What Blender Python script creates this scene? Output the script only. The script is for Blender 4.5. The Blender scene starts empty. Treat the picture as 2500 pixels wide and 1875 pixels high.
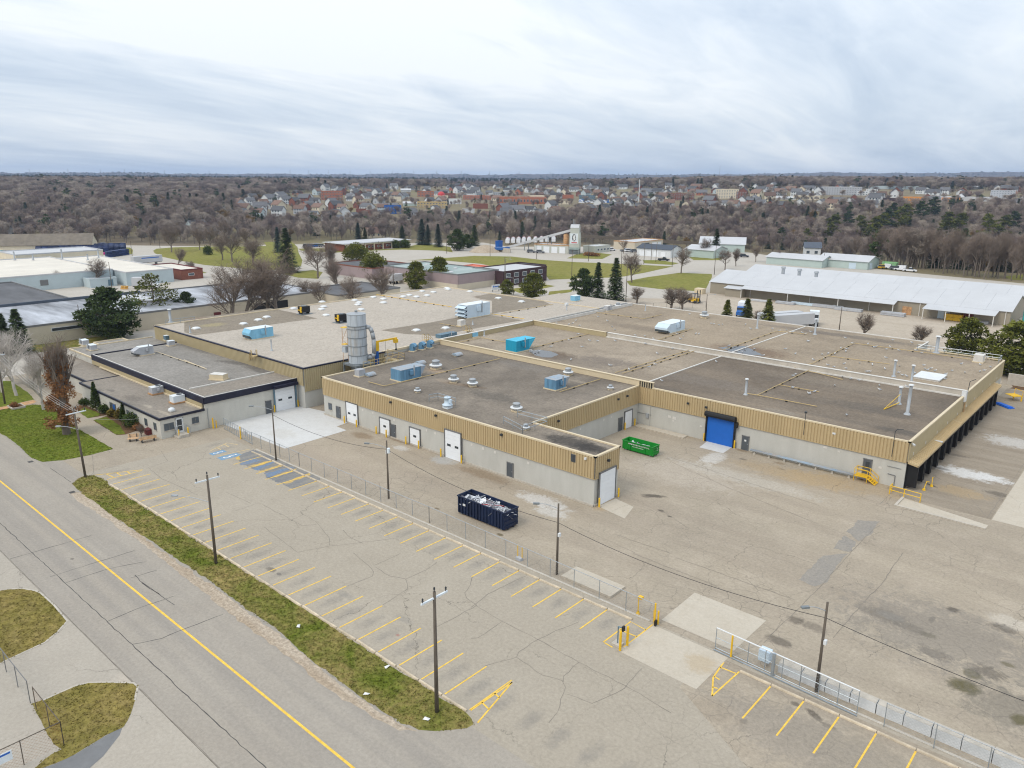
import bpy, math, random
import numpy as np
from mathutils import Matrix, Vector
random.seed(7)
sc = bpy.context.scene
C = sc.collection
# ------------------------------------------------------------------ camera
FPX, PITCH, ROLL, YAW = (1863.9112612151605, 0.26306976185321257, 0.007153194896469181, 2.2950371842217003)
CAMH = 38.0
def _axes():
    fw = Vector((math.cos(YAW)*math.cos(PITCH), math.sin(YAW)*math.cos(PITCH), -math.sin(PITCH)))
    r = Vector((math.sin(YAW), -math.cos(YAW), 0)); u = r.cross(fw)
    c, s = math.cos(ROLL), math.sin(ROLL)
    return fw, r*c+u*s, u*c-r*s
FW, RT, UP = _axes()
cd = bpy.data.cameras.new('camera'); cam = bpy.data.objects.new('camera', cd); C.objects.link(cam)
cd.sensor_width = 36; cd.lens = FPX/2500*36; cd.clip_start = 0.5; cd.clip_end = 30000
M3 = Matrix((RT, UP, -FW)).transposed()
cam.matrix_world = Matrix.Translation((0, 0, CAMH)) @ M3.to_4x4()
sc.camera = cam
sc.cycles.filter_width = 1.15
sc.render.resolution_x = 1024; sc.render.resolution_y = 768
# ------------------------------------------------------------------ light
SUN_EL, SUN_AZ = math.radians(48), math.radians(-100)   # soft sun behind thin overcast, behind and left of the camera
w = bpy.data.worlds.new('World'); sc.world = w; w.use_nodes = True
nt = w.node_tree; nt.nodes.clear()
def wn(t, **k):
    n = nt.nodes.new(t)
    for a, b in k.items(): setattr(n, a, b)
    return n
sky = wn('ShaderNodeTexSky', sky_type='NISHITA', sun_disc=False, sun_elevation=SUN_EL, sun_rotation=math.pi/2-SUN_AZ)
sky.air_density = 1.0; sky.dust_density = 2.0
sky_s = wn('ShaderNodeMix', data_type='RGBA', blend_type='MULTIPLY'); sky_s.inputs[0].default_value = 1
sky_s.inputs[7].default_value = (0.09, 0.09, 0.09, 1)
nt.links.new(sky.outputs[0], sky_s.inputs[6])
tc = wn('ShaderNodeTexCoord')
sep = wn('ShaderNodeSeparateXYZ'); nt.links.new(tc.outputs['Generated'], sep.inputs[0])
# project the view direction on a flat cloud layer: x/(z+k), y/(z+k)
zk = wn('ShaderNodeMath', operation='MAXIMUM'); nt.links.new(sep.outputs[2], zk.inputs[0]); zk.inputs[1].default_value = 0
za = wn('ShaderNodeMath', operation='ADD'); nt.links.new(zk.outputs[0], za.inputs[0]); za.inputs[1].default_value = 0.16
dx = wn('ShaderNodeMath', operation='DIVIDE'); nt.links.new(sep.outputs[0], dx.inputs[0]); nt.links.new(za.outputs[0], dx.inputs[1])
dy = wn('ShaderNodeMath', operation='DIVIDE'); nt.links.new(sep.outputs[1], dy.inputs[0]); nt.links.new(za.outputs[0], dy.inputs[1])
cmb = wn('ShaderNodeCombineXYZ'); nt.links.new(dx.outputs[0], cmb.inputs[0]); nt.links.new(dy.outputs[0], cmb.inputs[1])
mp = wn('ShaderNodeMapping'); nt.links.new(cmb.outputs[0], mp.inputs[0])
mp.inputs['Rotation'].default_value = (0, 0, math.radians(47)); mp.inputs['Scale'].default_value = (0.75, 0.27, 1); mp.inputs['Location'].default_value = (3.3, 0.9, 0)
def wnoise(sc_, det, rough, dist):
    n = wn('ShaderNodeTexNoise'); n.inputs['Scale'].default_value = sc_; n.inputs['Detail'].default_value = det
    n.inputs['Roughness'].default_value = rough; n.inputs['Distortion'].default_value = dist
    nt.links.new(mp.outputs[0], n.inputs['Vector']); return n
n1 = wnoise(0.9, 9, 0.55, 0.5); n2 = wnoise(3.6, 10, 0.6, 0.9)
mx = wn('ShaderNodeMix', data_type='FLOAT'); mx.inputs[0].default_value = 0.25
nt.links.new(n1.outputs[0], mx.inputs[2]); nt.links.new(n2.outputs[0], mx.inputs[3])
cr = wn('ShaderNodeValToRGB'); nt.links.new(mx.outputs[0], cr.inputs[0])
cr.color_ramp.elements[0].position = 0.36; cr.color_ramp.elements[0].color = (0.50, 0.60, 0.735, 1)
cr.color_ramp.elements[1].position = 0.575; cr.color_ramp.elements[1].color = (0.90, 0.945, 0.985, 1)
e = cr.color_ramp.elements.new(0.47); e.color = (0.70, 0.78, 0.875, 1)
# overcast skies brighten towards the zenith
zen = wn('ShaderNodeMapRange'); nt.links.new(sep.outputs[2], zen.inputs[0])
zen.inputs[1].default_value = 0.0; zen.inputs[2].default_value = 1.0; zen.inputs[3].default_value = 1.0; zen.inputs[4].default_value = 1.75
cm = wn('ShaderNodeMix', data_type='RGBA', blend_type='MULTIPLY'); cm.inputs[0].default_value = 1
nt.links.new(cr.outputs[0], cm.inputs[6]); nt.links.new(zen.outputs[0], cm.inputs[7])
cl = wn('ShaderNodeMix', data_type='RGBA'); cl.inputs[0].default_value = 0.88   # cloud cover over the clear sky
nt.links.new(sky_s.outputs[2], cl.inputs[6]); nt.links.new(cm.outputs[2], cl.inputs[7])
bg = wn('ShaderNodeBackground'); bg.inputs[1].default_value = 1.0
nt.links.new(cl.outputs[2], bg.inputs[0])
wo = wn('ShaderNodeOutputWorld'); nt.links.new(bg.outputs[0], wo.inputs[0])
sl = bpy.data.lights.new('sun', 'SUN'); sl.energy = 1.5; sl.angle = math.radians(24); sl.color = (1, 0.92, 0.80)
sun = bpy.data.objects.new('sun', sl); C.objects.link(sun)
sd = Vector((math.cos(SUN_AZ)*math.cos(SUN_EL), math.sin(SUN_AZ)*math.cos(SUN_EL), math.sin(SUN_EL)))
sun.rotation_euler = sd.to_track_quat('Z', 'Y').to_euler(); sun.location = sd*200
vs = sc.view_settings
vs.view_transform = 'Standard'; vs.look = 'None'; vs.exposure = 0.1; vs.gamma = 1.0; vs.use_curve_mapping = False
# ------------------------------------------------------------------ photogrammetry: pixel of the 2500 px photo -> point on a known level
def ray(u, v): return FW*FPX + RT*(u-1250) - UP*(v-937.5)
def G(u, v, z=0.0):
    d = ray(u, v); t = (z-CAMH)/d.z; return (d.x*t, d.y*t)
def onY(u, v, Y):
    d = ray(u, v); t = Y/d.y; return (d.x*t, CAMH+d.z*t)
def onX(u, v, X):
    d = ray(u, v); t = X/d.x; return (d.y*t, CAMH+d.z*t)
def ZM(ox, oy, s): return lambda x, y: (ox+x*s, oy+y*s)
def PG(zm, pts, z=0.0): return [G(*zm(x, y), z) for x, y in pts]
def PX(x, y, z):
    d = Vector((x, y, z-CAMH)); wv = d.dot(FW); return (1250+FPX*d.dot(RT)/wv, 937.5-FPX*d.dot(UP)/wv)
A1 = ZM(0, 400, 650/2212); A2 = ZM(600, 400, 650/2212); A3 = ZM(1200, 400, 650/2212); A4 = ZM(1850, 400, 650/2212)
B1 = ZM(0, 700, 500/1843); B2 = ZM(450, 680, 500/2074); B3 = ZM(900, 680, 600/2212); B4 = ZM(1450, 680, 550/2172); B5 = ZM(1950, 680, 550/2172)
C1 = ZM(0, 1050, 600/2212); C2 = ZM(450, 950, 600/2212); C3 = ZM(950, 950, 600/2212); C4 = ZM(1500, 950, 500/2074); C5 = ZM(1950, 950, 550/2212)
D1 = ZM(0, 1400, 600/2096); D2 = ZM(600, 1350, 600/2212); D3 = ZM(1150, 1350, 600/2212); D4 = ZM(1650, 1350, 850/2212)
# ------------------------------------------------------------------ helpers
def tag(o, label=None, cat=None, group=None, kind=None):
    if label: o['label'] = label
    if cat: o['category'] = cat
    if group: o['group'] = group
    if kind: o['kind'] = kind
    return o
def empty(name, loc=(0, 0, 0), rz=0.0, label=None, cat=None, group=None):
    o = bpy.data.objects.new(name, None); C.objects.link(o); o.location = loc; o.rotation_euler = (0, 0, rz)
    o.empty_display_size = 0.3
    return tag(o, label, cat, group)
class MB:
    def __init__(s): s.v = []; s.f = []; s.m = []
    def add(s, vs_, fs, m=0):
        b = len(s.v); s.v += [tuple(p) for p in vs_]; s.f += [tuple(i+b for i in f) for f in fs]; s.m += [m]*len(fs); return s
    def box(s, x0, x1, y0, y1, z0, z1, m=0, rz=0.0, c=None):
        P = [(x, y, z) for z in (z0, z1) for y in (y0, y1) for x in (x0, x1)]
        if rz:
            cx, cy = c or ((x0+x1)/2, (y0+y1)/2); ca, sa = math.cos(rz), math.sin(rz)
            P = [(cx+(x-cx)*ca-(y-cy)*sa, cy+(x-cx)*sa+(y-cy)*ca, z) for x, y, z in P]
        return s.add(P, [(0, 2, 3, 1), (4, 5, 7, 6), (0, 1, 5, 4), (2, 6, 7, 3), (0, 4, 6, 2), (1, 3, 7, 5)], m)
    def cbox(s, x, y, z0, sx, sy, sz, m=0, rz=0.0): return s.box(x-sx/2, x+sx/2, y-sy/2, y+sy/2, z0, z0+sz, m, rz)
    def prism(s, poly, z0, z1, m=0, mt=None, bottom=False):
        n = len(poly)
        a = sum(poly[i][0]*poly[(i+1) % n][1]-poly[(i+1) % n][0]*poly[i][1] for i in range(n))
        if a < 0: poly = poly[::-1]
        V = [(x, y, z0) for x, y in poly]+[(x, y, z1) for x, y in poly]
        s.add(V, [(i, (i+1) % n, n+(i+1) % n, n+i) for i in range(n)], m)
        b = len(s.v)-2*n; s.f.append(tuple(range(b+n, b+2*n))); s.m.append(m if mt is None else mt)
        if bottom: s.f.append(tuple(range(b+n-1, b-1, -1))); s.m.append(m)
        return s
    def sheet(s, poly, z, m=0):
        n = len(poly); a = sum(poly[i][0]*poly[(i+1) % n][1]-poly[(i+1) % n][0]*poly[i][1] for i in range(n))
        if a < 0: poly = poly[::-1]
        return s.add([(x, y, z) for x, y in poly], [tuple(range(n))], m)
    def tube(s, p0, p1, r0, r1=None, n=6, m=0, cap=True):
        r1 = r0 if r1 is None else r1
        p0 = Vector(p0); p1 = Vector(p1); d = (p1-p0)
        if d.length < 1e-6: return s
        d.normalize(); a = d.orthogonal().normalized(); b = d.cross(a); V = []
        for p, r in ((p0, r0), (p1, r1)):
            for i in range(n):
                t = 2*math.pi*i/n; V.append(p+(a*math.cos(t)+b*math.sin(t))*r)
        F = [(i, (i+1) % n, n+(i+1) % n, n+i) for i in range(n)]
        if cap: F += [tuple(range(n-1, -1, -1)), tuple(range(n, 2*n))]
        return s.add(V, F, m)
    def path(s, pts, r, n=6, m=0):
        for a, b in zip(pts, pts[1:]): s.tube(a, b, r, r, n, m)
        return s
    def lathe(s, cx, cy, prof, n=16, m=0, ms=None):
        V = []; k = len(prof)
        for r, z in prof:
            for i in range(n):
                t = 2*math.pi*i/n; V.append((cx+r*math.cos(t), cy+r*math.sin(t), z))
        b = len(s.v); s.v += V
        for j in range(k-1):
            for i in range(n):
                s.f.append((b+j*n+i, b+j*n+(i+1) % n, b+(j+1)*n+(i+1) % n, b+(j+1)*n+i)); s.m.append(ms[j] if ms else m)
        return s
    def quad(s, a, b, c, d, m=0): return s.add([a, b, c, d], [(0, 1, 2, 3)], m)
    def mesh(s, name, mats, smooth=False):
        me = bpy.data.meshes.new(name); me.from_pydata(s.v, [], s.f)
        for mt in (mats if isinstance(mats, (list, tuple)) else [mats]): me.materials.append(mt)
        if any(s.m): me.polygons.foreach_set('material_index', s.m)
        if smooth: me.polygons.foreach_set('use_smooth', [True]*len(me.polygons))
        me.update(); return me
    def build(s, name, mats, parent=None, smooth=False, label=None, cat=None, group=None, kind=None, loc=None, rz=None):
        o = bpy.data.objects.new(name, s.mesh(name, mats, smooth)); C.objects.link(o)
        if parent: o.parent = parent
        if loc is not None: o.location = loc
        if rz is not None: o.rotation_euler = (0, 0, rz)
        return tag(o, label, cat, group, kind)
def copy_tree(o, parent=None, loc=None, rz=None, label=None, scale=None):
    c = o.copy(); C.objects.link(c); c.parent = parent
    if loc is not None: c.location = loc
    if rz is not None: c.rotation_euler = (0, 0, rz)
    if scale is not None: c.scale = scale if hasattr(scale, '__len__') else (scale,)*3
    if label: c['label'] = label
    for ch in KIDS.get(o.name) or [x for x in o.children]: copy_tree(ch, c)
    return c
KIDS = {}
ORD = ['first', 'second', 'third', 'fourth', 'fifth', 'sixth', 'seventh', 'eighth', 'ninth', 'tenth', 'eleventh', 'twelfth', 'thirteenth', 'fourteenth', 'fifteenth', 'sixteenth', 'seventeenth', 'eighteenth', 'nineteenth', 'twentieth']
TENS = {2: 'twenty', 3: 'thirty', 4: 'forty'}
def ordw(i):
    if i < 20: return ORD[i]
    t, r = divmod(i+1, 10)
    return ({20: 'twentieth', 30: 'thirtieth', 40: 'fortieth'}[i+1] if r == 0 else TENS[t]+'-'+ORD[r-1])
# ------------------------------------------------------------------ materials
def nodes(m): return m.node_tree.nodes, m.node_tree.links
def mat(name, col, rough=0.75, var=0.12, scale=1.5, metal=0.0, bump=0.0, col2=None, rnd=0.0, spec=0.35, stretch=None, detail=4, grain=0.0):
    m = bpy.data.materials.new(name); m.use_nodes = True; N, L = nodes(m)
    b = N['Principled BSDF']; b.inputs['Roughness'].default_value = rough; b.inputs['Metallic'].default_value = metal
    b.inputs['Specular IOR Level'].default_value = spec
    t = N.new('ShaderNodeTexCoord'); v = t.outputs['Object']
    if stretch:
        mpn = N.new('ShaderNodeMapping'); mpn.inputs['Scale'].default_value = stretch; L.new(v, mpn.inputs[0]); v = mpn.outputs[0]
    n = N.new('ShaderNodeTexNoise'); n.inputs['Scale'].default_value = scale; n.inputs['Detail'].default_value = detail; n.inputs['Roughness'].default_value = 0.6
    L.new(v, n.inputs['Vector'])
    r = N.new('ShaderNodeMapRange'); r.inputs[1].default_value = 0.3; r.inputs[2].default_value = 0.7; L.new(n.outputs[0], r.inputs[0])
    mix = N.new('ShaderNodeMix'); mix.data_type = 'RGBA'; L.new(r.outputs[0], mix.inputs[0])
    c2 = col2 or tuple(min(1, c*(1+var)) for c in col); c1 = col if col2 else tuple(c*(1-var) for c in col)
    mix.inputs[6].default_value = (*c1, 1); mix.inputs[7].default_value = (*c2, 1); out = mix.outputs[2]
    if grain:
        g = N.new('ShaderNodeTexNoise'); g.inputs['Scale'].default_value = 9.0; g.inputs['Detail'].default_value = 3; L.new(t.outputs['Object'], g.inputs['Vector'])
        gr = N.new('ShaderNodeMapRange'); gr.inputs[1].default_value = 0.25; gr.inputs[2].default_value = 0.75; gr.inputs[3].default_value = 1-grain; gr.inputs[4].default_value = 1+grain; L.new(g.outputs[0], gr.inputs[0])
        gm = N.new('ShaderNodeMix'); gm.data_type = 'RGBA'; gm.blend_type = 'MULTIPLY'; gm.inputs[0].default_value = 1; L.new(out, gm.inputs[6]); L.new(gr.outputs[0], gm.inputs[7]); out = gm.outputs[2]
    if rnd:
        oi = N.new('ShaderNodeObjectInfo'); mr = N.new('ShaderNodeMapRange'); mr.inputs[3].default_value = 1-rnd; mr.inputs[4].default_value = 1+rnd; L.new(oi.outputs['Random'], mr.inputs[0])
        gm = N.new('ShaderNodeMix'); gm.data_type = 'RGBA'; gm.blend_type = 'MULTIPLY'; gm.inputs[0].default_value = 1; L.new(out, gm.inputs[6]); L.new(mr.outputs[0], gm.inputs[7]); out = gm.outputs[2]
    L.new(out, b.inputs['Base Color'])
    if bump:
        bp = N.new('ShaderNodeBump'); bp.inputs['Strength'].default_value = bump; bp.inputs['Distance'].default_value = 0.05
        L.new(n.outputs[0], bp.inputs['Height']); L.new(bp.outputs[0], b.inputs['Normal'])
    m['_out'] = 0
    return m
def ground_mat(name, ca, cb, cc, stains=(), cracks=0.0, crack_scale=0.14, rough=0.9, grain=0.12, big=0.05, streak=None, fine=2.5, rows=(), fine_cracks=0.0):
    """weathered surface in world metres: two-scale mottling, grain, straight-ish cracks, and named stains (x,y,rx,ry,rot,color,strength,noise)"""
    m = bpy.data.materials.new(name); m.use_nodes = True; N, L = nodes(m); b = N['Principled BSDF']
    b.inputs['Specular IOR Level'].default_value = 0.08
    t = N.new('ShaderNodeTexCoord').outputs['Object']
    def noise(s, d, ro=0.55, vec=t, dist=0.0):
        n = N.new('ShaderNodeTexNoise'); n.inputs['Scale'].default_value = s; n.inputs['Detail'].default_value = d; n.inputs['Roughness'].default_value = ro; n.inputs['Distortion'].default_value = dist
        L.new(vec, n.inputs['Vector']); return n
    def mr(x, a, b_, c=0.0, d=1.0):
        q = N.new('ShaderNodeMapRange'); q.inputs[1].default_value = a; q.inputs[2].default_value = b_; q.inputs[3].default_value = c; q.inputs[4].default_value = d; L.new(x, q.inputs[0]); return q.outputs[0]
    def mix(f, a, b_, bt='MIX'):
        q = N.new('ShaderNodeMix'); q.data_type = 'RGBA'; q.blend_type = bt
        for i, x in ((0, f), (6, a), (7, b_)):
            if isinstance(x, (int, float)): q.inputs[i].default_value = x
            elif isinstance(x, tuple): q.inputs[i].default_value = (*x, 1)
            else: L.new(x, q.inputs[i])
        return q.outputs[2]
    n_big = noise(big, 6, 0.6, dist=0.6); n_mid = noise(big*7, 7, 0.65); n_fine = noise(fine*1.4, 7, 0.8)
    col = mix(mr(n_big.outputs[0], 0.35, 0.65), ca, cb)
    col = mix(mr(n_mid.outputs[0], 0.45, 0.75, 0, 0.65), col, cc)
    if streak:
        mpn = N.new('ShaderNodeMapping'); mpn.inputs['Scale'].default_value = streak[0]; L.new(t, mpn.inputs[0])
        ns = noise(1.0, 6, 0.6, mpn.outputs[0]); col = mix(mr(ns.outputs[0], 0.42, 0.72, 0, streak[2]), col, streak[1])
    mask_noise = noise(0.8, 9, 0.78, dist=0.8)
    for (x, y, rx, ry, ro, c, st, nz) in stains:
        mpn = N.new('ShaderNodeMapping'); mpn.vector_type = 'TEXTURE'; mpn.inputs['Location'].default_value = (x, y, 0); mpn.inputs['Rotation'].default_value = (0, 0, ro); mpn.inputs['Scale'].default_value = (rx, ry, 1000)
        L.new(t, mpn.inputs[0]); ln = N.new('ShaderNodeVectorMath'); ln.operation = 'LENGTH'; L.new(mpn.outputs[0], ln.inputs[0])
        ad = N.new('ShaderNodeMath'); ad.operation = 'MULTIPLY_ADD'; L.new(mask_noise.outputs[0], ad.inputs[0]); ad.inputs[1].default_value = nz*1.9; L.new(ln.outputs['Value'], ad.inputs[2])
        col = mix(mr(ad.outputs[0], 1.08+nz*0.95, 0.60+nz*0.95, 0, st), col, c)
    if rows:                       # drip marks at the middle of every parking stall
        sx = N.new('ShaderNodeSeparateXYZ'); L.new(t, sx.inputs[0])
        def mth(op, a, b_=None, c=None):
            q = N.new('ShaderNodeMath'); q.operation = op
            for i, x in enumerate((a, b_, c)):
                if x is None: continue
                if isinstance(x, (int, float)): q.inputs[i].default_value = x
                else: L.new(x, q.inputs[i])
            return q.outputs[0]
        for (x0, pitch, yc) in rows:
            fx = mth('MULTIPLY', mth('SUBTRACT', mth('FRACT', mth('DIVIDE', mth('SUBTRACT', sx.outputs[0], x0), pitch)), 0.5), pitch/0.75); fy = mth('DIVIDE', mth('SUBTRACT', sx.outputs[1], yc), 1.9)
            rr = mth('ADD', mth('MULTIPLY', fx, fx), mth('MULTIPLY', fy, fy)); col = mix(mr(mth('MULTIPLY_ADD', mask_noise.outputs[0], 3.2, rr), 2.5, 1.3, 0, 0.55), col, (0.20, 0.185, 0.165))
    g = mr(n_fine.outputs[0], 0.3, 0.7, 1-grain*1.5, 1+grain*1.5); col = mix(1.0, col, g, 'MULTIPLY')
    if cracks:
        nd = noise(0.5, 5, 0.6); vm = N.new('ShaderNodeMix'); vm.data_type = 'VECTOR'; vm.inputs[0].default_value = 0.22
        sc_ = N.new('ShaderNodeVectorMath'); sc_.operation = 'SCALE'; sc_.inputs['Scale'].default_value = crack_scale; L.new(t, sc_.inputs[0])
        ad = N.new('ShaderNodeVectorMath'); ad.operation = 'MULTIPLY_ADD'; L.new(nd.outputs['Color'], ad.inputs[0]); ad.inputs[1].default_value = (0.35, 0.35, 0); L.new(sc_.outputs[0], ad.inputs[2])
        vo = N.new('ShaderNodeTexVoronoi'); vo.feature = 'DISTANCE_TO_EDGE'; vo.inputs['Scale'].default_value = 1.0; vo.voronoi_dimensions = '2D'; L.new(ad.outputs[0], vo.inputs['Vector'])
        brk = mr(noise(0.09, 3).outputs[0], 0.42, 0.6); f = mr(vo.outputs['Distance'], 0.0015, 0.0065, 1, 0)
        mm = N.new('ShaderNodeMath'); mm.operation = 'MULTIPLY'; L.new(f, mm.inputs[0]); L.new(brk, mm.inputs[1])
        m2 = N.new('ShaderNodeMath'); m2.operation = 'MULTIPLY'; L.new(mm.outputs[0], m2.inputs[0]); m2.inputs[1].default_value = cracks
        col = mix(m2.outputs[0], col, (0.075, 0.065, 0.055))
    if fine_cracks:
        s2 = N.new('ShaderNodeVectorMath'); s2.operation = 'MULTIPLY_ADD'; L.new(mask_noise.outputs['Color'], s2.inputs[0]); s2.inputs[1].default_value = (0.9, 0.9, 0); L.new(t, s2.inputs[2])
        v2 = N.new('ShaderNodeTexVoronoi'); v2.feature = 'DISTANCE_TO_EDGE'; v2.voronoi_dimensions = '2D'; v2.inputs['Scale'].default_value = 0.55; L.new(s2.outputs[0], v2.inputs['Vector'])
        mm = N.new('ShaderNodeMath'); mm.operation = 'MULTIPLY'; L.new(mr(v2.outputs['Distance'], 0.008, 0.03, fine_cracks, 0), mm.inputs[0]); L.new(mr(noise(0.06, 5, 0.65).outputs[0], 0.47, 0.62), mm.inputs[1])
        col = mix(mm.outputs[0], col, (0.15, 0.13, 0.11))
    L.new(col, b.inputs['Base Color']); b.inputs['Roughness'].default_value = rough
    bp = N.new('ShaderNodeBump'); bp.inputs['Strength'].default_value = 0.25; bp.inputs['Distance'].default_value = 0.03; L.new(n_fine.outputs[0], bp.inputs['Height']); L.new(bp.outputs[0], b.inputs['Normal'])
    return m
def glass_mat(name, col=(0.03, 0.04, 0.05), rough=0.08):
    m = bpy.data.materials.new(name); m.use_nodes = True; b = m.node_tree.nodes['Principled BSDF']
    b.inputs['Base Color'].default_value = (*col, 1); b.inputs['Roughness'].default_value = rough; b.inputs['Specular IOR Level'].default_value = 0.8
    return m
MT = {}
def K(name, *a, **k):
    MT[name] = mat(name, *a, **k); return MT[name]
K('block_grey', (0.43, 0.42, 0.38), 0.85, 0.05, 0.7, col2=(0.50, 0.49, 0.45), grain=0.04, stretch=(1, 1, .3), detail=7)
K('block_cream', (0.50, 0.485, 0.435), 0.85, 0.08, 0.7, grain=0.04, stretch=(1, 1, .3), detail=7)
K('siding_tan', (0.44, 0.335, 0.185), 0.55, 0.06, 0.5, stretch=(1, 1, 0.25), grain=0.03)
K('siding_tan2', (0.40, 0.33, 0.195), 0.55, 0.06, 0.5, grain=0.03)
K('trim_tan', (0.60, 0.50, 0.34), 0.5, 0.05, 1)
K('parapet_conc', (0.47, 0.425, 0.36), .8, .15, .5, stretch=(1, 1, .3))
K('trim_white', (0.60, 0.575, 0.53), 0.6, 0.10, 0.8)
K('navy', (0.012, 0.013, 0.030), 0.45, 0.2, 1)
K('black', (0.012, 0.012, 0.013), 0.6, 0.2, 1)
K('door_white', (0.74, 0.76, 0.78), 0.45, 0.03, 1)
K('door_grey', (0.085, 0.095, 0.105), 0.5, 0.08, 1)
K('door_blue', (0.012, 0.115, 0.46), 0.5, 0.05, 1)
K('frame_grey', (0.16, 0.16, 0.16), 0.6, 0.1, 1)
K('yellow', (0.72, 0.44, 0.02), 0.5, 0.08, 2)
K('paint_yellow', (0.72, 0.46, 0.07), 0.8, 0.18, 2.5, grain=0.1)
K('paint_blue', (0.10, 0.26, 0.50), 0.8, 0.3, 2.5)
K('paint_white', (0.7, 0.7, 0.68), 0.8, 0.15, 2)
K('concrete', (0.44, 0.40, 0.34), 0.9, 0.12, 1.5, grain=0.08)
K('concrete_white', (0.55, 0.56, 0.56), 0.9, 0.1, 1.2, grain=0.05)
K('concrete_curb', (0.50, 0.42, 0.31), 0.9, 0.18, 2.0, rnd=0.12, grain=0.08)
K('rail_steel', (0.36, 0.40, 0.43), 0.4, 0.1, 2, metal=0.6)
K('galv', (0.34, 0.36, 0.375), 0.5, 0.14, 1.5, metal=0.2, stretch=(1, 1, 0.3))
K('galv_rust', (0.47, 0.51, 0.545), 0.5, 0.1, 1.0, metal=0.2, stretch=(2.2, 2.2, 0.25))
K('galv_dark', (0.20, 0.22, 0.23), 0.5, 0.15, 1.5, metal=0.3)
K('white_metal', (0.62, 0.635, 0.64), 0.45, 0.06, 1.0)
K('hvac_pale', (0.52, 0.62, 0.70), 0.45, 0.06, 0.8)
K('hvac_lid', (0.66, 0.71, 0.74), 0.45, 0.06, 0.8)
K('hvac_blue', (0.11, 0.23, 0.345), 0.55, 0.3, 1.4, stretch=(1.5, 1.5, 0.15), detail=8)
K('hvac_blue_top', (0.24, 0.34, 0.44), 0.55, 0.1, 0.9, col2=(0.36, 0.33, 0.30), detail=8)
K('hvac_teal', (0.012, 0.27, 0.42), 0.5, 0.1, 1.2, stretch=(1, 1, 0.2))
K('hvac_teal_top', (0.05, 0.42, 0.60), 0.5, 0.1, 1.2)
K('hvac_sky', (0.20, 0.44, 0.60), 0.5, 0.1, 1.2)
K('hvac_slate', (0.10, 0.17, 0.22), 0.5, 0.1, 1.2)
K('hvac_grey', (0.40, 0.41, 0.43), 0.5, 0.1, 1.2)
K('grille', (0.05, 0.06, 0.065), 0.6, 0.2, 3)
K('rust', (0.30, 0.13, 0.05), 0.9, 0.4, 2)
K('rust_tan', (0.45, 0.26, 0.13), 0.85, 0.35, 1.5)
K('wood_pole', (0.115, 0.095, 0.075), 0.9, 0.25, 2, stretch=(3, 3, 0.3))
K('wood_tan', (0.55, 0.36, 0.20), 0.8, 0.15, 2, rnd=0.1)
K('lumber', (0.58, 0.33, 0.09), 0.8, 0.2, 2, rnd=0.1)
K('insulator', (0.03, 0.035, 0.04), 0.5)
K('wire', (0.02, 0.02, 0.022), 0.6)
K('wire_light', (0.45, 0.44, 0.42), 0.6)
K('bumper', (0.02, 0.02, 0.02), 0.9)
K('crane_blue', (0.01, 0.09, 0.34), 0.4, 0.1, 1)
K('dump_navy', (0.006, 0.014, 0.042), 0.55, 0.4, 0.8, stretch=(1, 1, 0.3))
K('dump_green', (0.006, 0.22, 0.022), 0.45, 0.12, 1)
K('debris', (0.62, 0.64, 0.67), 0.6, 0.3, 1.0)
K('debris_dark', (0.14, 0.14, 0.16), 0.7, 0.3, 1.0)
K('red', (0.50, 0.03, 0.03), 0.5)
K('maroon', (0.12, 0.02, 0.02), 0.6)
K('green_box', (0.22, 0.42, 0.20), 0.6)
K('blue_tarp', (0.01, 0.12, 0.55), 0.5)
K('yellow_pipe', (0.46, 0.34, 0.16), 0.6, 0.15, 1)
K('car_white', (0.75, 0.76, 0.78), 0.25, 0.02, 1)
K('car_grey', (0.16, 0.17, 0.19), 0.25, 0.02, 1)
K('car_dark', (0.03, 0.035, 0.05), 0.25, 0.02, 1)
K('car_blue', (0.03, 0.12, 0.36), 0.25, 0.02, 1)
K('car_gold', (0.55, 0.33, 0.03), 0.3, 0.02, 1)
K('tyre', (0.018, 0.018, 0.018), 0.9)
MT['glass'] = glass_mat('glass')
MT['glass2'] = glass_mat('glass2', (0.06, 0.08, 0.10), 0.15)
m_ = bpy.data.materials.new('water'); m_.use_nodes = True; b_ = m_.node_tree.nodes['Principled BSDF']
b_.inputs['Base Color'].default_value = (0.06, 0.055, 0.05, 1); b_.inputs['Roughness'].default_value = 0.04; b_.inputs['Specular IOR Level'].default_value = 0.6; MT['water'] = m_
# ================================================================== ground and terrain
def sst(a, b, x):
    t = min(1, max(0, (x-a)/(b-a))); return t*t*(3-2*t)
def azim(x, y):
    a = YAW-math.atan2(y, x)
    return (a+math.pi) % (2*math.pi)-math.pi          # right positive
HILLK = [(-0.75, 46), (-0.60, 47), (-0.45, 52), (-0.3, 50), (-0.15, 62), (0.0, 66), (0.1, 78), (0.2, 72), (0.35, 98), (0.5, 104), (0.62, 112), (0.8, 112)]
def hill(a):
    for (a0, h0), (a1, h1) in zip(HILLK, HILLK[1:]):
        if a <= a1: t = max(0, (a-a0)/(a1-a0)); h = h0+(h1-h0)*t; break
    else: h = HILLK[-1][1]
    return h+3.5*math.sin(a*37)+2.5*math.sin(a*83+1)+2*math.sin(a*171)
def H(x, y):
    d = math.hypot(x, y)
    if d < 385: return -0.06
    a = azim(x, y)
    st = 470 if a < -0.1 else (470-80*sst(-0.1, 0.35, a))
    z = -0.06-24*sst(st, st+150, d)+27*sst(660, 1050, d)+17*sst(1050, 1700, d)+4*sst(1700, 5000, d)
    z += 11*sst(.02, .3, a)*sst(820, 1250, d)*(1-sst(1900, 3000, d))
    if d > 5000: z += (hill(a)-24)*sst(5600, 8200, d)
    return z
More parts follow.
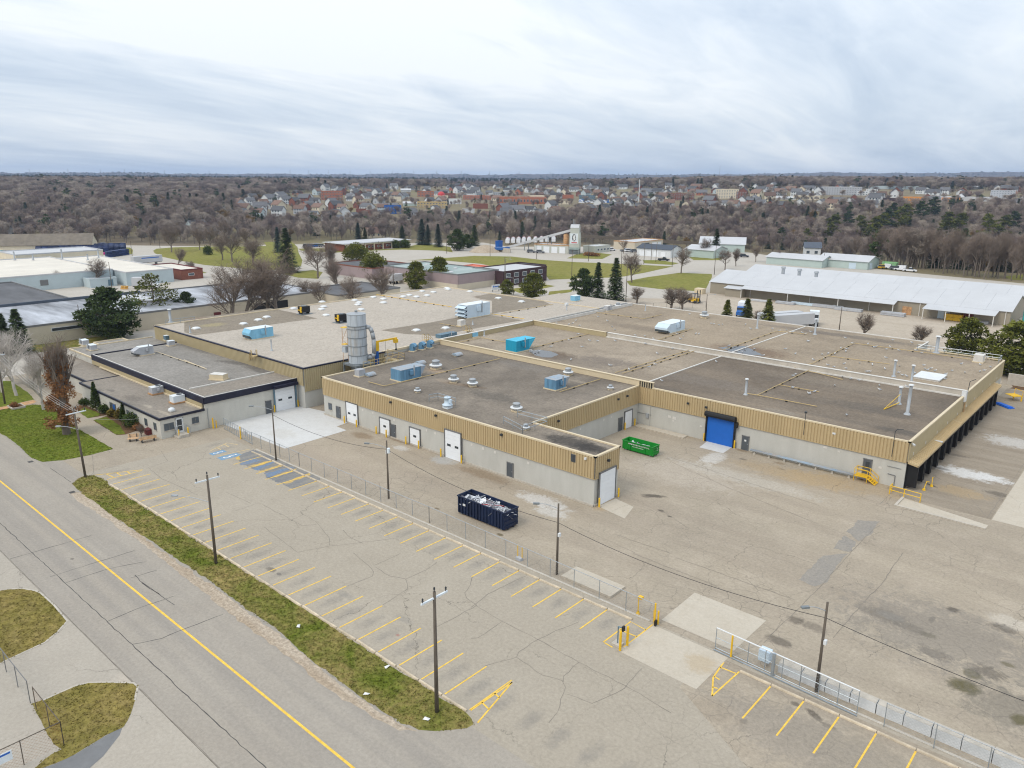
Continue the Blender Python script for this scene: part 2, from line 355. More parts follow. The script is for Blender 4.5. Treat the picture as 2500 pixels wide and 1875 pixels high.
def GT(u, v):
    """walk the pixel's ray to the terrain"""
    d = ray(u, v); hl = math.hypot(d.x, d.y); s = 300.0
    while s < 11000:
        x, y, z = d.x/hl*s, d.y/hl*s, CAMH+d.z/hl*s
        if z <= H(x, y): return (x, y, H(x, y))
        s += 4+s*0.004
    return (x, y, z)
radii = [0, 60, 160, 300, 385, 400]
while radii[-1] < 1000: radii.append(radii[-1]*1.035)
while radii[-1] < 12500: radii.append(radii[-1]*1.05)
azs = [math.radians(t) for t in np.arange(-180, 180, 2.0)] + [math.radians(t) for t in np.arange(-52, 52, 0.5) if abs(t % 2) > 0.01]
azs.sort(); na = len(azs)
tv = [(0, 0, -0.06)]; tf = []
for r in radii[1:]:
    for a in azs:
        x, y = r*math.cos(YAW-a), r*math.sin(YAW-a); tv.append((x, y, H(x, y)))
for i in range(na): tf.append((0, 1+(i+1) % na, 1+i))
for j in range(len(radii)-2):
    for i in range(na):
        b0 = 1+j*na; b1 = b0+na; tf.append((b0+i, b0+(i+1) % na, b1+(i+1) % na, b1+i))
gm_ = MB(); gm_.add(tv, tf)
MT['terrain'] = ground_mat('terrain', (0.175, 0.14, 0.10), (0.19, 0.165, 0.085), (0.235, 0.19, 0.13), rough=0.95, grain=0.1, big=0.004)
gm_.build('ground', MT['terrain'], smooth=True, kind='structure')
# ------------------------------------------------------------------ surface materials
DK = (0.06, 0.052, 0.045); BR = (0.20, 0.14, 0.085); OC = (0.36, 0.26, 0.14); WH = (0.56, 0.55, 0.53); MO = (0.085, 0.075, 0.03); GR = (0.215, 0.20, 0.19)
def S(px, rx, ry, col, st=0.6, nz=0.9, rot=0.0): x, y = G(*px); return (x, y, rx, ry, rot, col, st, nz)
lot_st = [
 S(C4(400, 1080), 1.6, 0.5, DK, .75, 1.0, .5), S(C4(470, 1230), .5, .3, DK, .7), S(C4(560, 1290), .35, .2, DK, .7), S(C4(330, 1090), .7, .3, DK, .5, .8, .5),
 S(C4(1290, 620), 1.0, .5, BR, .6), S(C4(1300, 710), .7, .4, DK, .5), S(C4(1670, 750), .9, .5, BR, .5), S(C4(1690, 810), .7, .4, DK, .4),
 S(C4(1000, 700), 1.6, 3.2, WH, .55, 1.3), S(C4(1700, 850), 8, 2.5, OC, .35, 1.3), S(C4(2074, 930), 6, 3, OC, .45, 1.3), S(C4(560, 430), 5, 1.0, (0.33, .25, .17), .4),
 S(C4(700, 850), 9, 5, (0.42, .37, .31), .45, 1.5), S(C4(1300, 900), 12, 2.0, (0.44, .41, .36), .4, 1.4),
 S(C3(500, 640), 2.2, 1.8, (0.36, .36, .35), .7, 1.2), S(C3(1380, 1010), 4.0, 1.6, WH, .6, 1.6), S(C3(1450, 1110), 2.4, 1.2, WH, .5, 1.6), S(C3(850, 770), 5, 1.2, BR, .55, 1.3), S(C3(140, 470), 4, 1.0, BR, .6, 1.2), S(C3(1000, 1310), .5, .3, (0.10, .08, .04), .75, .6), S(C3(430, 1075), .45, .25, (0.12, .09, .05), .7, .5),
 S(C3(1950, 1040), 1.6, 2.2, OC, .5, .8), S(C2(1600, 420), 2.5, 1.2, BR, .6), S(C2(1250, 650), 14, 4, (0.36, .30, .235), .5, 1.2), S(C2(1950, 530), 1.5, 1.0, WH, .5, 1.5),
  S(C5(700, 960), 8, 3, OC, .35, 1.2),
 S(D4(1840, 850), 1.3, 1.1, MO, .85, 1.2), S(D4(1880, 770), .8, .7, MO, .8, 1.0), S(D4(1600, 520), .8, .5, MO, .6), S(D4(1760, 360), .6, .6, DK, .75, 1.1), S(D4(1630, 420), .25, .8, DK, .5), S(D4(1650, 640), 1.6, .9, DK, .5, 1.4), S(D4(1360, 400), 1.3, .7, (0.36, .34, .30), .7), S(D4(1330, 400), 2.3, 1.3, DK, .45, 1.4), S(D4(660, 560), 1.2, .7, DK, .6, 1.3), S(D4(760, 430), .8, .7, DK, .55, 1.2), S(D4(870, 470), 1.4, .8, DK, .4, 1.2), S(D4(1500, 480), 1.5, .8, DK, .45, 1.3),
 S(D4(1700, 520), 9, 6, (0.20, .18, .155), .55, 2.0), S(D4(2150, 1000), 4, 3, (0.16, .145, .12), .55, 1.6), S(D4(2140, 450), 2.2, 1.4, (0.46, .41, .34), .75, 1.0), S(D4(2090, 480), 1.2, .8, DK, .5, 1.3), S(D4(2000, 760), 1.5, 1.0, DK, .45, 1.4), S(D4(2110, 710), .6, .4, MO, .5), S(D4(2190, 1060), .7, .8, MO, .7),
 S(D4(880, 1030), 1.0, .35, DK, .7, 1.2, -.5), S(D4(760, 960), .4, .3, DK, .6), S(D4(970, 1100), .6, .3, DK, .55), S(D4(430, 1070), .3, .3, DK, .6), S(D4(700, 1150), 7, 3, (0.25, .22, .185), .5, 1.6), S(D4(1100, 1270), 8, 2.5, (0.24, .21, .17), .5, 1.6), S(D4(230, 1000), 2.5, 1.5, (0.27, .22, .16), .4),
 S(C2(1770, 1245), .55, .3, (.14, .09, .07), .8, 1.0), S(C2(400, 550), 4, 3, (0.37, .33, .28), .4, 1.4), S(D3(640, 640), .5, .4, OC, .5), S(D3(1155, 775), .3, .2, DK, .8), S(D3(1100, 470), 3.0, .6, (.2, .17, .13), .5),
 S(C5(1000, 1000), 2, .8, DK, .4), S(C1(1300, 480), 6, 1.2, (.24, .225, .205), .5, 1.5),
]
MT['lot'] = ground_mat('lot', (0.355, 0.302, 0.232), (0.318, 0.273, 0.212), (0.42, 0.36, 0.285), lot_st, cracks=0.55, crack_scale=0.135, fine_cracks=0.6, grain=0.15, big=0.045,
                       streak=((0.02, 0.30, 1), (0.265, 0.222, 0.175), 0.65))
MT['lot_park'] = ground_mat('lot_park', (0.335, 0.294, 0.235), (0.365, 0.322, 0.26), (0.31, 0.272, 0.217),
   [S(D2(230, 150), .8, .4, DK, .5, 1.2), S(D2(300, 190), .4, .2, DK, .6), S(D2(900, 380), 1.2, .5, (.25, .23, .2), .5), S(D2(1420, 600), 1.2, .5, (.25, .23, .2), .5), S(D2(1370, 740), .25, .2, (.3, .12, .1), .6)], cracks=0.6, crack_scale=0.115, grain=0.12, big=0.05, rows=((-34.2, 2.66, 36.4), (-31.8, 2.67, 50.3)), fine_cracks=0.25)
MT['road'] = ground_mat('road', (0.315, 0.28, 0.235), (0.34, 0.305, 0.258), (0.292, 0.26, 0.22), [S(C1(650, 1160), .3, .2, DK, .5)], cracks=0.0, grain=0.11, big=0.06, streak=((0.015, 0.55, 1), (0.255, 0.232, 0.205), 0.8))
MT['apron'] = ground_mat('apron', (0.375, 0.335, 0.28), (0.35, 0.315, 0.265), (0.40, 0.36, 0.305), [S(D1(1200, 860), 1.5, 3.0, (.46, .40, .33), .5, 1.4)], cracks=0.5, crack_scale=0.11, grain=0.10, big=0.06)
MT['gravel'] = ground_mat('gravel', (0.40, 0.335, 0.26), (0.35, 0.285, 0.215), (0.46, 0.39, 0.31), grain=0.30, big=0.25, rough=0.95, streak=((0.06, 1.3, 1), (0.27, 0.20, 0.13), 0.6))
MT['slab_white'] = ground_mat('slab_white', (0.52, 0.515, 0.50), (0.56, 0.555, 0.54), (0.47, 0.455, 0.43), [S(C2(880, 400), 3, 2, (.46, .44, .4), .5, 1.5)], cracks=0.0, grain=0.06, big=0.12)
MT['slab'] = ground_mat('slab', (0.45, 0.40, 0.325), (0.48, 0.43, 0.355), (0.41, 0.355, 0.28), [S(D3(2060, 990), 1.6, 1.3, OC, .4, 1.2)], cracks=0.35, crack_scale=0.2, grain=0.07, big=0.10)
MT['dock'] = ground_mat('dock', (0.30, 0.255, 0.20), (0.27, 0.23, 0.18), (0.34, 0.29, 0.225),
   [S(C5(1650, 830), 4.2, 2.2, WH, .85, 1.6), S(C5(1900, 880), 3.0, 1.5, WH, .8, 1.6), S(C5(2100, 520), 4, 3, WH, .5, 2.0), S(C5(1600, 1010), 3, 2, OC, .5, 1.4), S(C5(1960, 1030), 1.8, 1.0, DK, .55, 1.4), S(C5(1290, 940), 1.0, .3, DK, .8, .9, -.4), S(C5(1550, 650), 2, .6, DK, .4), S(C5(2100, 1120), 1.2, .9, DK, .4, 1.2), S(C5(1400, 780), 1.2, .5, DK, .5)],
   cracks=0.4, crack_scale=0.12, grain=0.12, big=0.06, streak=((0.05, 0.55, 1), (0.215, 0.175, 0.13), 0.8))
MT['grass'] = ground_mat('grass', (0.105, 0.125, 0.018), (0.24, 0.185, 0.07), (0.085, 0.115, 0.014), grain=0.4, big=0.30, rough=0.95, fine=1.2)
MT['grass_lush'] = ground_mat('grass_lush', (0.10, 0.135, 0.014), (0.125, 0.145, 0.022), (0.15, 0.15, 0.03), grain=0.40, big=0.16, rough=0.95, fine=1.2)
MT['grass_dry'] = ground_mat('grass_dry', (0.205, 0.16, 0.05), (0.16, 0.14, 0.035), (0.26, 0.195, 0.085), grain=0.35, big=0.12, rough=0.95, fine=1.0)
MT['field'] = ground_mat('field', (0.20, 0.185, 0.05), (0.165, 0.175, 0.035), (0.235, 0.20, 0.07), grain=0.2, big=0.02, rough=0.95, fine=0.4)
MT['pave_far'] = ground_mat('pave_far', (0.43, 0.395, 0.345), (0.40, 0.365, 0.315), (0.455, 0.42, 0.375), grain=0.08, big=0.02, fine=0.5)
MT['yard'] = ground_mat('yard', (0.42, 0.36, 0.29), (0.39, 0.335, 0.265), (0.46, 0.40, 0.325), grain=0.12, big=0.03, fine=0.8, streak=((0.02, 0.25, 1), (0.36, 0.30, 0.235), 0.5))
MT['mulch'] = ground_mat('mulch', (0.13, 0.075, 0.04), (0.10, 0.06, 0.035), (0.20, 0.13, 0.07), grain=0.4, big=0.3)
def struct(name, poly, z, m, label=None):
    return MB().sheet(poly, z).build(name, MT[m], kind='structure', label=label)
def jag(poly, step=0.8, amp=0.18, seed=1):
    rn = random.Random(seed); out = []
    n = len(poly)
    for i in range(n):
        a = Vector(poly[i]); b = Vector(poly[(i+1) % n]); L_ = (b-a).length; k = max(1, int(L_/step))
        for j in range(k):
            p = a.lerp(b, j/k); out.append((p.x+rn.uniform(-amp, amp), p.y+rn.uniform(-amp, amp)))
    return out
# far pavement (streets, yards and lots beyond the factory) then the site itself
fp = [G(*p) for p in ((0, 602), (250, 598), (560, 602), (650, 597), (1180, 592), (1240, 602), (1500, 602), (1800, 612), (2000, 642), (2250, 668), (2500, 692))]
fp += [(60, 372), (75, 170), (-165, 172), (-165, 8), (-330, 8), (-430, 60)]
struct('pavement', fp, -0.03, 'pave_far')
struct('storage_yard', [(-138, 171), (80, 171), (80, 262), (-30, 262), (-30, 244), (-126, 244), (-128, 222), (-150, 206)], -0.016, 'yard')
struct('lot', [(-169, 42), (-113.2, 31.5), (-104, 31.5), (-104, 53.3), (95, 53.3), (95, 171.5), (-164, 171.5)], 0.0, 'lot')
struct('parking_lot', [(-104.5, 33.0), (95, 33.0), (95, 53.29), (-104.0, 53.29)], 0.003, 'lot_park')
struct('road', [(-300, 18.9), (95, 18.9), (95, 33.0), (-104, 33.0), (-113.2, 33.0), (-118, 31.2), (-300, 31.2)], 0.005, 'road')
struct('driveway', [(-300, -60), (95, -60), (95, 18.88), (-300, 18.88)], 0.001, 'apron')
struct('asphalt_strip', [(-8, 33.0), (95, 33), (95, 52.6), (-24.5, 52.6), (-24.0, 47), (-12, 40)], 0.006, 'lot')
verge = PG(C1, [(650, 480), (690, 440), (760, 415), (840, 405), (900, 425), (965, 465)])+[(-98, 33.75), (-36.4, 33.75)]+PG(D2, [(1985, 1440), (2060, 1540), (1990, 1575), (1850, 1592), (1700, 1600), (1560, 1580), (1400, 1530), (1100, 1340), (800, 1120), (550, 930), (300, 700), (0, 500)])+PG(C1, [(1950, 1400), (1600, 1160), (1300, 960), (1000, 760), (860, 650), (740, 570)])
struct('gravel_shoulder', jag(PG(C1, [(630, 560), (760, 560), (900, 680), (1400, 1050), (1950, 1430)])+PG(D2, [(0, 520), (300, 730), (800, 1140), (1120, 1370), (1420, 1560), (1560, 1600), (1380, 1590), (1000, 1400), (800, 1270), (400, 950), (0, 660)])+PG(C1, [(1850, 1470), (1300, 1040), (900, 760), (700, 640)]), 0.7, 0.16, 3), 0.009, 'gravel')
struct('grass_verge', jag(verge, 0.6, 0.12, 5), 0.013, 'grass')
lawn1 = PG(B1, [(0, 1320), (60, 1350), (180, 1440), (280, 1540), (380, 1578), (560, 1562), (800, 1518), (1020, 1460), (860, 1370), (700, 1275), (560, 1150), (430, 1070), (300, 1060), (60, 1100), (0, 1115), (-300, 1200)])
struct('lawn', jag(lawn1, 0.8, 0.08, 6), 0.013, 'grass_lush')
struct('lawn', jag(PG(B1, [(-200, 860), (0, 845), (100, 850), (250, 950), (310, 1015), (0, 1085), (-200, 1130)]), 0.8, 0.08, 7), 0.013, 'grass_lush')
struct('brick_path', PG(B1, [(-200, 1150), (0, 1085), (300, 1020), (330, 1035), (300, 1050), (60, 1098), (0, 1108), (-200, 1180)]), 0.017, 'rust_tan')
struct('planting_bed', jag(PG(B1, [(700, 1095), (760, 1060), (900, 1130), (1000, 1160), (1130, 1220), (1260, 1290), (1130, 1330), (1050, 1335), (840, 1205), (980, 1155), (900, 1165), (790, 1185), (705, 1125)]), 0.5, 0.08, 8), 0.010, 'mulch')
struct('lawn', jag(PG(B1, [(845, 1200), (960, 1170), (1080, 1250), (1130, 1325), (1050, 1333)]), 0.5, 0.06, 9), 0.014, 'grass_lush')
struct('lawn', jag(PG(B1, [(705, 1120), (760, 1085), (900, 1140), (890, 1160), (790, 1183)]), 0.5, 0.06, 10), 0.014, 'grass_lush')
struct('lawn', jag(PG(B1, [(250, 520), (560, 490), (900, 425), (1000, 460), (700, 540), (420, 580), (200, 620)]), 1, 0.2, 11), 0.013, 'grass')
isl1 = PG(D1, [(-200, 200), (0, 150), (100, 133), (200, 130), (300, 148), (345, 165), (460, 270), (575, 405), (490, 500), (380, 590), (230, 660), (80, 730), (0, 770), (-200, 850)])
isl2 = PG(D1, [(360, 1085), (480, 1030), (640, 960), (760, 930), (950, 928), (1140, 935), (1175, 965), (1150, 1080), (1120, 1200), (1045, 1310), (900, 1385), (760, 1470), (640, 1545), (480, 1620), (250, 1700), (370, 1590), (520, 1500), (460, 1450), (400, 1380), (380, 1330), (300, 1170), (275, 1110)])
struct('grass_island', jag(isl1, 0.5, 0.05, 12), 0.013, 'grass_dry'); struct('grass_island', jag(isl2, 0.5, 0.06, 13), 0.013, 'grass_dry')
struct('asphalt_patch', PG(D1, [(1045, 1310), (1020, 1380), (880, 1560), (720, 1700), (300, 1800), (250, 1700), (480, 1620), (640, 1545), (900, 1385)]), 0.008, 'frame_grey')
MT['frame_grey2'] = MT['frame_grey']
# pads and slabs
struct('concrete_pad', [(-111.0, 56.0), (-93.6, 56.3), (-93.9, 67.4), (-96.6, 67.5), (-96.9, 69.9), (-103.2, 70.0), (-103.2, 71.2), (-110.6, 69.9)], 0.012, 'slab_white')
struct('concrete_pad', [(-30.1, 47.7), (-22.9, 47.6), (-22.9, 53.0), (-30.0, 53.0)], 0.014, 'slab')
struct('concrete_pad', [(-29.9, 54.2), (-23.0, 54.2), (-22.9, 60.4), (-30.0, 60.4)], 0.014, 'slab')
MB().box(-41.2, -35.35, 54.1, 56.6, -0.05, 0.22).build('transformer_pad', MT['slab'], label='raised rust-stained concrete pad beside the chain-link fence', cat='concrete pad')
struct('loading_ramp', PG(C4, [(950, 520), (1190, 590), (1100, 650), (860, 590)]), 0.014, 'slab_white')
struct('dock_apron', [(-22.4, 98.4), (-12.4, 98.4), (-12.4, 168), (-22.4, 168)], 0.008, 'dock')
struct('concrete_pad', [(-12.3, 98.4), (-8.6, 98.4), (-8.6, 168), (-12.3, 168)], 0.010, 'slab')
struct('concrete_pad', PG(C3, [(1880, 1055), (2040, 985), (2200, 1060), (2120, 1165)]), 0.012, 'slab')
# drain pit edge at the dock corner
MB().box(-22.0, -12.3, 94.9, 95.2, -0.02, 0.14).box(-22.0, -21.7, 95.2, 98.3, -0.02, 0.14).build('concrete_kerb', MT['concrete'], kind='structure')
struct('concrete_pad', [(-21.7, 95.2), (-12.3, 95.2), (-12.3, 96.4), (-21.7, 98.2)], 0.011, 'slab')
# lawns and fields beyond (traced on the level ground)
for nm, pl, mt_ in (
 ('lawn', PG(A1, [(1272, 722), (1300, 705), (1450, 693), (1700, 688), (2212, 682)])+PG(A2, [(150, 648), (380, 645), (430, 690), (440, 740), (470, 800), (460, 850), (300, 880), (0, 882)])+PG(A1, [(2000, 868), (1700, 840), (1500, 805), (1350, 772), (1285, 742)]), 'field'),
 ('lawn', PG(A1, [(880, 690), (1080, 695), (1105, 715), (1100, 748), (1000, 752), (900, 720)]), 'field'),
 ('lawn', PG(A2, [(310, 915), (430, 895), (560, 882), (640, 900), (600, 955), (430, 945)]), 'field'),
 ('lawn', PG(A2, [(720, 722), (1210, 706), (1380, 680), (1480, 660), (1700, 690), (1720, 735), (1640, 722), (1300, 712), (1000, 722), (735, 738)]), 'field'),
 ('lawn', PG(A2, [(430, 705), (650, 700), (730, 722), (720, 735), (460, 720)]), 'field'),
 ('field', PG(A2, [(1340, 802), (1700, 778), (1900, 764), (2212, 770)])+PG(A3, [(400, 796), (700, 816), (1060, 830), (1510, 852), (1270, 905), (1060, 942), (730, 952), (480, 962), (430, 900), (0, 850)])+PG(A2, [(1950, 830), (1640, 802)]), 'field'),
 ('field', PG(A3, [(1120, 975), (1300, 940), (1560, 905), (1830, 915), (1832, 940), (1770, 1060), (1400, 1040), (1150, 1010)]), 'field'),
 ('lawn', PG(A3, [(625, 785), (720, 745), (850, 735), (1000, 752), (920, 790)]), 'field'),
 ('lawn', PG(A3, [(1255, 800), (1390, 800), (1560, 825), (1500, 840), (1270, 826)]), 'field'),
 ('lawn', PG(A3, [(1640, 775), (1930, 770), (1900, 800), (1680, 800)]), 'field'),
 ('lawn', PG(A3, [(470, 1095), (480, 1060), (690, 1040), (660, 1065)]), 'field'),
 ('lawn', PG(A3, [(150, 1040), (440, 1000), (530, 1015), (240, 1075)]), 'field'),
 ('lawn', PG(A3, [(615, 990), (720, 970), (740, 985), (690, 998)]), 'field'),
 ('lawn', PG(A4, [(2040, 935), (2212, 918), (2400, 920), (2400, 985), (2100, 960)]), 'field'),
 ('lawn', PG(A1, [(1560, 905), (1690, 895), (1720, 905), (1600, 915)]), 'field')):
    struct(nm, pl, -0.008, mt_)
# ------------------------------------------------------------------ painted lines and sealed cracks
PARK = [o for o in C.objects if o.name == 'parking_lot'][0]; ROAD = [o for o in C.objects if o.name == 'road'][0]; LOT = [o for o in C.objects if o.name == 'lot'][0]
def strip(pts, wd, z, name, m, parent, wob=0.0, seed=0):
    rn = random.Random(seed); mb = MB(); P = []
    for a, b in zip(pts, pts[1:]):
        L_ = math.hypot(b[0]-a[0], b[1]-a[1]); k = max(1, int(L_/0.7)) if wob else 1
        for j in range(k):
            t = j/k; P.append((a[0]+(b[0]-a[0])*t+rn.uniform(-wob, wob)*(j > 0), a[1]+(b[1]-a[1])*t+rn.uniform(-wob, wob)*(j > 0)))
    P.append(pts[-1])
    V = []; n = len(P)
    for i, p in enumerate(P):
        a = P[max(0, i-1)]; b = P[min(n-1, i+1)]; dx_, dy_ = b[0]-a[0], b[1]-a[1]; l = math.hypot(dx_, dy_) or 1
        w_ = wd*(1 if not wob else rn.uniform(0.5, 1.2))/2; V += [(p[0]-dy_/l*w_, p[1]+dx_/l*w_, z), (p[0]+dy_/l*w_, p[1]-dx_/l*w_, z)]
    mb.add(V, [(2*i+1, 2*i+3, 2*i+2, 2*i) for i in range(n-1)])
    return mb.build(name, MT[m], parent)
K('seal', (0.075, 0.07, 0.065), 0.9, 0.2, 1)
K('seal_light', (0.20, 0.175, 0.145), 0.9, 0.2, 1)
K('tyre_mark', (0.19, 0.18, 0.175), 0.9, 0.2, 1)
strip([(-300, 24.9), (95, 24.9)], 0.20, 0.010, 'centre_line', 'paint_yellow', ROAD)
strip([(-96, 21.0), (95, 21.0)], 0.07, 0.010, 'sealed_crack', 'seal', ROAD, 0.05, 1)
strip([(-90, 18.95), (95, 18.95)], 0.06, 0.010, 'sealed_crack', 'seal_light', ROAD, 0.03, 2)
for i, (zm, pts) in enumerate(((C1, [(90, 1160), (820, 950)]), (C1, [(450, 1320), (1210, 1085)]), (C1, [(590, 1375), (970, 1250), (1310, 1185)]), (C1, [(1180, 1330), (1415, 1260)]), (C1, [(1215, 1305), (1260, 1360), (1430, 1475)]), (D1, [(1210, 80), (1490, 270)]), (D1, [(915, 410), (1200, 290), (1480, 195)]), (D1, [(1130, 605), (1380, 555), (1530, 490), (1900, 350)]), (C1, [(450, 340), (640, 470)]))):
    strip(PG(zm, pts), 0.075, 0.010, 'sealed_crack', 'seal', ROAD, 0.04, i+10)
for i, (zm, pts) in enumerate(((C2, [(1040, 1110), (1180, 1190), (1300, 1330), (1310, 1410)]), (C2, [(860, 1120), (1060, 1230), (1190, 1220)]), (C2, [(450, 1100), (650, 1030), (700, 1035), (870, 1130)]), (C2, [(380, 930), (600, 1030)]), (C2, [(1430, 1270), (1500, 1340), (1610, 1390)]), (C2, [(720, 1240), (860, 1350), (1020, 1470)]), (C2, [(1020, 1470), (1300, 1415), (1850, 1350)]),
     (D2, [(970, 0), (1100, 110), (1150, 170), (1140, 210), (920, 295)]), (D2, [(1150, 115), (1400, 0)]), (D2, [(1170, 130), (1300, 210), (1440, 235), (1460, 325), (1230, 470)]), (D2, [(1440, 235), (1630, 150), (1720, 85)]), (D2, [(2040, 210), (2020, 290), (1970, 360), (1990, 410), (2080, 470), (1870, 590), (1720, 665)]),
     (D3, [(0, 490), (150, 370), (260, 315), (500, 205)]), (D3, [(0, 770), (60, 765), (280, 615), (40, 470)]), (D3, [(280, 615), (600, 780), (970, 985), (1380, 1190), (1800, 1440)]), (D3, [(600, 780), (430, 890), (410, 940), (130, 1015)]), (D3, [(410, 940), (640, 1100), (820, 1150), (850, 1210), (780, 1430), (700, 1530)]), (D3, [(970, 985), (830, 1110), (830, 1160)]), (D3, [(860, 1270), (1090, 1355), (1380, 1220), (1540, 1040)]), (D3, [(600, 780), (760, 700), (970, 620)]),
     (C1, [(1330, 335), (1450, 435), (1640, 520), (1780, 585)]), (C1, [(1450, 190), (1510, 280), (1350, 335)]), (C1, [(830, 230), (845, 380), (820, 405)]))):
    strip(PG(zm, pts), 0.055, 0.011, 'pavement_crack', 'seal_light', PARK, 0.07, i+40)
for i, (zm, pts) in enumerate(((C3, [(2212, 1475), (1700, 1240)]), (D3, [(1450, 0), (2212, 300)]), (C4, [(0, 1470), (560, 1659)]), (C4, [(580, 740), (1180, 1010), (2074, 1370)]), (C4, [(600, 700), (1640, 1040), (2074, 1180)]), (C4, [(470, 1230), (570, 1290), (760, 1420)]), (D4, [(0, 30), (760, 300)]), (D4, [(1110, 0), (950, 180), (560, 570)]), (D4, [(1440, 0), (1320, 180), (1170, 340), (1000, 540)]), (C5, [(790, 1130), (890, 1040)]), (C5, [(2212, 730), (1850, 1265), (1660, 1030)]), (C5, [(500, 1609), (740, 1370), (800, 1340)]))):
    strip(PG(zm, pts), 0.06, 0.013, 'pavement_crack', 'seal_light', LOT, 0.06, i+80)
# stalls: two rows of wheel stops and stripes
def wheel_stop(x, y, lab, grp):
    mb = MB(); hl = 1.27
    prof = [(-0.11, 0), (0.11, 0), (0.095, 0.10), (0.06, 0.145), (-0.06, 0.145), (-0.095, 0.10)]
    for e in (-hl, hl): pass
    V = [(-hl, a, b) for a, b in prof]+[(hl, a, b) for a, b in prof]; n = 6
    mb.add(V, [(i, (i+1) % n, n+(i+1) % n, n+i) for i in range(n)]+[tuple(range(n-1, -1, -1)), tuple(range(n, 2*n))])
    return mb
ws_me = wheel_stop(0, 0, '', '').mesh('wheel_stop', MT['concrete_curb'])
def put_stop(x, y, lab, grp):
    o = bpy.data.objects.new('wheel_stop', ws_me); C.objects.link(o); o.location = (x, y, 0.003); o.rotation_euler = (0, 0, random.uniform(-.02, .02)); tag(o, lab, 'wheel stop', grp)
for k in range(25):
    x = -34.2-2.66*k
    strip([(x, 34.2), (x, 38.9+random.uniform(-.1, .15))], 0.13, 0.012, 'stall_line', 'paint_yellow', PARK)
    if k < 24: put_stop(x-1.33, 33.95+random.uniform(-.05, .05), ordw(k)+' concrete wheel stop from the near end of the grass verge', 'wheel stops along the grass verge')
K('paint_faded', (0.62, 0.46, 0.22), 0.85, 0.15, 2.5)
for k in range(24):
    x = -31.8-2.67*k
    if k > 0: strip([(x, 52.3), (x, 48.2+random.uniform(-.15, .2))], 0.13, 0.012, 'stall_line', 'paint_yellow', PARK)
    put_stop(x-1.33, 52.35+random.uniform(-.05, .05), ordw(k)+' concrete wheel stop from the gate along the chain-link fence', 'wheel stops along the chain-link fence')
for k in range(10):
    x = -21.37+2.6*k
    if k > 0: strip([(x, 51.8), (x, 46.9+random.uniform(-.1, .1))], 0.13, 0.012, 'stall_line', 'paint_yellow', PARK)
    if x < 2: put_stop(x+1.3, 51.95, ordw(k)+' concrete wheel stop right of the sliding gate', 'wheel stops right of the sliding gate')
for pts in ([(-103, 33.8), (-100.3, 38.9)], [(-100.2, 34.3), (-100.1, 38.7)], [(-102.4, 35.0), (-100.3, 35.2)], [(-101.8, 36.1), (-100.2, 36.1)], [(-101.2, 37.2), (-100.2, 37.2)],
            [(-34.1, 34.2), (-34.0, 38.7)], [(-32.8, 33.6), (-34.0, 38.7)], [(-34.1, 35.4), (-33.2, 35.2)], [(-34.1, 36.8), (-33.5, 36.7)],
            [(-31.8, 47.9), (-31.8, 52.1), (-30.1, 51.9)], [(-31.8, 50.4), (-30.1, 50.5)], [(-31.7, 47.9), (-30.8, 47.8)], [(-30.1, 53.0), (-30.1, 48.5)],
            [(-22.9, 52.2), (-22.6, 49.8), (-21.6, 47.7)], [(-21.4, 51.9), (-21.6, 47.7)], [(-22.8, 51.4), (-21.45, 51.5)], [(-22.6, 50.0), (-22.1, 49.9)], [(-22.1, 48.7), (-21.7, 48.8)]):
    strip(pts, 0.13, 0.012, 'painted_marking', 'paint_yellow', PARK)
for zm, pts in ((C2, [(235, 555), (385, 485), (480, 500)]), (C2, [(320, 600), (590, 540)]), (C2, [(290, 525), (330, 545)]), (C2, [(355, 495), (400, 520)])): strip(PG(zm, pts), 0.13, 0.012, 'painted_marking', 'paint_faded', PARK)
# resurfaced dark stalls with smeared paint
MT['stall_dark'] = ground_mat('stall_dark', (0.16, 0.165, 0.175), (0.20, 0.20, 0.20), (0.25, 0.235, 0.21), grain=0.12, big=0.2, streak=((1.0, 0.12, 1), (0.28, 0.255, 0.21), 0.8))
MT['smear'] = ground_mat('smear', (0.56, 0.37, 0.10), (0.38, 0.29, 0.16), (0.50, 0.39, 0.20), grain=0.15, big=0.4)
MT['blue_smear'] = ground_mat('blue_smear', (0.13, 0.20, 0.30), (0.18, 0.21, 0.26), (0.27, 0.26, 0.25), grain=0.15, big=0.6)
MT['blue_smear2'] = ground_mat('blue_smear2', (0.12, 0.27, 0.44), (0.22, 0.29, 0.35), (0.34, 0.32, 0.29), grain=0.15, big=0.5)
MT['lot_patch'] = ground_mat('lot_patch', (0.245, 0.225, 0.20), (0.275, 0.25, 0.215), (0.31, 0.275, 0.23), grain=0.16, big=0.3)
for k_, (zm_, pts_) in enumerate(((C5, [(470, 1400), (590, 1290), (800, 1300), (700, 1430), (590, 1490)]), (D4, [(780, 170), (865, 85), (935, 15), (1090, 5), (1000, 110), (955, 185), (885, 215)]), (C5, [(330, 1560), (450, 1440), (570, 1500), (500, 1600)]))): MB().sheet(jag(PG(zm_, pts_), .5, .14, 60+k_), .007).build('asphalt_patch', MT['lot_patch'], LOT)
def patch(zm, pts, m, z, sd): MB().sheet(jag(PG(zm, pts), 0.3, 0.16, sd), z).build('paint_patch' if 'smear' in m else 'asphalt_patch', MT[m], PARK)
patch(C2, [(500, 590), (620, 545), (800, 600), (1120, 750), (1240, 810), (980, 905), (870, 850), (740, 800), (720, 740), (620, 720), (560, 690), (495, 675)], 'stall_dark', 0.008, 1)
patch(C2, [(500, 660), (620, 625), (700, 640), (620, 665), (500, 685)], 'blue_smear', 0.0105, 2)
patch(C2, [(620, 715), (830, 640), (800, 665), (650, 735)], 'blue_smear', 0.0105, 3)
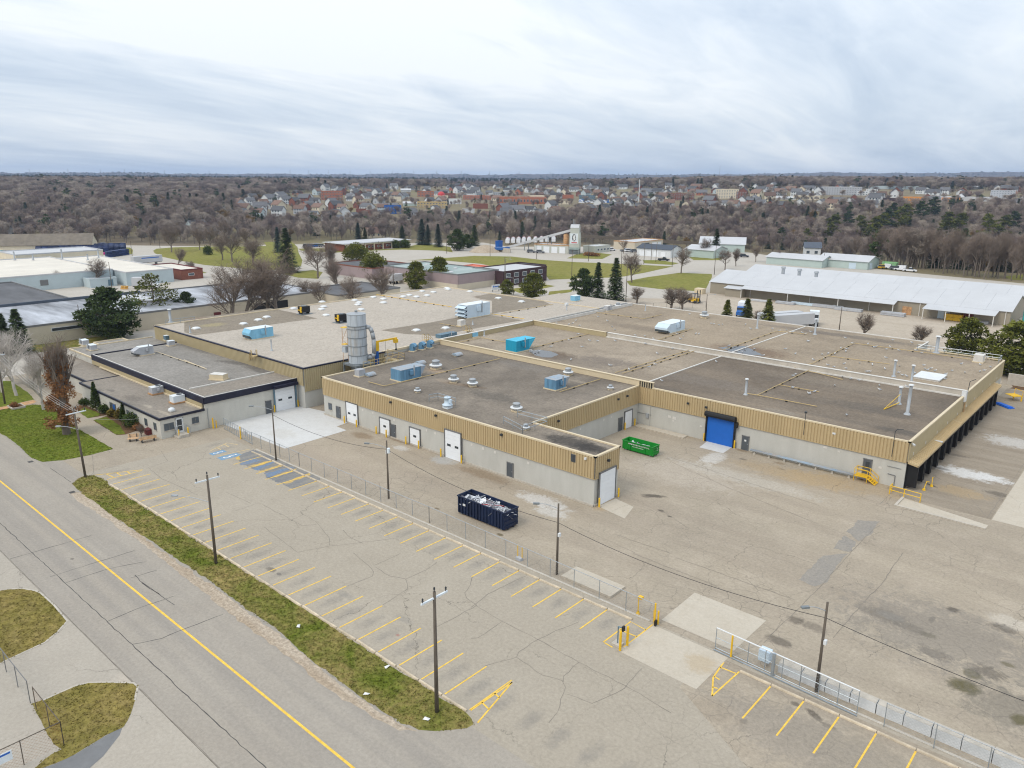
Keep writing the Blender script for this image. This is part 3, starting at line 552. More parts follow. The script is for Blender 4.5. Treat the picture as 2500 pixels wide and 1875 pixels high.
patch(C2, [(730, 760), (1000, 690), (940, 720), (760, 800)], 'blue_smear', 0.0105, 4)
patch(C2, [(560, 695), (820, 632), (790, 650), (640, 700)], 'smear', 0.0115, 5)
patch(C2, [(655, 750), (890, 668), (860, 695), (690, 750)], 'smear', 0.0115, 6)
patch(C2, [(755, 800), (1015, 715), (990, 740), (830, 790)], 'smear', 0.0115, 7)
patch(C2, [(880, 850), (1125, 757), (1130, 775), (930, 850)], 'smear', 0.0115, 8)
patch(C2, [(490, 585), (560, 590), (640, 650), (500, 650), (470, 625)], 'smear', 0.007, 9)
for i, cxy in enumerate(((300, 572), (405, 605))):
    cx, cy = G(*C2(*cxy)); s_ = 0.55+0.2*i
    MB().sheet(jag([(cx-s_, cy-2*s_), (cx+s_, cy-2*s_), (cx+s_, cy+2*s_), (cx-s_, cy+2*s_)], 0.3, 0.07, 20+i), 0.0125).build('accessible_square', MT['blue_smear2'], PARK)
    mk = MB()          # wheelchair sign, weathered
    for j in range(14):
        t0, t1 = -2.6+j*4.6/14, -2.6+(j+1)*4.6/14; r0, r1 = .28*s_, .45*s_
        mk.add([(cx+math.cos(t)*r, cy-.5*s_+math.sin(t)*r*1.6, 0.0155) for t, r in ((t0, r0), (t0, r1), (t1, r1), (t1, r0))], [(0, 1, 2, 3)])
    mk.box(cx-.08*s_, cx+.1*s_, cy-.2*s_, cy+1.0*s_, 0.0150, 0.0154); mk.box(cx-.08*s_, cx+.5*s_, cy-.1*s_, cy+.1*s_, 0.0150, 0.0153); mk.lathe(cx, cy+1.3*s_, [(0, .0152), (.2*s_, .0152)], 10)
    mk.build('accessible_symbol', MT['paint_white'], PARK)
# kerb lip along the fence
MB().box(-96.5, -30.6, 53.2, 53.46, -0.02, 0.06).build('kerb', MT['concrete'], kind='structure')
MB().box(-21.6, 40, 53.0, 53.25, -0.02, 0.05).build('kerb', MT['concrete'], kind='structure')
# rim kerbs of the grass islands
for pl in (isl1[2:-1], isl2[:8]): strip(pl, 0.16, 0.018, 'kerb', 'concrete', [o for o in C.objects if o.name == 'driveway'][0])
# grass tufts: uneven blades over the lawns near the camera
def pip(p, poly):
    x, y = p; c = False; n = len(poly)
    for i in range(n):
        x0, y0 = poly[i]; x1, y1 = poly[i-1]
        if (y0 > y) != (y1 > y) and x < (x1-x0)*(y-y0)/(y1-y0)+x0: c = not c
    return c
def tufts(name, polys, dens, hmin, hmax, m, lab, seed):
    rn = random.Random(seed); V = []; F = []
    for pl in polys:
        x0, x1 = min(p[0] for p in pl), max(p[0] for p in pl); y0, y1 = min(p[1] for p in pl), max(p[1] for p in pl)
        x0 = max(x0, -175)
        for _ in range(int((x1-x0)*(y1-y0)*dens)):
            p = (rn.uniform(x0, x1), rn.uniform(y0, y1))
            if not pip(p, pl): continue
            for _k in range(2):
                a = rn.uniform(0, 6.3); r = rn.uniform(.03, .09); h = rn.uniform(hmin, hmax); q = (p[0]+rn.uniform(-.12, .12), p[1]+rn.uniform(-.12, .12)); b = len(V)
                V += [(q[0]-r*math.cos(a), q[1]-r*math.sin(a), .012), (q[0]+r*math.cos(a), q[1]+r*math.sin(a), .012), (q[0]+rn.uniform(-.1, .1), q[1]+rn.uniform(-.1, .1), .012+h)]; F.append((b, b+1, b+2))
    mb = MB(); mb.v = V; mb.f = F; mb.m = [0]*len(F); mb.build(name, MT[m], kind='stuff', label=lab)
tufts('grass', [verge], 28, .03, .12, 'grass', 'mown grass of the long verge between road and parking', 1)
tufts('grass', [lawn1], 18, .03, .10, 'grass_lush', 'green lawn grass by the office walk', 2)
tufts('grass', [isl1, isl2], 22, .03, .10, 'grass_dry', 'dry grass on the islands by the driveway', 3)
# ================================================================== the factory
FB = empty('factory_building', (-80, 100, 0), 0, 'sprawling tan and grey flat-roofed factory filling the middle of the site', 'factory')
FBo = Vector((-80, 100, 0))
def fpart(mb, name, m, parent=None, smooth=False, label=None):
    mb.v = [(x-FBo.x, y-FBo.y, z) for x, y, z in mb.v]
    mats = [MT[k] for k in m] if isinstance(m, (list, tuple)) else MT[m]
    return mb.build(name, mats, parent or FB, smooth, label)
def roofmat(name, a, b, c, stains=(), streak=None, big=0.05):
    sh = [(x-FBo.x, y-FBo.y, rx, ry, ro, col, st, nz) for (x, y, rx, ry, ro, col, st, nz) in stains]
    MT[name] = ground_mat(name, a, b, c, sh, grain=0.2, big=big, fine=1.6, streak=streak)
def SR(px, z, rx, ry, col, st=.6, nz=1.0, rot=0.0): x, y = G(*px, z); return (x, y, rx, ry, rot, col, st, nz)
DKR = (0.085, 0.078, 0.07); LTR = (0.40, 0.33, 0.25)
roofmat('roof_annex', (0.15, 0.128, 0.105), (0.25, 0.213, 0.172), (0.115, 0.10, 0.084), [SR(B3(610, 830), 6.3, 2.2, 1.4, (.33, .25, .18), .7), SR(B3(860, 960), 6.3, 4.5, .8, (.13, .09, .06), .7, .8, .25), SR(B3(720, 930), 6.3, 3.5, 1.2, (.30, .24, .18), .5, 1.2), SR(B3(1330, 1200), 6.3, 1.6, 1.3, (.34, .29, .23), .6), SR(B3(1900, 930), 6.3, 2.5, .7, (.32, .27, .21), .5), SR(B3(830, 730), 6.3, 2.0, .5, (.30, .25, .19), .5, 1., -.5), SR(B3(1130, 1060), 6.3, 5, 2, DKR, .5, 1.4), SR(B3(700, 700), 6.3, 6, 2.5, DKR, .45, 1.5), SR(B3(1400, 780), 6.3, 7, 3, (.20, .18, .16), .5, 1.4), SR(B3(2000, 1080), 6.3, 3, 2, (.2, .17, .14), .5), SR(B3(420, 790), 6.3, 3, 1.6, (.27, .22, .17), .5), SR(C3(1650, 480), 6.3, 5, 2.0, (.045, .042, .04), .75, 1.2), SR(C3(1850, 540), 6.3, 3.5, 1.5, (.045, .042, .04), .7, 1.0)])
roofmat('roof_main', (0.13, 0.105, 0.082), (0.225, 0.182, 0.138), (0.20, 0.162, 0.124), [SR(B5(300, 1000), 6.35, 12, 3, (.22, .185, .145), .5, 1.5), SR(B4(1100, 1000), 6.35, 12, 3, (.19, .165, .14), .4, 1.6), SR(B5(700, 1250), 6.35, 7, 3, (.11, .098, .085), .5, 1.5), SR(B4(1800, 1280), 6.35, 3, 1.0, (.25, .22, .18), .5), SR(B5(1000, 1480), 6.35, 3.5, 1.5, DKR, .5, 1.2), SR(B4(600, 1050), 6.35, 6, 2, DKR, .4, 1.4)], streak=((0.03, 0.35, 1), (0.115, 0.10, 0.085), 0.5))
roofmat('roof_centre', (0.235, 0.193, 0.147), (0.345, 0.288, 0.222), (0.205, 0.168, 0.13), [SR(B3(1640, 690), 6.3, 5.4, 3.6, (.12, .085, .06), .85, .9), SR(B3(1000, 610), 6.3, 4, 2.5, (.20, .165, .13), .55, 1.3), SR(B3(1900, 750), 6.3, 8, 3.5, (.17, .145, .12), .55, 1.6), SR(B4(150, 800), 6.3, 7, 3, (.16, .135, .115), .6, 1.5), SR(B3(1700, 540), 6.3, 6, 2, (.35, .29, .23), .4, 1.4), SR(B3(1150, 470), 6.3, 6, 2, (.24, .2, .16), .4, 1.4)])
roofmat('roof_back', (0.315, 0.255, 0.187), (0.24, 0.195, 0.145), (0.345, 0.285, 0.213), [SR(B4(1500, 700), 6.35, 8.5, 5, (.17, .12, .085), .8, .9), SR(B4(400, 470), 6.35, 9, 3, (.19, .155, .12), .6, 1.4), SR(B5(500, 560), 6.35, 14, 2.2, (.15, .128, .108), .7, 1.3), SR(B4(1900, 480), 6.35, 9, 2, (.18, .15, .125), .6, 1.4), SR(B5(1300, 760), 6.35, 8, 3, (.215, .175, .14), .6, 1.4), SR(B3(1700, 380), 6.35, 2.5, 1.0, (.19, .15, .11), .6), SR(B4(1380, 410), 6.35, 1.2, .4, DKR, .6)])
roofmat('roof_tall', (0.40, 0.355, 0.30), (0.42, 0.372, 0.315), (0.375, 0.33, 0.278), [SR(B3(1100, 175), 6.9, 3.5, 6.0, (.13, .09, .06), .85, .8, 1.5), SR(B3(300, 440), 6.9, 14, 1.6, (.22, .185, .145), .0, 1.)])
roofmat('roof_tall_dark', (0.245, 0.21, 0.165), (0.21, 0.178, 0.14), (0.28, 0.24, 0.19), [SR(B2(290, 470), 6.9, 2.2, 3.0, (.34, .29, .16), .6, .9), SR(B2(350, 400), 6.9, 5, 3, (.27, .235, .19), .5, 1.3), SR(B2(600, 340), 6.9, 4, 2, (.17, .14, .11), .5), SR(B2(120, 410), 6.9, 2, 3, (.24, .16, .11), .5)])
roofmat('roof_low', (0.215, 0.20, 0.178), (0.28, 0.26, 0.235), (0.18, 0.167, 0.148), [SR(B2(560, 860), 4.8, 6, 1.2, DKR, .55, 1.4, .35), SR(B2(150, 720), 4.8, 8, 1.3, (.14, .13, .115), .5, 1.4), SR(B2(760, 930), 4.8, 5, 1.2, DKR, .5, 1.3)])
roofmat('roof_office', (0.235, 0.205, 0.17), (0.265, 0.232, 0.195), (0.205, 0.18, 0.15), [SR(B1(1330, 1070), 3.3, 1.6, .5, (.40, .35, .28), .6), SR(B1(1480, 1130), 3.3, 2.4, .4, (.42, .36, .28), .5), SR(B1(1200, 1000), 3.3, 3, 1.2, (.15, .13, .11), .5), SR(B1(1000, 930), 3.3, 1.2, .5, DKR, .5), SR(B1(1700, 1060), 3.3, 2, .7, (.37, .32, .25), .5)])
# ---- wall shells (concrete block) and roof decks
TT, TM = 6.9, 6.3
blocks = [  # polygon, top, wall material, roof material
 ([(-103.3, 70), (-48.7, 70), (-48.7, 74.9), (-62.5, 74.9), (-62.5, 101.2), (-108.5, 101.2), (-108.5, 87), (-103.3, 87)], 6.3, 'block_grey', 'roof_annex'),
 ([(-62.5, 101.2), (-22.7, 101.2), (-22.7, 129.7), (-62.5, 129.7)], 6.32, 'block_grey', 'roof_main'),
 ([(-108.5, 101.2), (-62.5, 101.2), (-62.5, 129.7), (-108.5, 129.7)], 6.3, 'block_grey', 'roof_centre'),
 ([(-108.5, 129.7), (-22.7, 129.7), (-22.7, 161.0), (-37.6, 161.0), (-37.6, 170.3), (-108.5, 170.3)], 6.35, 'block_grey', 'roof_back'),
 ([(-164, 69.8), (-108.5, 69.8), (-108.5, 155), (-164, 155)], TT, 'block_grey', 'roof_tall'),
 ([(-133, 155), (-108.5, 155), (-108.5, 170.3), (-133, 170.3)], TT-0.25, 'block_grey', 'roof_tall'),
 ([(-154, 53.3), (-110.6, 53.3), (-110.6, 69.8), (-154, 69.8)], 4.8, 'block_cream', 'roof_low'),
 ([(-166, 53.3), (-154, 53.3), (-154, 69.8), (-166, 69.8)], 4.2, 'block_cream', 'roof_low'),
 ([(-172, 60), (-166, 60), (-166, 66), (-172, 66)], 3.6, 'block_cream', 'roof_low'),
 ([(-141, 46.2), (-110.6, 46.2), (-110.6, 53.3), (-141, 53.3)], 3.2, 'block_cream', 'roof_office'),
 ([(-168, 47.6), (-141, 47.6), (-141, 53.3), (-168, 53.3)], 3.0, 'block_cream', 'roof_office')]
for pl, h, wm, rm in blocks:
    mb = MB(); n = len(pl); mb.add([(x, y, -0.1) for x, y in pl]+[(x, y, h) for x, y in pl], [(i, (i+1) % n, n+(i+1) % n, n+i) for i in range(n)]); fpart(mb, 'wall', wm)
    fpart(MB().sheet(pl, h), 'roof', rm)
# lighter and darker membrane fields on the tall roof
fpart(MB().sheet(PG(B2, [(0, 545), (110, 575), (560, 515), (1100, 435), (1350, 405), (1100, 345), (870, 300), (0, 415)], TT), TT+.006), 'roof_field', 'roof_tall_dark')
fpart(MB().sheet(PG(B3, [(110, 465), (560, 395), (800, 350), (1100, 330), (1390, 375), (900, 460), (600, 520), (480, 505), (330, 500)], TT), TT+.006), 'roof_field', 'roof_tall_dark')
fpart(MB().sheet(PG(B3, [(1110, 315), (1640, 235), (1550, 190), (1350, 150), (1100, 130), (960, 165), (1110, 200)], TT), TT+.006), 'roof_field', 'roof_tall_dark')
fpart(MB().sheet(PG(B2, [(20, 1130), (180, 1190), (1215, 985), (1020, 935)], 4.8), 4.806), 'roof_field', 'roof_office')
def coping(pts, z0, z1, wd, m, name='coping', off=0.0):
    mb = MB()
    for k, (a, b) in enumerate(zip(pts, pts[1:])):
        dx_, dy_ = b[0]-a[0], b[1]-a[1]; l = math.hypot(dx_, dy_); ux, uy = dx_/l, dy_/l; nx, ny = uy, -ux; e = wd/2
        zz = z1+0.003*(k % 2)
        c = [(a[0]-ux*e+nx*(off+e), a[1]-uy*e+ny*(off+e)), (b[0]+ux*e+nx*(off+e), b[1]+uy*e+ny*(off+e)), (b[0]+ux*e+nx*(off-e), b[1]+uy*e+ny*(off-e)), (a[0]-ux*e+nx*(off-e), a[1]-uy*e+ny*(off-e))]
        mb.prism(c, z0, zz, bottom=True)
    return fpart(mb, name, m)
def siding(p0, p1, z0, z1, m='siding_tan', pitch=0.42, depth=0.09, off=0.06, name='siding', flat=False):
    dx_, dy_ = p1[0]-p0[0], p1[1]-p0[1]; l = math.hypot(dx_, dy_); ux, uy = dx_/l, dy_/l; nx, ny = uy, -ux
    P = []; s_ = 0.0
    while s_ < l-0.01:
        for ds, o_ in ((0, depth), (.60, depth), (.72, 0), (.88, 0)):
            q = s_+ds*pitch
            if q < l: P.append((q, o_))
        s_ += pitch
    P.append((l, depth)); V = []; n = len(P)
    for z in (z0, z1):
        for q, o_ in P: V.append((p0[0]+ux*q+nx*(off+o_), p0[1]+uy*q+ny*(off+o_), z))
    mb = MB().add(V, [(i, i+1, n+i+1, n+i) for i in range(n-1)])
    # drip flashing and closed underside
    a, b = p0, p1; mb.prism([(a[0], a[1]), (b[0], b[1]), (b[0]+nx*(off+depth+.03), b[1]+ny*(off+depth+.03)), (a[0]+nx*(off+depth+.03), a[1]+ny*(off+depth+.03))], z0-.05, z0, bottom=True)
    return fpart(mb, name, m)
# annex
siding((-103.3, 70), (-48.7, 70), 3.55, 6.3); siding((-48.7, 69.9), (-48.7, 74.9), 3.55, 6.3); siding((-62.5, 74.9), (-62.5, 101.05), 3.55, 6.3); siding((-103.3, 87), (-103.3, 70), 3.55, 6.3); siding((-48.7, 74.9), (-62.3, 74.9), 3.55, 6.3)
coping([(-103.3, 87), (-103.3, 70), (-48.7, 70), (-48.7, 74.9), (-62.5, 74.9), (-62.5, 101.0)], 6.26, 6.46, 0.34, 'trim_tan')
fpart(MB().box(-103.4, -48.6, 69.86, 69.99, -0.1, 0.22).box(-48.69, -48.56, 69.86, 74.9, -0.1, 0.22), 'foundation', 'concrete')
# main front: raised stub, siding, coping
siding((-62.4, 101.2), (-60.0, 101.2), 3.6, 7.25); siding((-60.0, 101.2), (-22.7, 101.2), 3.6, 6.3, 'siding_tan')
coping([(-59.9, 101.2), (-22.7, 101.2), (-22.7, 130.0)], 6.28, 6.46, 0.34, 'trim_tan')
coping([(-22.7, 130.2), (-22.7, 161.0), (-37.6, 161.0)], 6.48, 6.66, 0.30, 'trim_tan')
coping([(-37.6, 161.0), (-37.6, 170.3), (-133, 170.3)], 6.33, 6.50, 0.30, 'trim_white')
# parapet of the taller centre roof over the annex, capped
def parapet(pts, z0, z1, wd, m, cap, capw=0.5): coping(pts, z0, z1, wd, m, 'parapet'); coping(pts, z1, z1+0.1, capw, cap, 'parapet_cap')
parapet([(-108.4, 101.2), (-60.1, 101.2)], 6.25, 7.2, 0.3, 'trim_tan', 'trim_tan')
parapet([(-108.5, 101.5), (-108.5, 129.5)], 6.25, 7.25, 0.35, 'siding_tan2', 'trim_white')
parapet([(-108.5, 129.7), (-88.5, 129.7)], 6.25, 7.25, 0.35, 'siding_tan2', 'trim_tan')
parapet([(-88.3, 129.7), (-22.6, 129.7)], 6.25, 7.25, 0.35, 'parapet_conc', 'trim_white')
fpart(MB().box(-88.3, -23.0, 129.15, 129.45, 6.33, 6.55), 'parapet_base', 'trim_white')
coping([(-108.6, 87), (-108.6, 101.2)], TT-.1, TT+.3, .4, 'trim_tan')
for x in (-108.9, -107.2): coping([(x, 130.2), (x, 168)], 6.3, 7.0, 0.2, 'trim_white', 'gutter_wall')
fpart(MB().sheet([(-108.8, 130.2), (-107.3, 130.2), (-107.3, 168), (-108.8, 168)], 6.75), 'gutter', 'frame_grey')
for xx in (-62.5, ): fpart(MB().box(xx-.12, xx+.12, 101.5, 129.4, 6.3, 6.46), 'roof_curb', 'trim_white')
fpart(MB().box(-62.7, -62.45, 130, 170, 6.35, 6.47), 'roof_curb', 'trim_white')
# tall block
siding((-164, 69.8), (-108.5, 69.8), 4.0, TT, 'siding_tan2'); siding((-108.5, 69.8), (-108.5, 87.0), 3.0, TT, 'siding_tan2')
coping([(-164, 69.8), (-108.5, 69.8), (-108.5, 87)], TT-.02, TT+.2, 0.36, 'navy', off=.02); coping([(-164, 155), (-164, 69.8)], TT-.02, TT+.22, 0.36, 'trim_tan'); coping([(-108.5, 155), (-164, 155)], TT-.02, TT+.18, 0.3, 'trim_tan')
# low wing with deep navy fascia, office with thin fascia
coping([(-154, 69.6), (-154, 53.3), (-110.6, 53.3), (-110.6, 69.8)], 4.0, 5.0, 0.3, 'navy', 'fascia', off=.12)
coping([(-154, 53.36), (-110.5, 53.36)], 4.99, 5.05, 0.16, 'trim_white'); coping([(-110.6, 53.4), (-110.6, 69.8)], 4.99, 5.05, 0.16, 'trim_white')
coping([(-166, 69.8), (-166, 53.3), (-154, 53.3)], 4.15, 4.4, .25, 'trim_tan'); coping([(-166, 60), (-172, 60), (-172, 66), (-166, 66)][::-1], 3.55, 3.8, .25, 'trim_tan')
coping([(-141, 53.3), (-141, 46.2), (-110.6, 46.2), (-110.6, 53.0)], 2.95, 3.3, 0.22, 'navy', 'fascia', off=.1)
coping([(-168, 47.6), (-141, 47.6)], 2.7, 3.1, .22, 'navy', 'fascia', off=.1)
fpart(MB().box(-150, -110.9, 52.75, 52.95, 3.2, 3.42), 'flashing', 'trim_tan')
fpart(MB().box(-154, -111, 53.0, 53.14, 3.2, 4.0), 'upper_wall', 'siding_tan2')
fpart(MB().add([(x, y, z) for x, y in PG(B2, [(50, 1120), (1000, 930)], 4.8) for z in (4.8, 4.98)], [(0, 1, 3, 2)]).box(0, .01, 0, .01, 0, .01), 'flashing', 'trim_white') if False else None
a_, b_2 = G(*B2(60, 1120), 4.8), G(*B2(1000, 930), 4.8); coping([(a_[0], a_[1]), (a_[0], 69.5)], 4.8, 4.98, .25, 'trim_white', 'roof_curb')
# ---- dock side: smooth panels, ribbed canopy and bays
pan = [101.2+i*(28.6/7) for i in range(8)]+[130.2+i*(30.6/8) for i in range(9)]
for y0, y1 in zip(pan, pan[1:]):
    if y1-y0 < 1: continue
    fpart(MB().box(-22.69, -22.55, y0+.012, y1-.012, 3.7, 6.3 if y1 < 130 else 6.5), 'wall_panel', 'siding_tan2')
fpart(MB().box(-22.9, -22.3, 129.2, 130.2, 5.6, 7.2), 'parapet_end', 'white_metal')
fpart(MB().tube((-22.4, 130.0, 3.8), (-22.4, 130.0, 6.0), .07), 'downspout', 'rust_tan')
def canopy(y0, y1, dz):
    P = []; y = y0
    while y < y1-.05:
        P += [(y, 0), (y+.46, 0), (y+.50, .12), (y+.56, .12)]; y += .6
    P.append((y1, 0)); n = len(P)
    V = [(-22.55, q, 3.78+o+dz) for q, o in P]+[(-21.35, q, 3.5+o+dz) for q, o in P]
    mb = MB().add(V, [(i, n+i, n+i+1, i+1) for i in range(n-1)])
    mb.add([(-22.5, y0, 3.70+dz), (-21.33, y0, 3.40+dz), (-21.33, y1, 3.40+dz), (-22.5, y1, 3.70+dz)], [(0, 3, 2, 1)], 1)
    mb.box(-21.37, -21.29, y0, y1, 3.28+dz, 3.52+dz, 0)
    mb.add([(-22.55, y0, 3.5+dz), (-21.3, y0, 3.28+dz), (-21.3, y0, 3.52+dz), (-22.55, y0, 3.8+dz)], [(0, 1, 2, 3)], 0)
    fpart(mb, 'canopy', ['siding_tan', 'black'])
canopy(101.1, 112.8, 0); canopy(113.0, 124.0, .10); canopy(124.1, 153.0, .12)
fpart(MB().box(-22.5, -21.3, 112.7, 113.0, 3.6, 3.74), 'canopy_end', 'white_metal')
bay0 = MB(); bay0.box(-.05, .02, -1.35, 1.35, .9, 3.15, 0); dbx = bay0.mesh('dock_door', [MT['door_grey']])
bs = MB().box(0, 1.32, -1.62, -1.30, .35, 3.3).box(0, 1.32, 1.30, 1.62, .35, 3.3).box(0, 1.28, -1.3, 1.3, 3.0, 3.28).box(0.02, .22, -1.2, -.85, .35, .9).box(.02, .22, .85, 1.2, .35, .9)
bs.add([(.75, -1.3, .9), (.5, -.9, .9), (.5, -.9, 3.0), (.75, -1.3, 3.0)], [(0, 1, 2, 3)]); bs.add([(.75, 1.3, .9), (.5, .9, .9), (.5, .9, 3.0), (.75, 1.3, 3.0)], [(3, 2, 1, 0)])
shm = bs.mesh('dock_shelter', [MT['black']]); lvm = MB().box(0, .5, -1.0, 1.0, .78, .9).box(.1, .6, -1.0, -.85, .1, .8).box(.1, .6, .85, 1.0, .1, .8).mesh('dock_leveller', [MT['rust']])
fpart(MB().box(-22.685, -22.60, 101.4, 152.8, .0, 3.6), 'dock_shade_band', 'black')  # black band standing in for the deep shade under the canopy
for i in range(14):
    y = 103.2+i*3.55
    for nm, me in (('dock_door', dbx), ('dock_shelter', shm), ('dock_leveller', lvm)):
        o = bpy.data.objects.new(nm, me); C.objects.link(o); o.parent = FB; o.location = (-22.68-FBo.x, y-FBo.y, 0)
for i in range(10):
    y = 103.2+i*5.8; fpart(MB().box(-22.55, -22.52, y-.12, y+.12, 4.15, 4.5), 'dock_number_plate', 'trim_white')
# ---- doors and windows; local frame: x along the wall, -y outwards
def wall_obj(mb, name, m, wall, pos, z=0.0, parent=None, prx=0.0):
    mats = [MT[k] for k in m] if isinstance(m, (list, tuple)) else MT[m]
    if parent: return mb.build(name, mats, parent)
    if wall[0] == 'Y': loc, rz = (pos-FBo.x, wall[1]-FBo.y, z), 0
    else: loc, rz = (wall[1]-FBo.x, pos-FBo.y, z), math.pi/2
    return mb.build(name, mats, FB, loc=loc, rz=rz)
def overhead(wall, x0, x1, h, wins=1, m='door_white', z0=0.0, sec=5, side=True, hood=None):
    w_ = x1-x0; d = wall_obj(MB().box(-.02, w_+.02, -.07, -.005, 0, h+.02), 'overhead_door', 'frame_grey', wall, x0, z0)
    sh = h/sec
    for i in range(sec): MB().box(.02, w_-.02, -.115, -.065, i*sh+.008, (i+1)*sh-.008).build('panel', MT[m], d)
    f = MB(); f.box(-.14, -.02, -.17, 0, 0, h+.12).box(w_+.02, w_+.14, -.17, 0, 0, h+.12).box(-.14, w_+.14, -.17, 0, h+.02, h+.16); f.build('frame', MT['frame_grey'], d)
    for k in range(wins):
        c = w_*(k+.5)/wins; hw = .32 if w_ < 2.9 else .36
        MB().box(c-hw, c+hw, -.125, -.11, h*.5 if h < 3 else h*.44, (h*.5 if h < 3 else h*.44)+.34).build('window', MT['glass'], d)
    return d
def mandoor(wall, x, h=2.1, w_=.95, m='door_grey', glassy=False, z0=0.0):
    d = wall_obj(MB().box(0, w_, -.09, -.01, 0, h), 'door', m, wall, x, z0)
    MB().box(-.09, 0, -.12, 0, 0, h+.09).box(w_, w_+.09, -.12, 0, 0, h+.09).box(-.09, w_+.09, -.12, 0, h, h+.09).build('frame', MT['frame_grey' if not glassy else 'white_metal'], d)
    MB().box(w_-.16, w_-.06, -.14, -.09, .98, 1.04).build('handle', MT['galv'], d)
    if glassy: MB().box(.1, w_-.1, -.1, -.085, 1.1, h-.12).box(.1, w_-.1, -.1, -.085, .25, 1.0).build('pane', MT['glass'], d)
    return d
def window(wall, x, z, w_, h, m='glass2', mull=1):
    d = wall_obj(MB().box(0, w_, -.05, -.005, 0, h), 'window', 'frame_grey', wall, x, z)
    for k in range(mull+1): MB().box(.05+k*w_/(mull+1), (k+1)*w_/(mull+1)-.03, -.065, -.045, .06, h-.06).build('pane', MT[m], d)
    MB().box(-.06, w_+.06, -.12, 0, -.08, 0).build('sill', MT['concrete'], d)
    return d
WA = ('Y', 69.99)
gx = lambda zm, x, y: G(*zm(x, y))[0]
window(WA, -102.1, 1.15, .95, 1.15); mandoor(WA, gx(B2, 1602, 1405))
overhead(WA, gx(B2, 1672, 1450), gx(B2, 1782, 1488), 3.45, 2); overhead(WA, gx(B3, 105, 1398), gx(B3, 192, 1427), 2.6, 1); mandoor(WA, gx(B3, 225, 1425))
overhead(WA, gx(C3, 205, 490), gx(C3, 298, 518), 2.6, 1); overhead(('Y', 69.83), gx(C3, 538, 598), gx(C3, 688, 640), 4.05, 2, sec=7); mandoor(WA, gx(C3, 1078, 788))
for x in (-85.6, -78.4, -76.6, -69.3, -67.2, -65.0, -59.2, -93.1, -90.6): wall_obj(MB().box(0, .34, -.03, -.005, 0, .34), 'cover_plate', 'trim_white', WA, x, 2.75)
for px in ((20, 118), (428, 237), (1018, 410)):
    x, z = onY(*C3(*px), 69.9); q = wall_obj(MB().box(-.16, .16, -.42, -.11, -.1, .16).box(-.05, .05, -.15, 0, 0, .1), 'wall_light', 'insulator', WA, x, z)
x, z = onY(*C3(1660, 620), 69.9); lv = wall_obj(MB().box(-.35, .35, -.16, -.05, -.5, .5), 'louvre', 'frame_grey', WA, x, z)
for k in range(7): MB().box(-.31, .31, -.20, -.15, -.45+k*.135, -.38+k*.135).build('slat', MT['insulator'], lv)
x, z = onY(*C3(1775, 622), 69.9); wall_obj(MB().box(-.12, .12, -.4, -.11, -.12, .12), 'camera_housing', 'white_metal', WA, x, z)
WN = ('X', -48.71)
overhead(('X', -48.53), 70.75, 74.0, 4.05, 0, sec=7); wall_obj(MB().box(-.15, .15, -.45, -.11, -.1, .16), 'wall_light', 'insulator', WN, 72.4, 5.3)
WI = ('X', -62.51)
overhead(WI, 97.35, 99.35, 2.75, 0); mandoor(WI, 95.7)
for y in (80.5, 85.6, 91.5, 93.5): wall_obj(MB().box(0, .3, -.03, -.005, 0, .3), 'cover_plate', 'trim_white', WI, y, 2.7)
for y in (80.2, 95.0, 97.5): wall_obj(MB().box(-.15, .15, -.42, -.11, -.1, .16), 'wall_light', 'insulator', WI, y, 5.4)
WM = ('Y', 101.19)
d = overhead(('Y', 101.03), -50.2, -45.9, 4.15, 0, 'door_blue', sec=1)
rl = MB(); V = [];
for xx in (-.25, 4.55):
    for i in range(10): t = 2*math.pi*i/10; V.append((xx, -.42+.42*math.cos(t), 4.42+.42*math.sin(t)))
rl.add(V, [(i, (i+1) % 10, 10+(i+1) % 10, 10+i) for i in range(10)]+[tuple(range(10)), tuple(range(19, 9, -1))]); rl.build('roll_hood', MT['black'], d)
MB().box(-.22, 0, -.3, 0, 0, 4.2).box(4.3, 4.52, -.3, 0, 0, 4.2).build('guide', MT['black'], d); MB().box(4.5, 4.85, -.5, -.05, 3.2, 4.0).build('motor', MT['black'], d)
dd = mandoor(WM, -44.6); MB().box(.33, .62, -.11, -.088, 1.35, 1.6).build('notice', MT['paint_white'], dd)
dd = mandoor(WM, -27.75, z0=.75); MB().box(.25, .75, -.105, -.088, 1.1, 1.8).build('pane', MT['glass'], dd)
for x, z, w_ in ((-57.0, 2.2, .5), (-56.2, 2.1, .6), (-56.2, 1.75, .35), (-51.5, 1.9, .35), (-33.1, 3.0, .45), (-31.2, 2.9, .3), (-25.9, 2.0, .4)): wall_obj(MB().box(0, w_, -.03, -.005, 0, w_*.75), 'cover_plate', 'trim_white', WM, x, z)
wall_obj(MB().box(0, .45, -.22, 0, 0, .7), 'electrical_box', 'galv', WM, -60.9, 1.4); wall_obj(MB().path([(0, -.06, 0), (0, -.06, 3.5)], .05), 'conduit', 'block_grey', WM, -60.2, 0); wall_obj(MB().path([(0, -.06, 0), (3.1, -.06, .05)], .03), 'conduit', 'frame_grey', WM, -64.0+.9, 1.9)
wall_obj(MB().path([(0, -.06, 1.6), (.9, -.06, 1.55), (.9, -.06, 0)], .05), 'conduit', 'frame_grey', WM, -24.7, 0); wall_obj(MB().path([(0, -.05, 0), (1.7, -.05, 0)], .03), 'conduit', 'frame_grey', WM, -24.9, 2.6)
for x in (-53.6, -50.6): wall_obj(MB().box(-.15, .15, -.42, -.11, -.1, .16), 'wall_light', 'insulator', WM, x, 5.2)
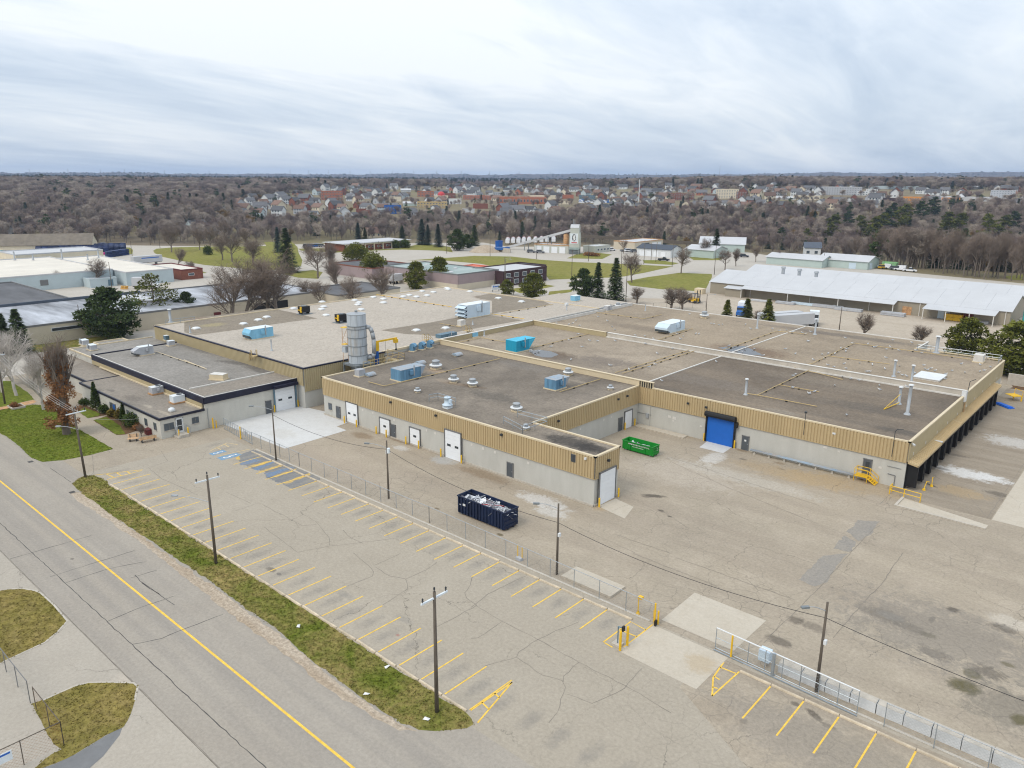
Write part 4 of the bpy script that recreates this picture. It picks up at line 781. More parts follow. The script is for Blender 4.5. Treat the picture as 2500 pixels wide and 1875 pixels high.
for x, h0, h1 in ((-35.9, 4.3, 7.4), (-24.5, 4.0, 7.7)):
    wall_obj(MB().path([(0, -.14, 0), (0, -.14, h1-h0)], .045).box(-.14, .14, -.3, .0, h1-h0, h1-h0+.22) if x < -30 else MB().path([(0, -.14, 0), (0, -.14, h1-h0-.3), (.2, -.14, h1-h0), (.9, .1, h1-h0+.05)], .045), 'light_bracket', 'insulator', WM, x, h0)
wall_obj(MB().box(-.2, .2, -.2, -.11, -.12, .12), 'cover_plate', 'white_metal', WM, -31.9, 5.4); fpart(MB().tube((-22.55, 101.9, 6.0), (-22.2, 101.7, 5.9), .12, .16, 8), 'floodlight', 'white_metal')
fpart(MB().path([(-22.4, 130.6, 6.6), (-22.3, 130.6, 8.6), (-21.6, 130.9, 9.0)], .05), 'light_bracket', 'insulator')
WL = ('X', -110.59)
overhead(WL, 65.35, 69.1, 3.9, 2, sec=7); mandoor(WL, 63.6)
wall_obj(MB().box(-.35, 4.1, -.9, .0, 0, .5), 'door_hood', 'navy', WL, 65.35, 4.05); wall_obj(MB().box(-.3, -.06, -.3, -.18, 0, 4.0).box(3.8, 4.04, -.3, -.18, 0, 4.0), 'door_seal', 'hvac_slate', WL, 65.35, 0)
mandoor(WL, 48.55, 2.15, .95, 'white_metal', True, z0=.45); window(WL, 46.7, 1.15, 1.5, 1.1, mull=1); window(WL, 51.0, 1.25, 1.1, 1.0, mull=1); window(WL, 51.0+.01, 1.25, .02, .02) if False else None
wall_obj(MB().box(0, .3, -.3, 0, 0, .45), 'mailbox', 'hvac_grey', WL, 48.2, 1.0)
wall_obj(MB().path([(0, -.06, 0), (0, -.06, 3.2)], .05), 'conduit', 'galv', WL, 53.6, 0)
WO = ('Y', 46.19)
for x in (-112.9, -116.0, -119.6, -122.4, -125.0, -129.0, -134.0, -136.8): window(WO, x, 1.05, .95, 1.15, 'glass2', 0)
mandoor(WO, -127.6, 2.1, .95, 'crane_blue', False)
MB().box(-.9, .4, -1.7, -.02, 0, .45).box(-1.3, -.9, -1.7, -.02, 0, .22).build('door_step', MT['concrete'], FB, loc=(-110.59-FBo.x, 49.2-FBo.y, 0), rz=math.pi/2)
rails = MB()
for y in (48.2, 49.9): rails.path([(-110.4, y, .45), (-110.4, y, 1.4), (-109.0, y, 1.4), (-109.0, y, .45)], .03)
fpart(rails, 'handrail', 'rail_steel')
# ================================================================== things on the roofs
def hvac(name, loc, rz, L_, W_, Hh, body, top, hood, label, cat='rooftop unit', group=None, n_panels=4, curb='trim_tan', hoodL=1.2, skirt=.15, lidover=.0, reverse=False, vents=True):
    t = empty(name, loc, rz, label, cat, group)
    MB().box(-L_/2-.15, L_/2+.15, -W_/2-.15, W_/2+.15, 0, skirt).build('curb', MT[curb], t)
    seg = L_/n_panels; z0 = skirt
    for i in range(n_panels):      # cabinet modules, seams between them
        MB().box(-L_/2+i*seg+.012, -L_/2+(i+1)*seg-.012, -W_/2, W_/2, z0, z0+Hh).build('cabinet', MT[body], t)
        tp = MB().box(-L_/2+i*seg+.02, -L_/2+(i+1)*seg-.02, -W_/2-.03, W_/2+.03, z0+Hh, z0+Hh+.05); tp.build('lid', MT[top], t)
    s = 1
    if hood == 'wedge':            # intake hood overhanging the far end
        h = MB(); a = L_/2
        h.add([(a, -W_/2, z0+.1), (a, W_/2, z0+.1), (a, W_/2, z0+Hh), (a, -W_/2, z0+Hh), (a+hoodL, -W_/2, z0+Hh), (a+hoodL, W_/2, z0+Hh)], [(2, 3, 4, 5), (0, 1, 5, 4), (1, 2, 5), (0, 4, 3), (0, 3, 2, 1)]); h.build('intake_hood', MT[top], t)
    if hood == 'scoop':
        a = -L_/2; h = MB()
        h.add([(a, -W_/2, z0+.2), (a, W_/2, z0+.2), (a, W_/2, z0+Hh), (a, -W_/2, z0+Hh), (a-hoodL, -W_/2, z0+Hh*.62), (a-hoodL, W_/2, z0+Hh*.62), (a-hoodL, -W_/2, z0+Hh*.38), (a-hoodL, W_/2, z0+Hh*.38)], [(3, 4, 5, 2), (0, 6, 4, 3), (1, 2, 5, 7), (4, 6, 7, 5)]); h.build('intake_hood', MT[body], t)
        MB().box(a-hoodL*.95, a-.02, -W_/2+.05, W_/2-.05, z0+.25, z0+Hh*.4).build('filter', MT['grille'], t)
    if hood == 'louvre':
        a = -L_/2
        for k in range(3):
            zz = z0+.25+k*(Hh-.3)/3
            MB().add([(a, -W_/2, zz+.75), (a, W_/2, zz+.75), (a-hoodL, W_/2, zz+.3), (a-hoodL, -W_/2, zz+.3), (a-hoodL, W_/2, zz+.2), (a-hoodL, -W_/2, zz+.2)], [(0, 1, 2, 3), (3, 2, 4, 5)]).box(a-hoodL+.05, a, W_/2-.04, W_/2-.01, zz+.0, zz+.3).box(a-hoodL+.05, a, -W_/2+.01, -W_/2+.04, zz+.0, zz+.3).build('louvre', MT[body], t)
        MB().box(a-.03, a, -W_/2+.1, W_/2-.1, z0+.1, z0+Hh-.1).build('grille', MT['grille'], t)
    if vents:
        MB().box(-L_*.08, L_*.06, -W_/2-.35, -W_/2, z0+Hh*.45, z0+Hh*.85).build('control_box', MT[body], t)
        MB().tube((L_*.12, -W_/2-.2, z0+Hh*.3), (L_*.12, -W_/2-.2, z0+Hh+.5), .12, .12, 8).build('flue', MT['galv'], t)
    return t
R2 = math.pi/2
c = G(*B2(640, 600), 6.9); hvac('rooftop_unit', (-137.2, 78.7, 6.9), R2, 4.8, 2.7, 1.9, 'hvac_sky', 'hvac_lid', 'scoop', 'sky-blue ribbed air unit on the pale roof left of the silo', n_panels=6, hoodL=.5)
hvac('rooftop_unit', (-123.4, 126.0, 6.9), R2, 7.6, 3.0, 2.9, 'hvac_pale', 'hvac_lid', 'louvre', 'largest pale-blue louvred air handler in the middle of the pale roof', n_panels=4, hoodL=1.0)
hvac('rooftop_unit', (-93.6, 107.3, 6.3), R2, 3.7, 2.7, 2.0, 'hvac_teal', 'hvac_teal_top', 'wedge', 'bright turquoise air unit standing beside the roof puddle', n_panels=3, hoodL=1.9)
hvac('rooftop_unit', (-92.9, 78.9, 6.3), R2, 4.3, 2.5, 1.75, 'hvac_blue', 'hvac_blue_top', 'wedge', 'weathered blue air unit with rusty lid near the silo', n_panels=4, hoodL=1.1)
hvac('rooftop_unit', (-71.4, 90.9, 6.3), R2, 2.6, 2.2, 1.5, 'hvac_blue', 'hvac_blue_top', 'wedge', 'smaller weathered blue air unit near the inner corner of the dark roof', n_panels=3, hoodL=1.0)
hvac('rooftop_unit', (-82.0, 144.6, 6.35), R2, 6.2, 3.0, 1.9, 'hvac_pale', 'hvac_lid', 'scoop', 'pale grey-blue air handler alone on the tan back roof', n_panels=4, hoodL=1.3)
x, y = G(*B1(1310, 610), 4.8); hvac('rooftop_unit', (x, y, 4.8), R2, 2.6, 1.6, 1.5, 'hvac_grey', 'hvac_lid', 'scoop', 'grey rooftop unit with pale duct on the low wing roof', n_panels=2, hoodL=1.1)
for u_, lab in ((((760, 520)), 'left of a pair of grey condenser units at the low roof edge'), (((830, 565)), 'right of a pair of grey condenser units at the low roof edge')):
    x, y = G(*B1(*u_), 4.3); hvac('condenser_unit', (x, y, 4.25), .0, 2.0, 1.2, .9, 'hvac_grey', 'hvac_lid', None, lab, 'condenser', 'grey condenser pair', n_panels=2)
for u_, lab in (((1510, 480), 'dark condenser unit against the tall tan wall'), ((1540, 530), 'small grey condenser with dark grille by the tall tan wall')):
    x, y = G(*B1(*u_), 4.8); hvac('condenser_unit', (x, y, 4.8), R2, 1.3, 1.0, .85, 'hvac_slate' if u_[0] < 1530 else 'hvac_grey', 'hvac_lid', None, lab, 'condenser', n_panels=1, vents=False)
for u_, lab, col in (((1410, 960), 'silver rooftop unit on a rusty base over the office', 'hvac_grey'), ((1600, 1040), 'square white rooftop unit with dark coil at the office end', 'hvac_lid')):
    x, y = G(*B1(*u_), 3.25); t = hvac('rooftop_unit', (x, y, 3.22), R2, 1.9, 1.35, 1.0, col, 'white_metal', None, lab, 'rooftop unit', n_panels=1 if col == 'hvac_lid' else 2, skirt=.22, curb='rust_tan', vents=col != 'hvac_lid')
    MB().box(.72 if col != 'hvac_lid' else .955, .97, -.6, .6, .3, 1.15).build('coil', MT['grille'], t); MB().lathe(.35, 0, [(.42, 1.30), (.42, 1.34), (.05, 1.34)], 14).build('fan', MT['grille'], t)
x, y = G(*B3(835, 425), 6.9); hvac('condenser_unit', (x, y, 6.9), R2, 1.5, 1.1, 1.1, 'trim_white', 'trim_white', None, 'off-white condenser by the yellow stair on the dark roof strip', 'condenser', n_panels=1, vents=False)
x, y = G(*B3(700, 545), 6.35); hvac('rooftop_unit', (x, y, 6.3), R2, 4.6, 1.5, 1.1, 'hvac_slate', 'hvac_slate', None, 'long slate-blue unit behind the yellow crossover stair', n_panels=3)
x, y = G(*B3(945, 525), 6.3); hvac('condenser_unit', (x, y, 6.3), R2, 1.5, 1.2, .7, 'hvac_sky', 'hvac_sky', None, 'small sky-blue unit under the far yellow stair', 'condenser', n_panels=1, vents=False)
x, y = G(*B3(1860, 200), 6.7); hvac('condenser_unit', (x, y, 6.65), R2, 2.3, 1.6, 1.3, 'hvac_sky', 'hvac_lid', None, 'pale turquoise unit at the far back roof edge', 'condenser', n_panels=2, vents=False)
x, y = G(*B3(2150, 290), 6.35); hvac('condenser_unit', (x, y, 6.35), R2, 1.8, 1.2, 1.1, 'hvac_grey', 'trim_white', None, 'pale condenser with dark coil on the tan back roof', 'condenser', n_panels=1)
x, y = G(*B5(1735, 800), 6.4); hvac('condenser_unit', (x, y, 6.35), R2, 1.9, 1.5, 1.2, 'trim_white', 'trim_white', None, 'beige condenser inside the railing at the far roof corner', 'condenser', n_panels=1, vents=False)
x, y = G(*B3(1780, 250), 6.7); hvac('condenser_unit', (x, y, 6.65), R2, .9, .6, .7, 'white_metal', 'white_metal', None, 'tiny white unit beside a white pipe at the back roof', 'condenser', n_panels=1, vents=False)
x, y = G(*B2(350, 1020), 4.8); hvac('rooftop_unit', (x, y, 4.8), .5, 2.6, 1.5, .8, 'trim_tan', 'trim_white', None, 'low cream unit with rusty end on the low wing roof', n_panels=2, vents=False)
x, y = G(*B2(1780, 985), 6.35); hvac('condenser_unit', (x, y, 6.3), R2, 1.3, 1.2, 1.0, 'hvac_grey', 'hvac_grey', None, 'grey condenser beside the silo leg on the dark roof', 'condenser', n_panels=1, vents=False)
# blue gooseneck and barrel vents
def gooseneck(px, lab):
    x, y = G(*px, 6.3); t = empty('gooseneck_vent', (x, y, 6.3), 0, lab, 'roof vent', 'blue gooseneck vents')
    MB().box(-.6, .6, -.6, .6, 0, .15).build('curb', MT['trim_tan'], t)
    prof = [(-.45, 0), (.3, 0), (.3, .9), (.75, .7), (.8, 1.05), (.35, 1.4), (-.1, 1.4), (-.45, 1.1)]
    V = [(p, -.42, .15+q) for p, q in prof]+[(p, .42, .15+q) for p, q in prof]; n = 8
    MB().add(V, [(i, (i+1) % n, n+(i+1) % n, n+i) for i in range(n)]+[tuple(range(n-1, -1, -1)), tuple(range(n, 2*n))]).build('body', MT['hvac_blue'], t)
    MB().add([(.34, -.36, .98), (.74, -.36, .84), (.79, -.36, 1.15), (.34, -.36, 1.4), (.34, .36, .98), (.74, .36, .84), (.80, .36, 1.15), (.34, .36, 1.4)], [(1, 2, 6, 5)]).build('opening', MT['black'], t)
    t.rotation_euler = (0, 0, .3)
for px, l in (((398, 655), 'leftmost'), ((478, 640), 'middle one'), ((552, 625), 'rightmost')): gooseneck(B3(*px), l+' of three blue gooseneck vents in a row below the parapet')
def barrel(px, rz, lab, sz=1.0):
    x, y = G(*px, 6.3); t = empty('barrel_vent', (x, y, 6.3), rz, lab, 'roof vent', 'blue barrel vents')
    MB().box(-.7*sz, .7*sz, -.5*sz, .5*sz, 0, .15).build('curb', MT['trim_tan'], t)
    for k in range(4):
        mb = MB(); V = []; x0, x1 = -.8*sz+k*.4*sz+.01, -.8*sz+(k+1)*.4*sz-.01
        for xx in (x0, x1):
            for i in range(8): a = math.pi*i/7; V.append((xx, .75*sz*math.cos(a), .15+.45*sz*math.sin(a)))
        mb.add(V, [(i, i+1, 9+i, 8+i) for i in range(7)]+[tuple(range(7, -1, -1)), tuple(range(8, 16))]); mb.build('shell', MT['hvac_blue_top'], t)
for px, lab in ((B3(798, 695), 'blue ribbed barrel vent alone near the parapet'), (B3(465, 770), 'blue ribbed barrel vent behind the rusty-lidded air unit'), (B2(1880, 985), 'blue ribbed barrel vent beside the grey condenser by the silo')): barrel(px, R2, lab)
# mushroom exhaust fans
def mush_parts(s=1.0):
    cu = MB().box(-.55*s, .55*s, -.55*s, .55*s, 0, .22*s).mesh('curb', [MT['trim_tan']])
    bo = MB().lathe(0, 0, [(.36*s, .22*s), (.36*s, .5*s), (.85*s, .5*s), (.9*s, .58*s), (.86*s, .66*s), (.5*s, .68*s)], 18).mesh('shroud', [MT['white_metal']], True)
    ca = MB().lathe(0, 0, [(.5*s, .68*s), (.5*s, 1.05*s), (.56*s, 1.07*s), (.54*s, 1.2*s), (.35*s, 1.28*s), (0, 1.3*s)], 18).mesh('cap', [MT['galv']], True)
    return cu, bo, ca
MU = {s: mush_parts(s) for s in (1.0, .62, 1.25)}
def mush(px, z, lab, s=1.0):
    x, y = G(*px, z); t = empty('exhaust_fan', (x, y, z), random.uniform(0, 6), lab, 'exhaust fan', 'mushroom exhaust fans')
    for nm, me in zip(('curb', 'shroud', 'cap'), MU[s]): o = bpy.data.objects.new(nm, me); C.objects.link(o); o.parent = t
mush(B3(605, 815), 6.3, 'mushroom exhaust fan on a rust-stained patch near the blue units', 1.25)
mush(B3(765, 935), 6.3, 'mushroom exhaust fan, left of two side by side on the dark roof'); mush(B3(935, 970), 6.3, 'mushroom exhaust fan, right of two side by side on the dark roof')
mush(B3(1330, 1195), 6.3, 'mushroom exhaust fan near the low pipe railing'); mush(B3(1795, 870), 6.3, 'mushroom exhaust fan behind the smaller blue air unit'); mush(B3(1415, 1360), 6.3, 'small mushroom fan inside the low pipe railing', .62)
mush(B3(2175, 1000), 6.3, 'flat mushroom fan at the tan roof edge', .62); mush(B4(230, 280), 6.35, 'mushroom fan at the back roof edge right of the pale condenser'); mush(B4(1063, 380), 6.35, 'mushroom fan near the spruce tops at the back roof edge', 1.25); mush(B3(440, 1025), 6.3, 'tiny flat roof vent near the front edge of the dark roof', .62)
x, y = G(*B3(710, 1165), 6.3); t = empty('upblast_fan', (x, y, 6.3), 0, 'pale green upblast fan with railing patch near front roof edge', 'exhaust fan')
MB().box(-.5, .5, -.5, .5, 0, .3).build('curb', MT['hvac_lid'], t); MB().lathe(0, 0, [(.4, .3), (.75, .42), (.75, .55), (.45, .7), (.42, 1.5), (.5, 1.5), (.5, 1.62), (.1, 1.62)], 16).build('housing', MT['hvac_pale'], t, True); MB().box(.4, .8, -.15, .15, .9, 1.4).build('motor', MT['hvac_pale'], t)
x, y = G(*B1(1545, 1120), 3.25); t = empty('dome_vent', (x, y, 3.22), 0, 'white dome vent at the office roof edge', 'roof vent'); MB().box(-.4, .4, -.4, .4, 0, .15).build('curb', MT['trim_white'], t); MB().lathe(0, 0, [(.5, .15), (.52, .3), (.4, .5), (.2, .6), (0, .62)], 14).build('dome', MT['white_metal'], t, True)
# white dome skylights on the pale roof
sk_c = MB().box(-.75, .75, -.75, .75, 0, .18).mesh('curb', [MT['trim_white']]); sk_d = MB().lathe(0, 0, [(.85, .18), (.85, .24), (.7, .38), (.4, .46), (0, .48)], 14).mesh('dome', [MT['white_metal']], True)
dom = [(1105, 310), (1388, 318), (1410, 292), (1435, 378), (835, 397), (750, 425), (600, 465), (1725, 228), (1770, 250), (1755, 272), (1915, 195), (2015, 213), (2018, 250), (1790, 320), (1395, 243), (120, 512), (-1, -1)]
dom3 = [(130, 190), (130, 223), (365, 155), (310, 168), (430, 170), (525, 158), (480, 120), (582, 128), (705, 92), (715, 103), (910, 122), (1167, 182), (1375, 213), (693, 452), (430, 472)]
k = 0
for _ in (0,):
    for p in sorted([B2(*q) for q in dom[:-1]]+[B3(*q) for q in dom3]):
        x, y = G(*p, 6.9); t = empty('dome_skylight', (x, y, 6.9), random.uniform(-.1, .1), ordw(k)+' white dome skylight from the left on the pale factory roof', 'skylight', 'white dome skylights on the pale roof'); k += 1
        for nm, me in (('curb', sk_c), ('dome', sk_d)): o = bpy.data.objects.new(nm, me); C.objects.link(o); o.parent = t
# black and yellow blower units
for px, lab in ((B2(1215, 360), 'black and yellow blower unit nearest the far roof edge'), (B2(1590, 445), 'black and yellow blower unit behind the silo top')):
    x, y = G(*px, 6.9); t = empty('blower_unit', (x, y, 6.9), R2, lab, 'blower', 'black and yellow blower units')
    MB().box(-1.5, 1.5, -1.2, 1.2, 0, .12).build('base', MT['galv_dark'], t); MB().box(-1.1, 1.1, -.85, .85, .5, 1.9).build('housing', MT['black'], t); MB().box(-1.0, -.9, -.7, .7, .12, .5).box(.9, 1.0, -.7, .7, .12, .5).build('leg', MT['black'], t)
    MB().box(-1.35, -1.1, -.8, -.35, .6, 1.9).box(-1.3, -1.1, .2, .6, .9, 1.2).box(-1.3, -1.1, -.8, .6, 1.0, 1.15).build('guard', MT['yellow'], t); MB().lathe(0, 0, [(.6, 1.9), (.6, 2.05), (.1, 2.05)], 12).build('fan_ring', MT['galv_dark'], t)
# stacks and small pipes
def stack(px, z, h, r, lab, cap=True, m='galv'):
    x, y = G(*px, z); t = empty('vent_stack', (x, y, z), 0, lab, 'vent pipe', 'roof vent stacks')
    MB().lathe(0, 0, [(r*2.2, 0), (r*1.3, .25), (r, .25), (r, h)], 12).build('pipe', MT[m], t, True)
    if cap: MB().lathe(0, 0, [(r*1.1, h+.12), (r*1.7, h+.1), (r*1.5, h+.25), (0, h+.32)], 12).tube((r*.7, 0, h-.02), (r*.7, 0, h+.14), .03, .03, 4).build('cap', MT['white_metal'], t)
for px, z, h, r, lab in ((B5(965, 1210), 6.32, 2.4, .19, 'galvanised stack braced by a yellow strut on the dark roof'), (B5(1045, 1310), 6.32, 4.1, .22, 'tallest galvanised stack nearest the dock edge'), (B5(915, 945), 6.35, 2.6, .18, 'stack behind the white parapet, left of two'), (B5(1080, 1035), 6.32, 3.2, .18, 'stack in front of the white parapet, right of two'), (B5(155, 540), 6.35, 3.2, .2, 'guyed stack near the parked truck at the back roof edge'), (B5(1325, 715), 6.35, 3.0, .3, 'stout guyed stack at the far corner railing'), (B4(1572, 480), 6.35, 3.0, .17, 'slender stack near the spruces at the back roof edge'), (B4(1462, 1120), 6.32, 2.3, .17, 'stack at the near end of the roof gas pipe'), (B2(885, 730), 6.9, 2.1, .12, 'lone dark pipe on the pale roof'), (B2(60, 550), 6.9, 1.5, .12, 'short white pipe near the left edge of the tall roof'), (B1(1535, 320), 6.9, 2.7, .28, 'tall capped stack at the far left roof corner'), (B3(1782, 295), 6.65, 1.6, .14, 'white pipe on the pale strip of the back roof'), (B3(937, 415), 6.9, .9, .12, 'short white pipe by the off-white condenser'), (B3(1040, 518), 6.3, 1.2, .12, 'thin white pipe on the centre roof'), (B3(2490, 290), 6.35, 1.6, .1, 'thin pipe at the back roof edge'), (B1(1405, 890), 3.25, .9, .06, 'thin tan pipe by the navy fascia'), (B1(1800, 1055), 3.25, 1.1, .06, 'bent tan pipe at the office corner')):
    stack(px, z, h, r, lab, r > .13)
# yellow strut of the braced stack
x0, y0 = G(*B5(820, 1265), 6.32); x1, y1 = G(*B5(965, 1215), 6.32); MB().tube((x0, y0, 6.4), (x1, y1, 6.6), .07).tube((x0, y0, 6.4), (x1, y1, 7.9), .04).build('pipe_brace', MT['yellow'], label='yellow strut lying on the dark roof bracing a stack', cat='brace')
# gas pipes on blocks
blk = MB().box(-.13, .13, -.15, .15, 0, .18).mesh('pipe_support', [MT['bumper']])
def gas(pts, z, lab, m='yellow_pipe', r=.06, step=3.0):
    P = [(*p, z+.2) for p in pts]; o = MB().path(P, r, 6).build('gas_pipe', MT[m], label=lab, cat='gas pipe', group='gas pipes on the roofs')
    for a, b in zip(P, P[1:]):
        L_ = math.hypot(b[0]-a[0], b[1]-a[1]); k = int(L_/step)
        for j in range(1, k): s = bpy.data.objects.new('pipe_support', blk); C.objects.link(s); s.parent = o; t = j/k; s.location = (a[0]+(b[0]-a[0])*t, a[1]+(b[1]-a[1])*t, z)
for zm, pts, z, lab, m in ((B4, [(205, 918), (930, 695)], 6.3, 'gas pipe, left of two running beside the white roof kerb', 'yellow_pipe'), (B4, [(275, 925), (975, 705)], 6.31, 'gas pipe, right of two running beside the white roof kerb', 'yellow_pipe'), (B4, [(1475, 1120), (1575, 1135), (2150, 1245)], 6.32, 'gas pipe along the near edge of the dark roof', 'yellow_pipe'), (B4, [(1575, 1135), (2090, 885)], 6.32, 'gas pipe crossing the dark roof toward the white parapet', 'yellow_pipe'), (B4, [(1785, 1035), (2172, 1105)], 6.32, 'short gas pipe branch on the dark roof', 'yellow_pipe'), (B4, [(2070, 905), (2172, 925), (2400, 985)], 6.32, 'gas pipe branch just before the white parapet', 'yellow_pipe'),
    (B5, [(-40, 870), (130, 828), (530, 632), (1300, 735), (1660, 790)], 6.35, 'long gas pipe along the far tan roof edge', 'yellow_pipe'), (B5, [(280, 755), (880, 835)], 6.35, 'gas pipe branch on the far tan roof', 'yellow_pipe'), (B4, [(620, 600), (950, 490)], 6.35, 'gas pipe to the grey-blue air handler', 'yellow_pipe'), (B4, [(1250, 695), (1760, 515), (2060, 545)], 6.35, 'gas pipe crossing the rear puddle', 'yellow_pipe'), (B4, [(0, 330), (480, 395), (650, 355)], 6.35, 'gas pipe near the back roof edge', 'yellow_pipe'),
    (B3, [(1230, 580), (1010, 540), (780, 590)], 6.3, 'gas pipe behind the turquoise air unit', 'yellow_pipe'), (B3, [(1480, 630), (1980, 505)], 6.3, 'gas pipe from the turquoise unit to the parapet', 'yellow_pipe'), (B3, [(70, 150), (750, 262)], 6.9, 'bright yellow gas pipe crossing the pale roof', 'yellow'), (B3, [(1105, 325), (1400, 370)], 6.9, 'bright yellow gas pipe right of the largest air handler', 'yellow'), (B3, [(1190, 320), (1660, 238)], 6.9, 'gas pipe between pale and dark roof fields at the back', 'yellow_pipe'), (B3, [(640, 410), (830, 445)], 6.9, 'short gas pipe by the off-white condenser', 'yellow_pipe'),
    (B3, [(300, 940), (1180, 730)], 6.3, 'gas pipe across the dark annex roof to the parapet', 'yellow_pipe'), (B3, [(1720, 1030), (2085, 915)], 6.3, 'gas pipe from the smaller blue air unit', 'yellow_pipe'), (B3, [(0, 940), (140, 978), (300, 940)], 6.3, 'gas pipe in front of the rusty-lidded unit', 'yellow_pipe'), (B1, [(1400, 590), (1843, 740)], 4.8, 'gas pipe along the low wing roof', 'trim_tan'), (B2, [(0, 835), (230, 930)], 4.8, 'gas pipe continuing over the low wing roof', 'trim_tan')):
    gas(PG(zm, pts, z), z, lab, m)
# roof access: sloping yellow stairs over the parapets
def stair(px_bot, px_top, zb, zt, lab, w_=.9, m='yellow_pipe'):
    a = Vector((*G(*px_bot, zb), zb)); b = Vector((*G(*px_top, zt), zt)); t = empty('crossover_stair', a, 0, lab, 'stair', 'yellow crossover stairs'); d = b-a; hd = Vector((d.x, d.y, 0)); hd = hd.normalized() if hd.length > .1 else Vector((0, 1, 0)); n = Vector((-hd.y, hd.x, 0))*w_/2
    for s in (-1, 1):
        MB().tube(n*s, n*s+d, .07, .07, 4).build('stringer', MT[m], t); MB().path([n*s+Vector((0, 0, .9)), n*s+d+Vector((0, 0, 1.0)), n*s+d+hd*1.0+Vector((0, 0, 1.0)), n*s+d+hd*1.0], .045, 5).tube(n*s, n*s+Vector((0, 0, .9)), .045).tube(n*s+d*.5, n*s+d*.5+Vector((0, 0, .95)), .045).tube(n*s+d, n*s+d+Vector((0, 0, 1.0)), .045).path([n*s+Vector((0, 0, .45)), n*s+d+Vector((0, 0, .5))], .035, 5).build('handrail', MT[m], t)
    for k in range(6): p = d*(k+.5)/6; q = MB(); q.add([p-n-hd*.12, p+n-hd*.12, p+n+hd*.12, p-n+hd*.12, p-n-hd*.12+Vector((0, 0, .05)), p+n-hd*.12+Vector((0, 0, .05)), p+n+hd*.12+Vector((0, 0, .05)), p-n+hd*.12+Vector((0, 0, .05))], [(4, 5, 6, 7), (3, 2, 1, 0), (0, 1, 5, 4), (1, 2, 6, 5), (2, 3, 7, 6), (3, 0, 4, 7)]); q.build('tread', MT[m], t)
    MB().prism([((d+p).x, (d+p).y) for p in (-n, n, n+hd, -n+hd)], d.z-.04, d.z, bottom=True).build('landing', MT[m], t)
stair(B3(560, 580), B3(520, 545), 6.3, 7.5, 'yellow crossover stair above the gooseneck vents'); stair(B3(925, 505), B3(890, 465), 6.3, 7.5, 'yellow crossover stair behind the slate-blue unit')
stair(B2(675, 850), B2(705, 775), 4.8, 7.3, 'yellow ship ladder leaning on the tall tan wall')
# roof-edge pipe railings
def railing(pts, z, lab, m='rail_steel', h=1.05, step=2.2, hgt2=True):
    P = [Vector((*p, z)) for p in pts]; t = empty('roof_railing', P[0], 0, lab, 'railing', 'roof railings'); o = P[0]
    for a, b in zip(P, P[1:]):
        for hh in ((h, h*.5) if hgt2 else (h,)): MB().tube(a-o+Vector((0, 0, hh)), b-o+Vector((0, 0, hh)), .045, .045, 5).build('rail', MT[m], t)
        k = max(1, int((b-a).length/step))
        for j in range(k+1): p = a.lerp(b, j/k)-o; MB().tube(p, p+Vector((0, 0, h)), .045, .045, 5).build('post', MT[m], t)
railing([(-37.2, 160.7), (-23.1, 160.7), (-23.1, 157.8)], 6.45, 'steel railing around the far right roof corner')
railing(PG(C3, [(1155, 250), (1420, 320), (1280, 390)], 6.4)[:2]+PG(C3, [(1200, 400), (1030, 310)], 6.4), 6.35, 'low pipe railing around the small fan at the roof notch')
railing([(-163.5, 72), (-163.5, 78.5)], 6.95, 'steel railing at the far left roof corner')
railing(PG(C3, [(360, 110), (440, 95)], 6.4)+PG(C3, [(600, 140)], 6.4), 6.35, 'thin railing behind the upblast fan')
x, y = G(*B5(1265, 955), 6.35); t = empty('roof_hatch', (x, y, 6.35), R2, 'large white flat roof hatch on the tan roof near the dock edge', 'roof hatch'); MB().box(-2.5, 2.5, -1.9, 1.9, 0, .25).build('curb', MT['trim_white'], t); MB().box(-2.6, 2.6, -2.0, 2.0, .25, .36).build('lid', MT['white_metal'], t)
# puddles
def puddle(pts, z, lab, sd): MB().sheet(jag(pts, .7, .12, sd), z).build('puddle', MT['water'], label=lab, cat='puddle')
puddle(PG(B3, [(1440, 655), (1530, 640), (1640, 655), (1710, 685), (1640, 712), (1560, 710), (1500, 690)], 6.3), 6.306, 'rainwater puddle beside the turquoise air unit', 3)
puddle(PG(B4, [(1200, 665), (1330, 655), (1450, 650), (1540, 690), (1640, 745), (1500, 735), (1300, 700)], 6.35), 6.356, 'rainwater puddle behind the white parapet', 4)
# gulls
gb = MB().lathe(0, 0, [(0.0, -.26), (.05, -.2), (.095, -.08), (.11, .03), (.09, .13), (.055, .19), (.062, .24), (.05, .29), (.018, .31), (.008, .36), (0, .37)], 8)
gb.v = [(z*.95, y, .17+x*.9+max(0, z-.12)*.7) for x, y, z in gb.v]; gb.tube((.0, .03, 0), (0, .03, .1), .01, .01, 3).tube((0, -.03, 0), (0, -.03, .1), .01, .01, 3)
g_body = gb.mesh('gull', [MT['white_metal']], True)
wg = MB()
for s in (-1, 1): wg.add([(.12, .085*s, .24), (.12, .11*s, .16), (-.1, .115*s, .15), (-.34, .03*s, .17), (-.1, .06*s, .265)], [(0, 1, 2, 4), (4, 2, 3)] if s < 0 else [(4, 2, 1, 0), (3, 2, 4)])
K('gull_grey', (0.30, 0.32, 0.35), .7); g_wing = wg.mesh('wings', [MT['gull_grey']])
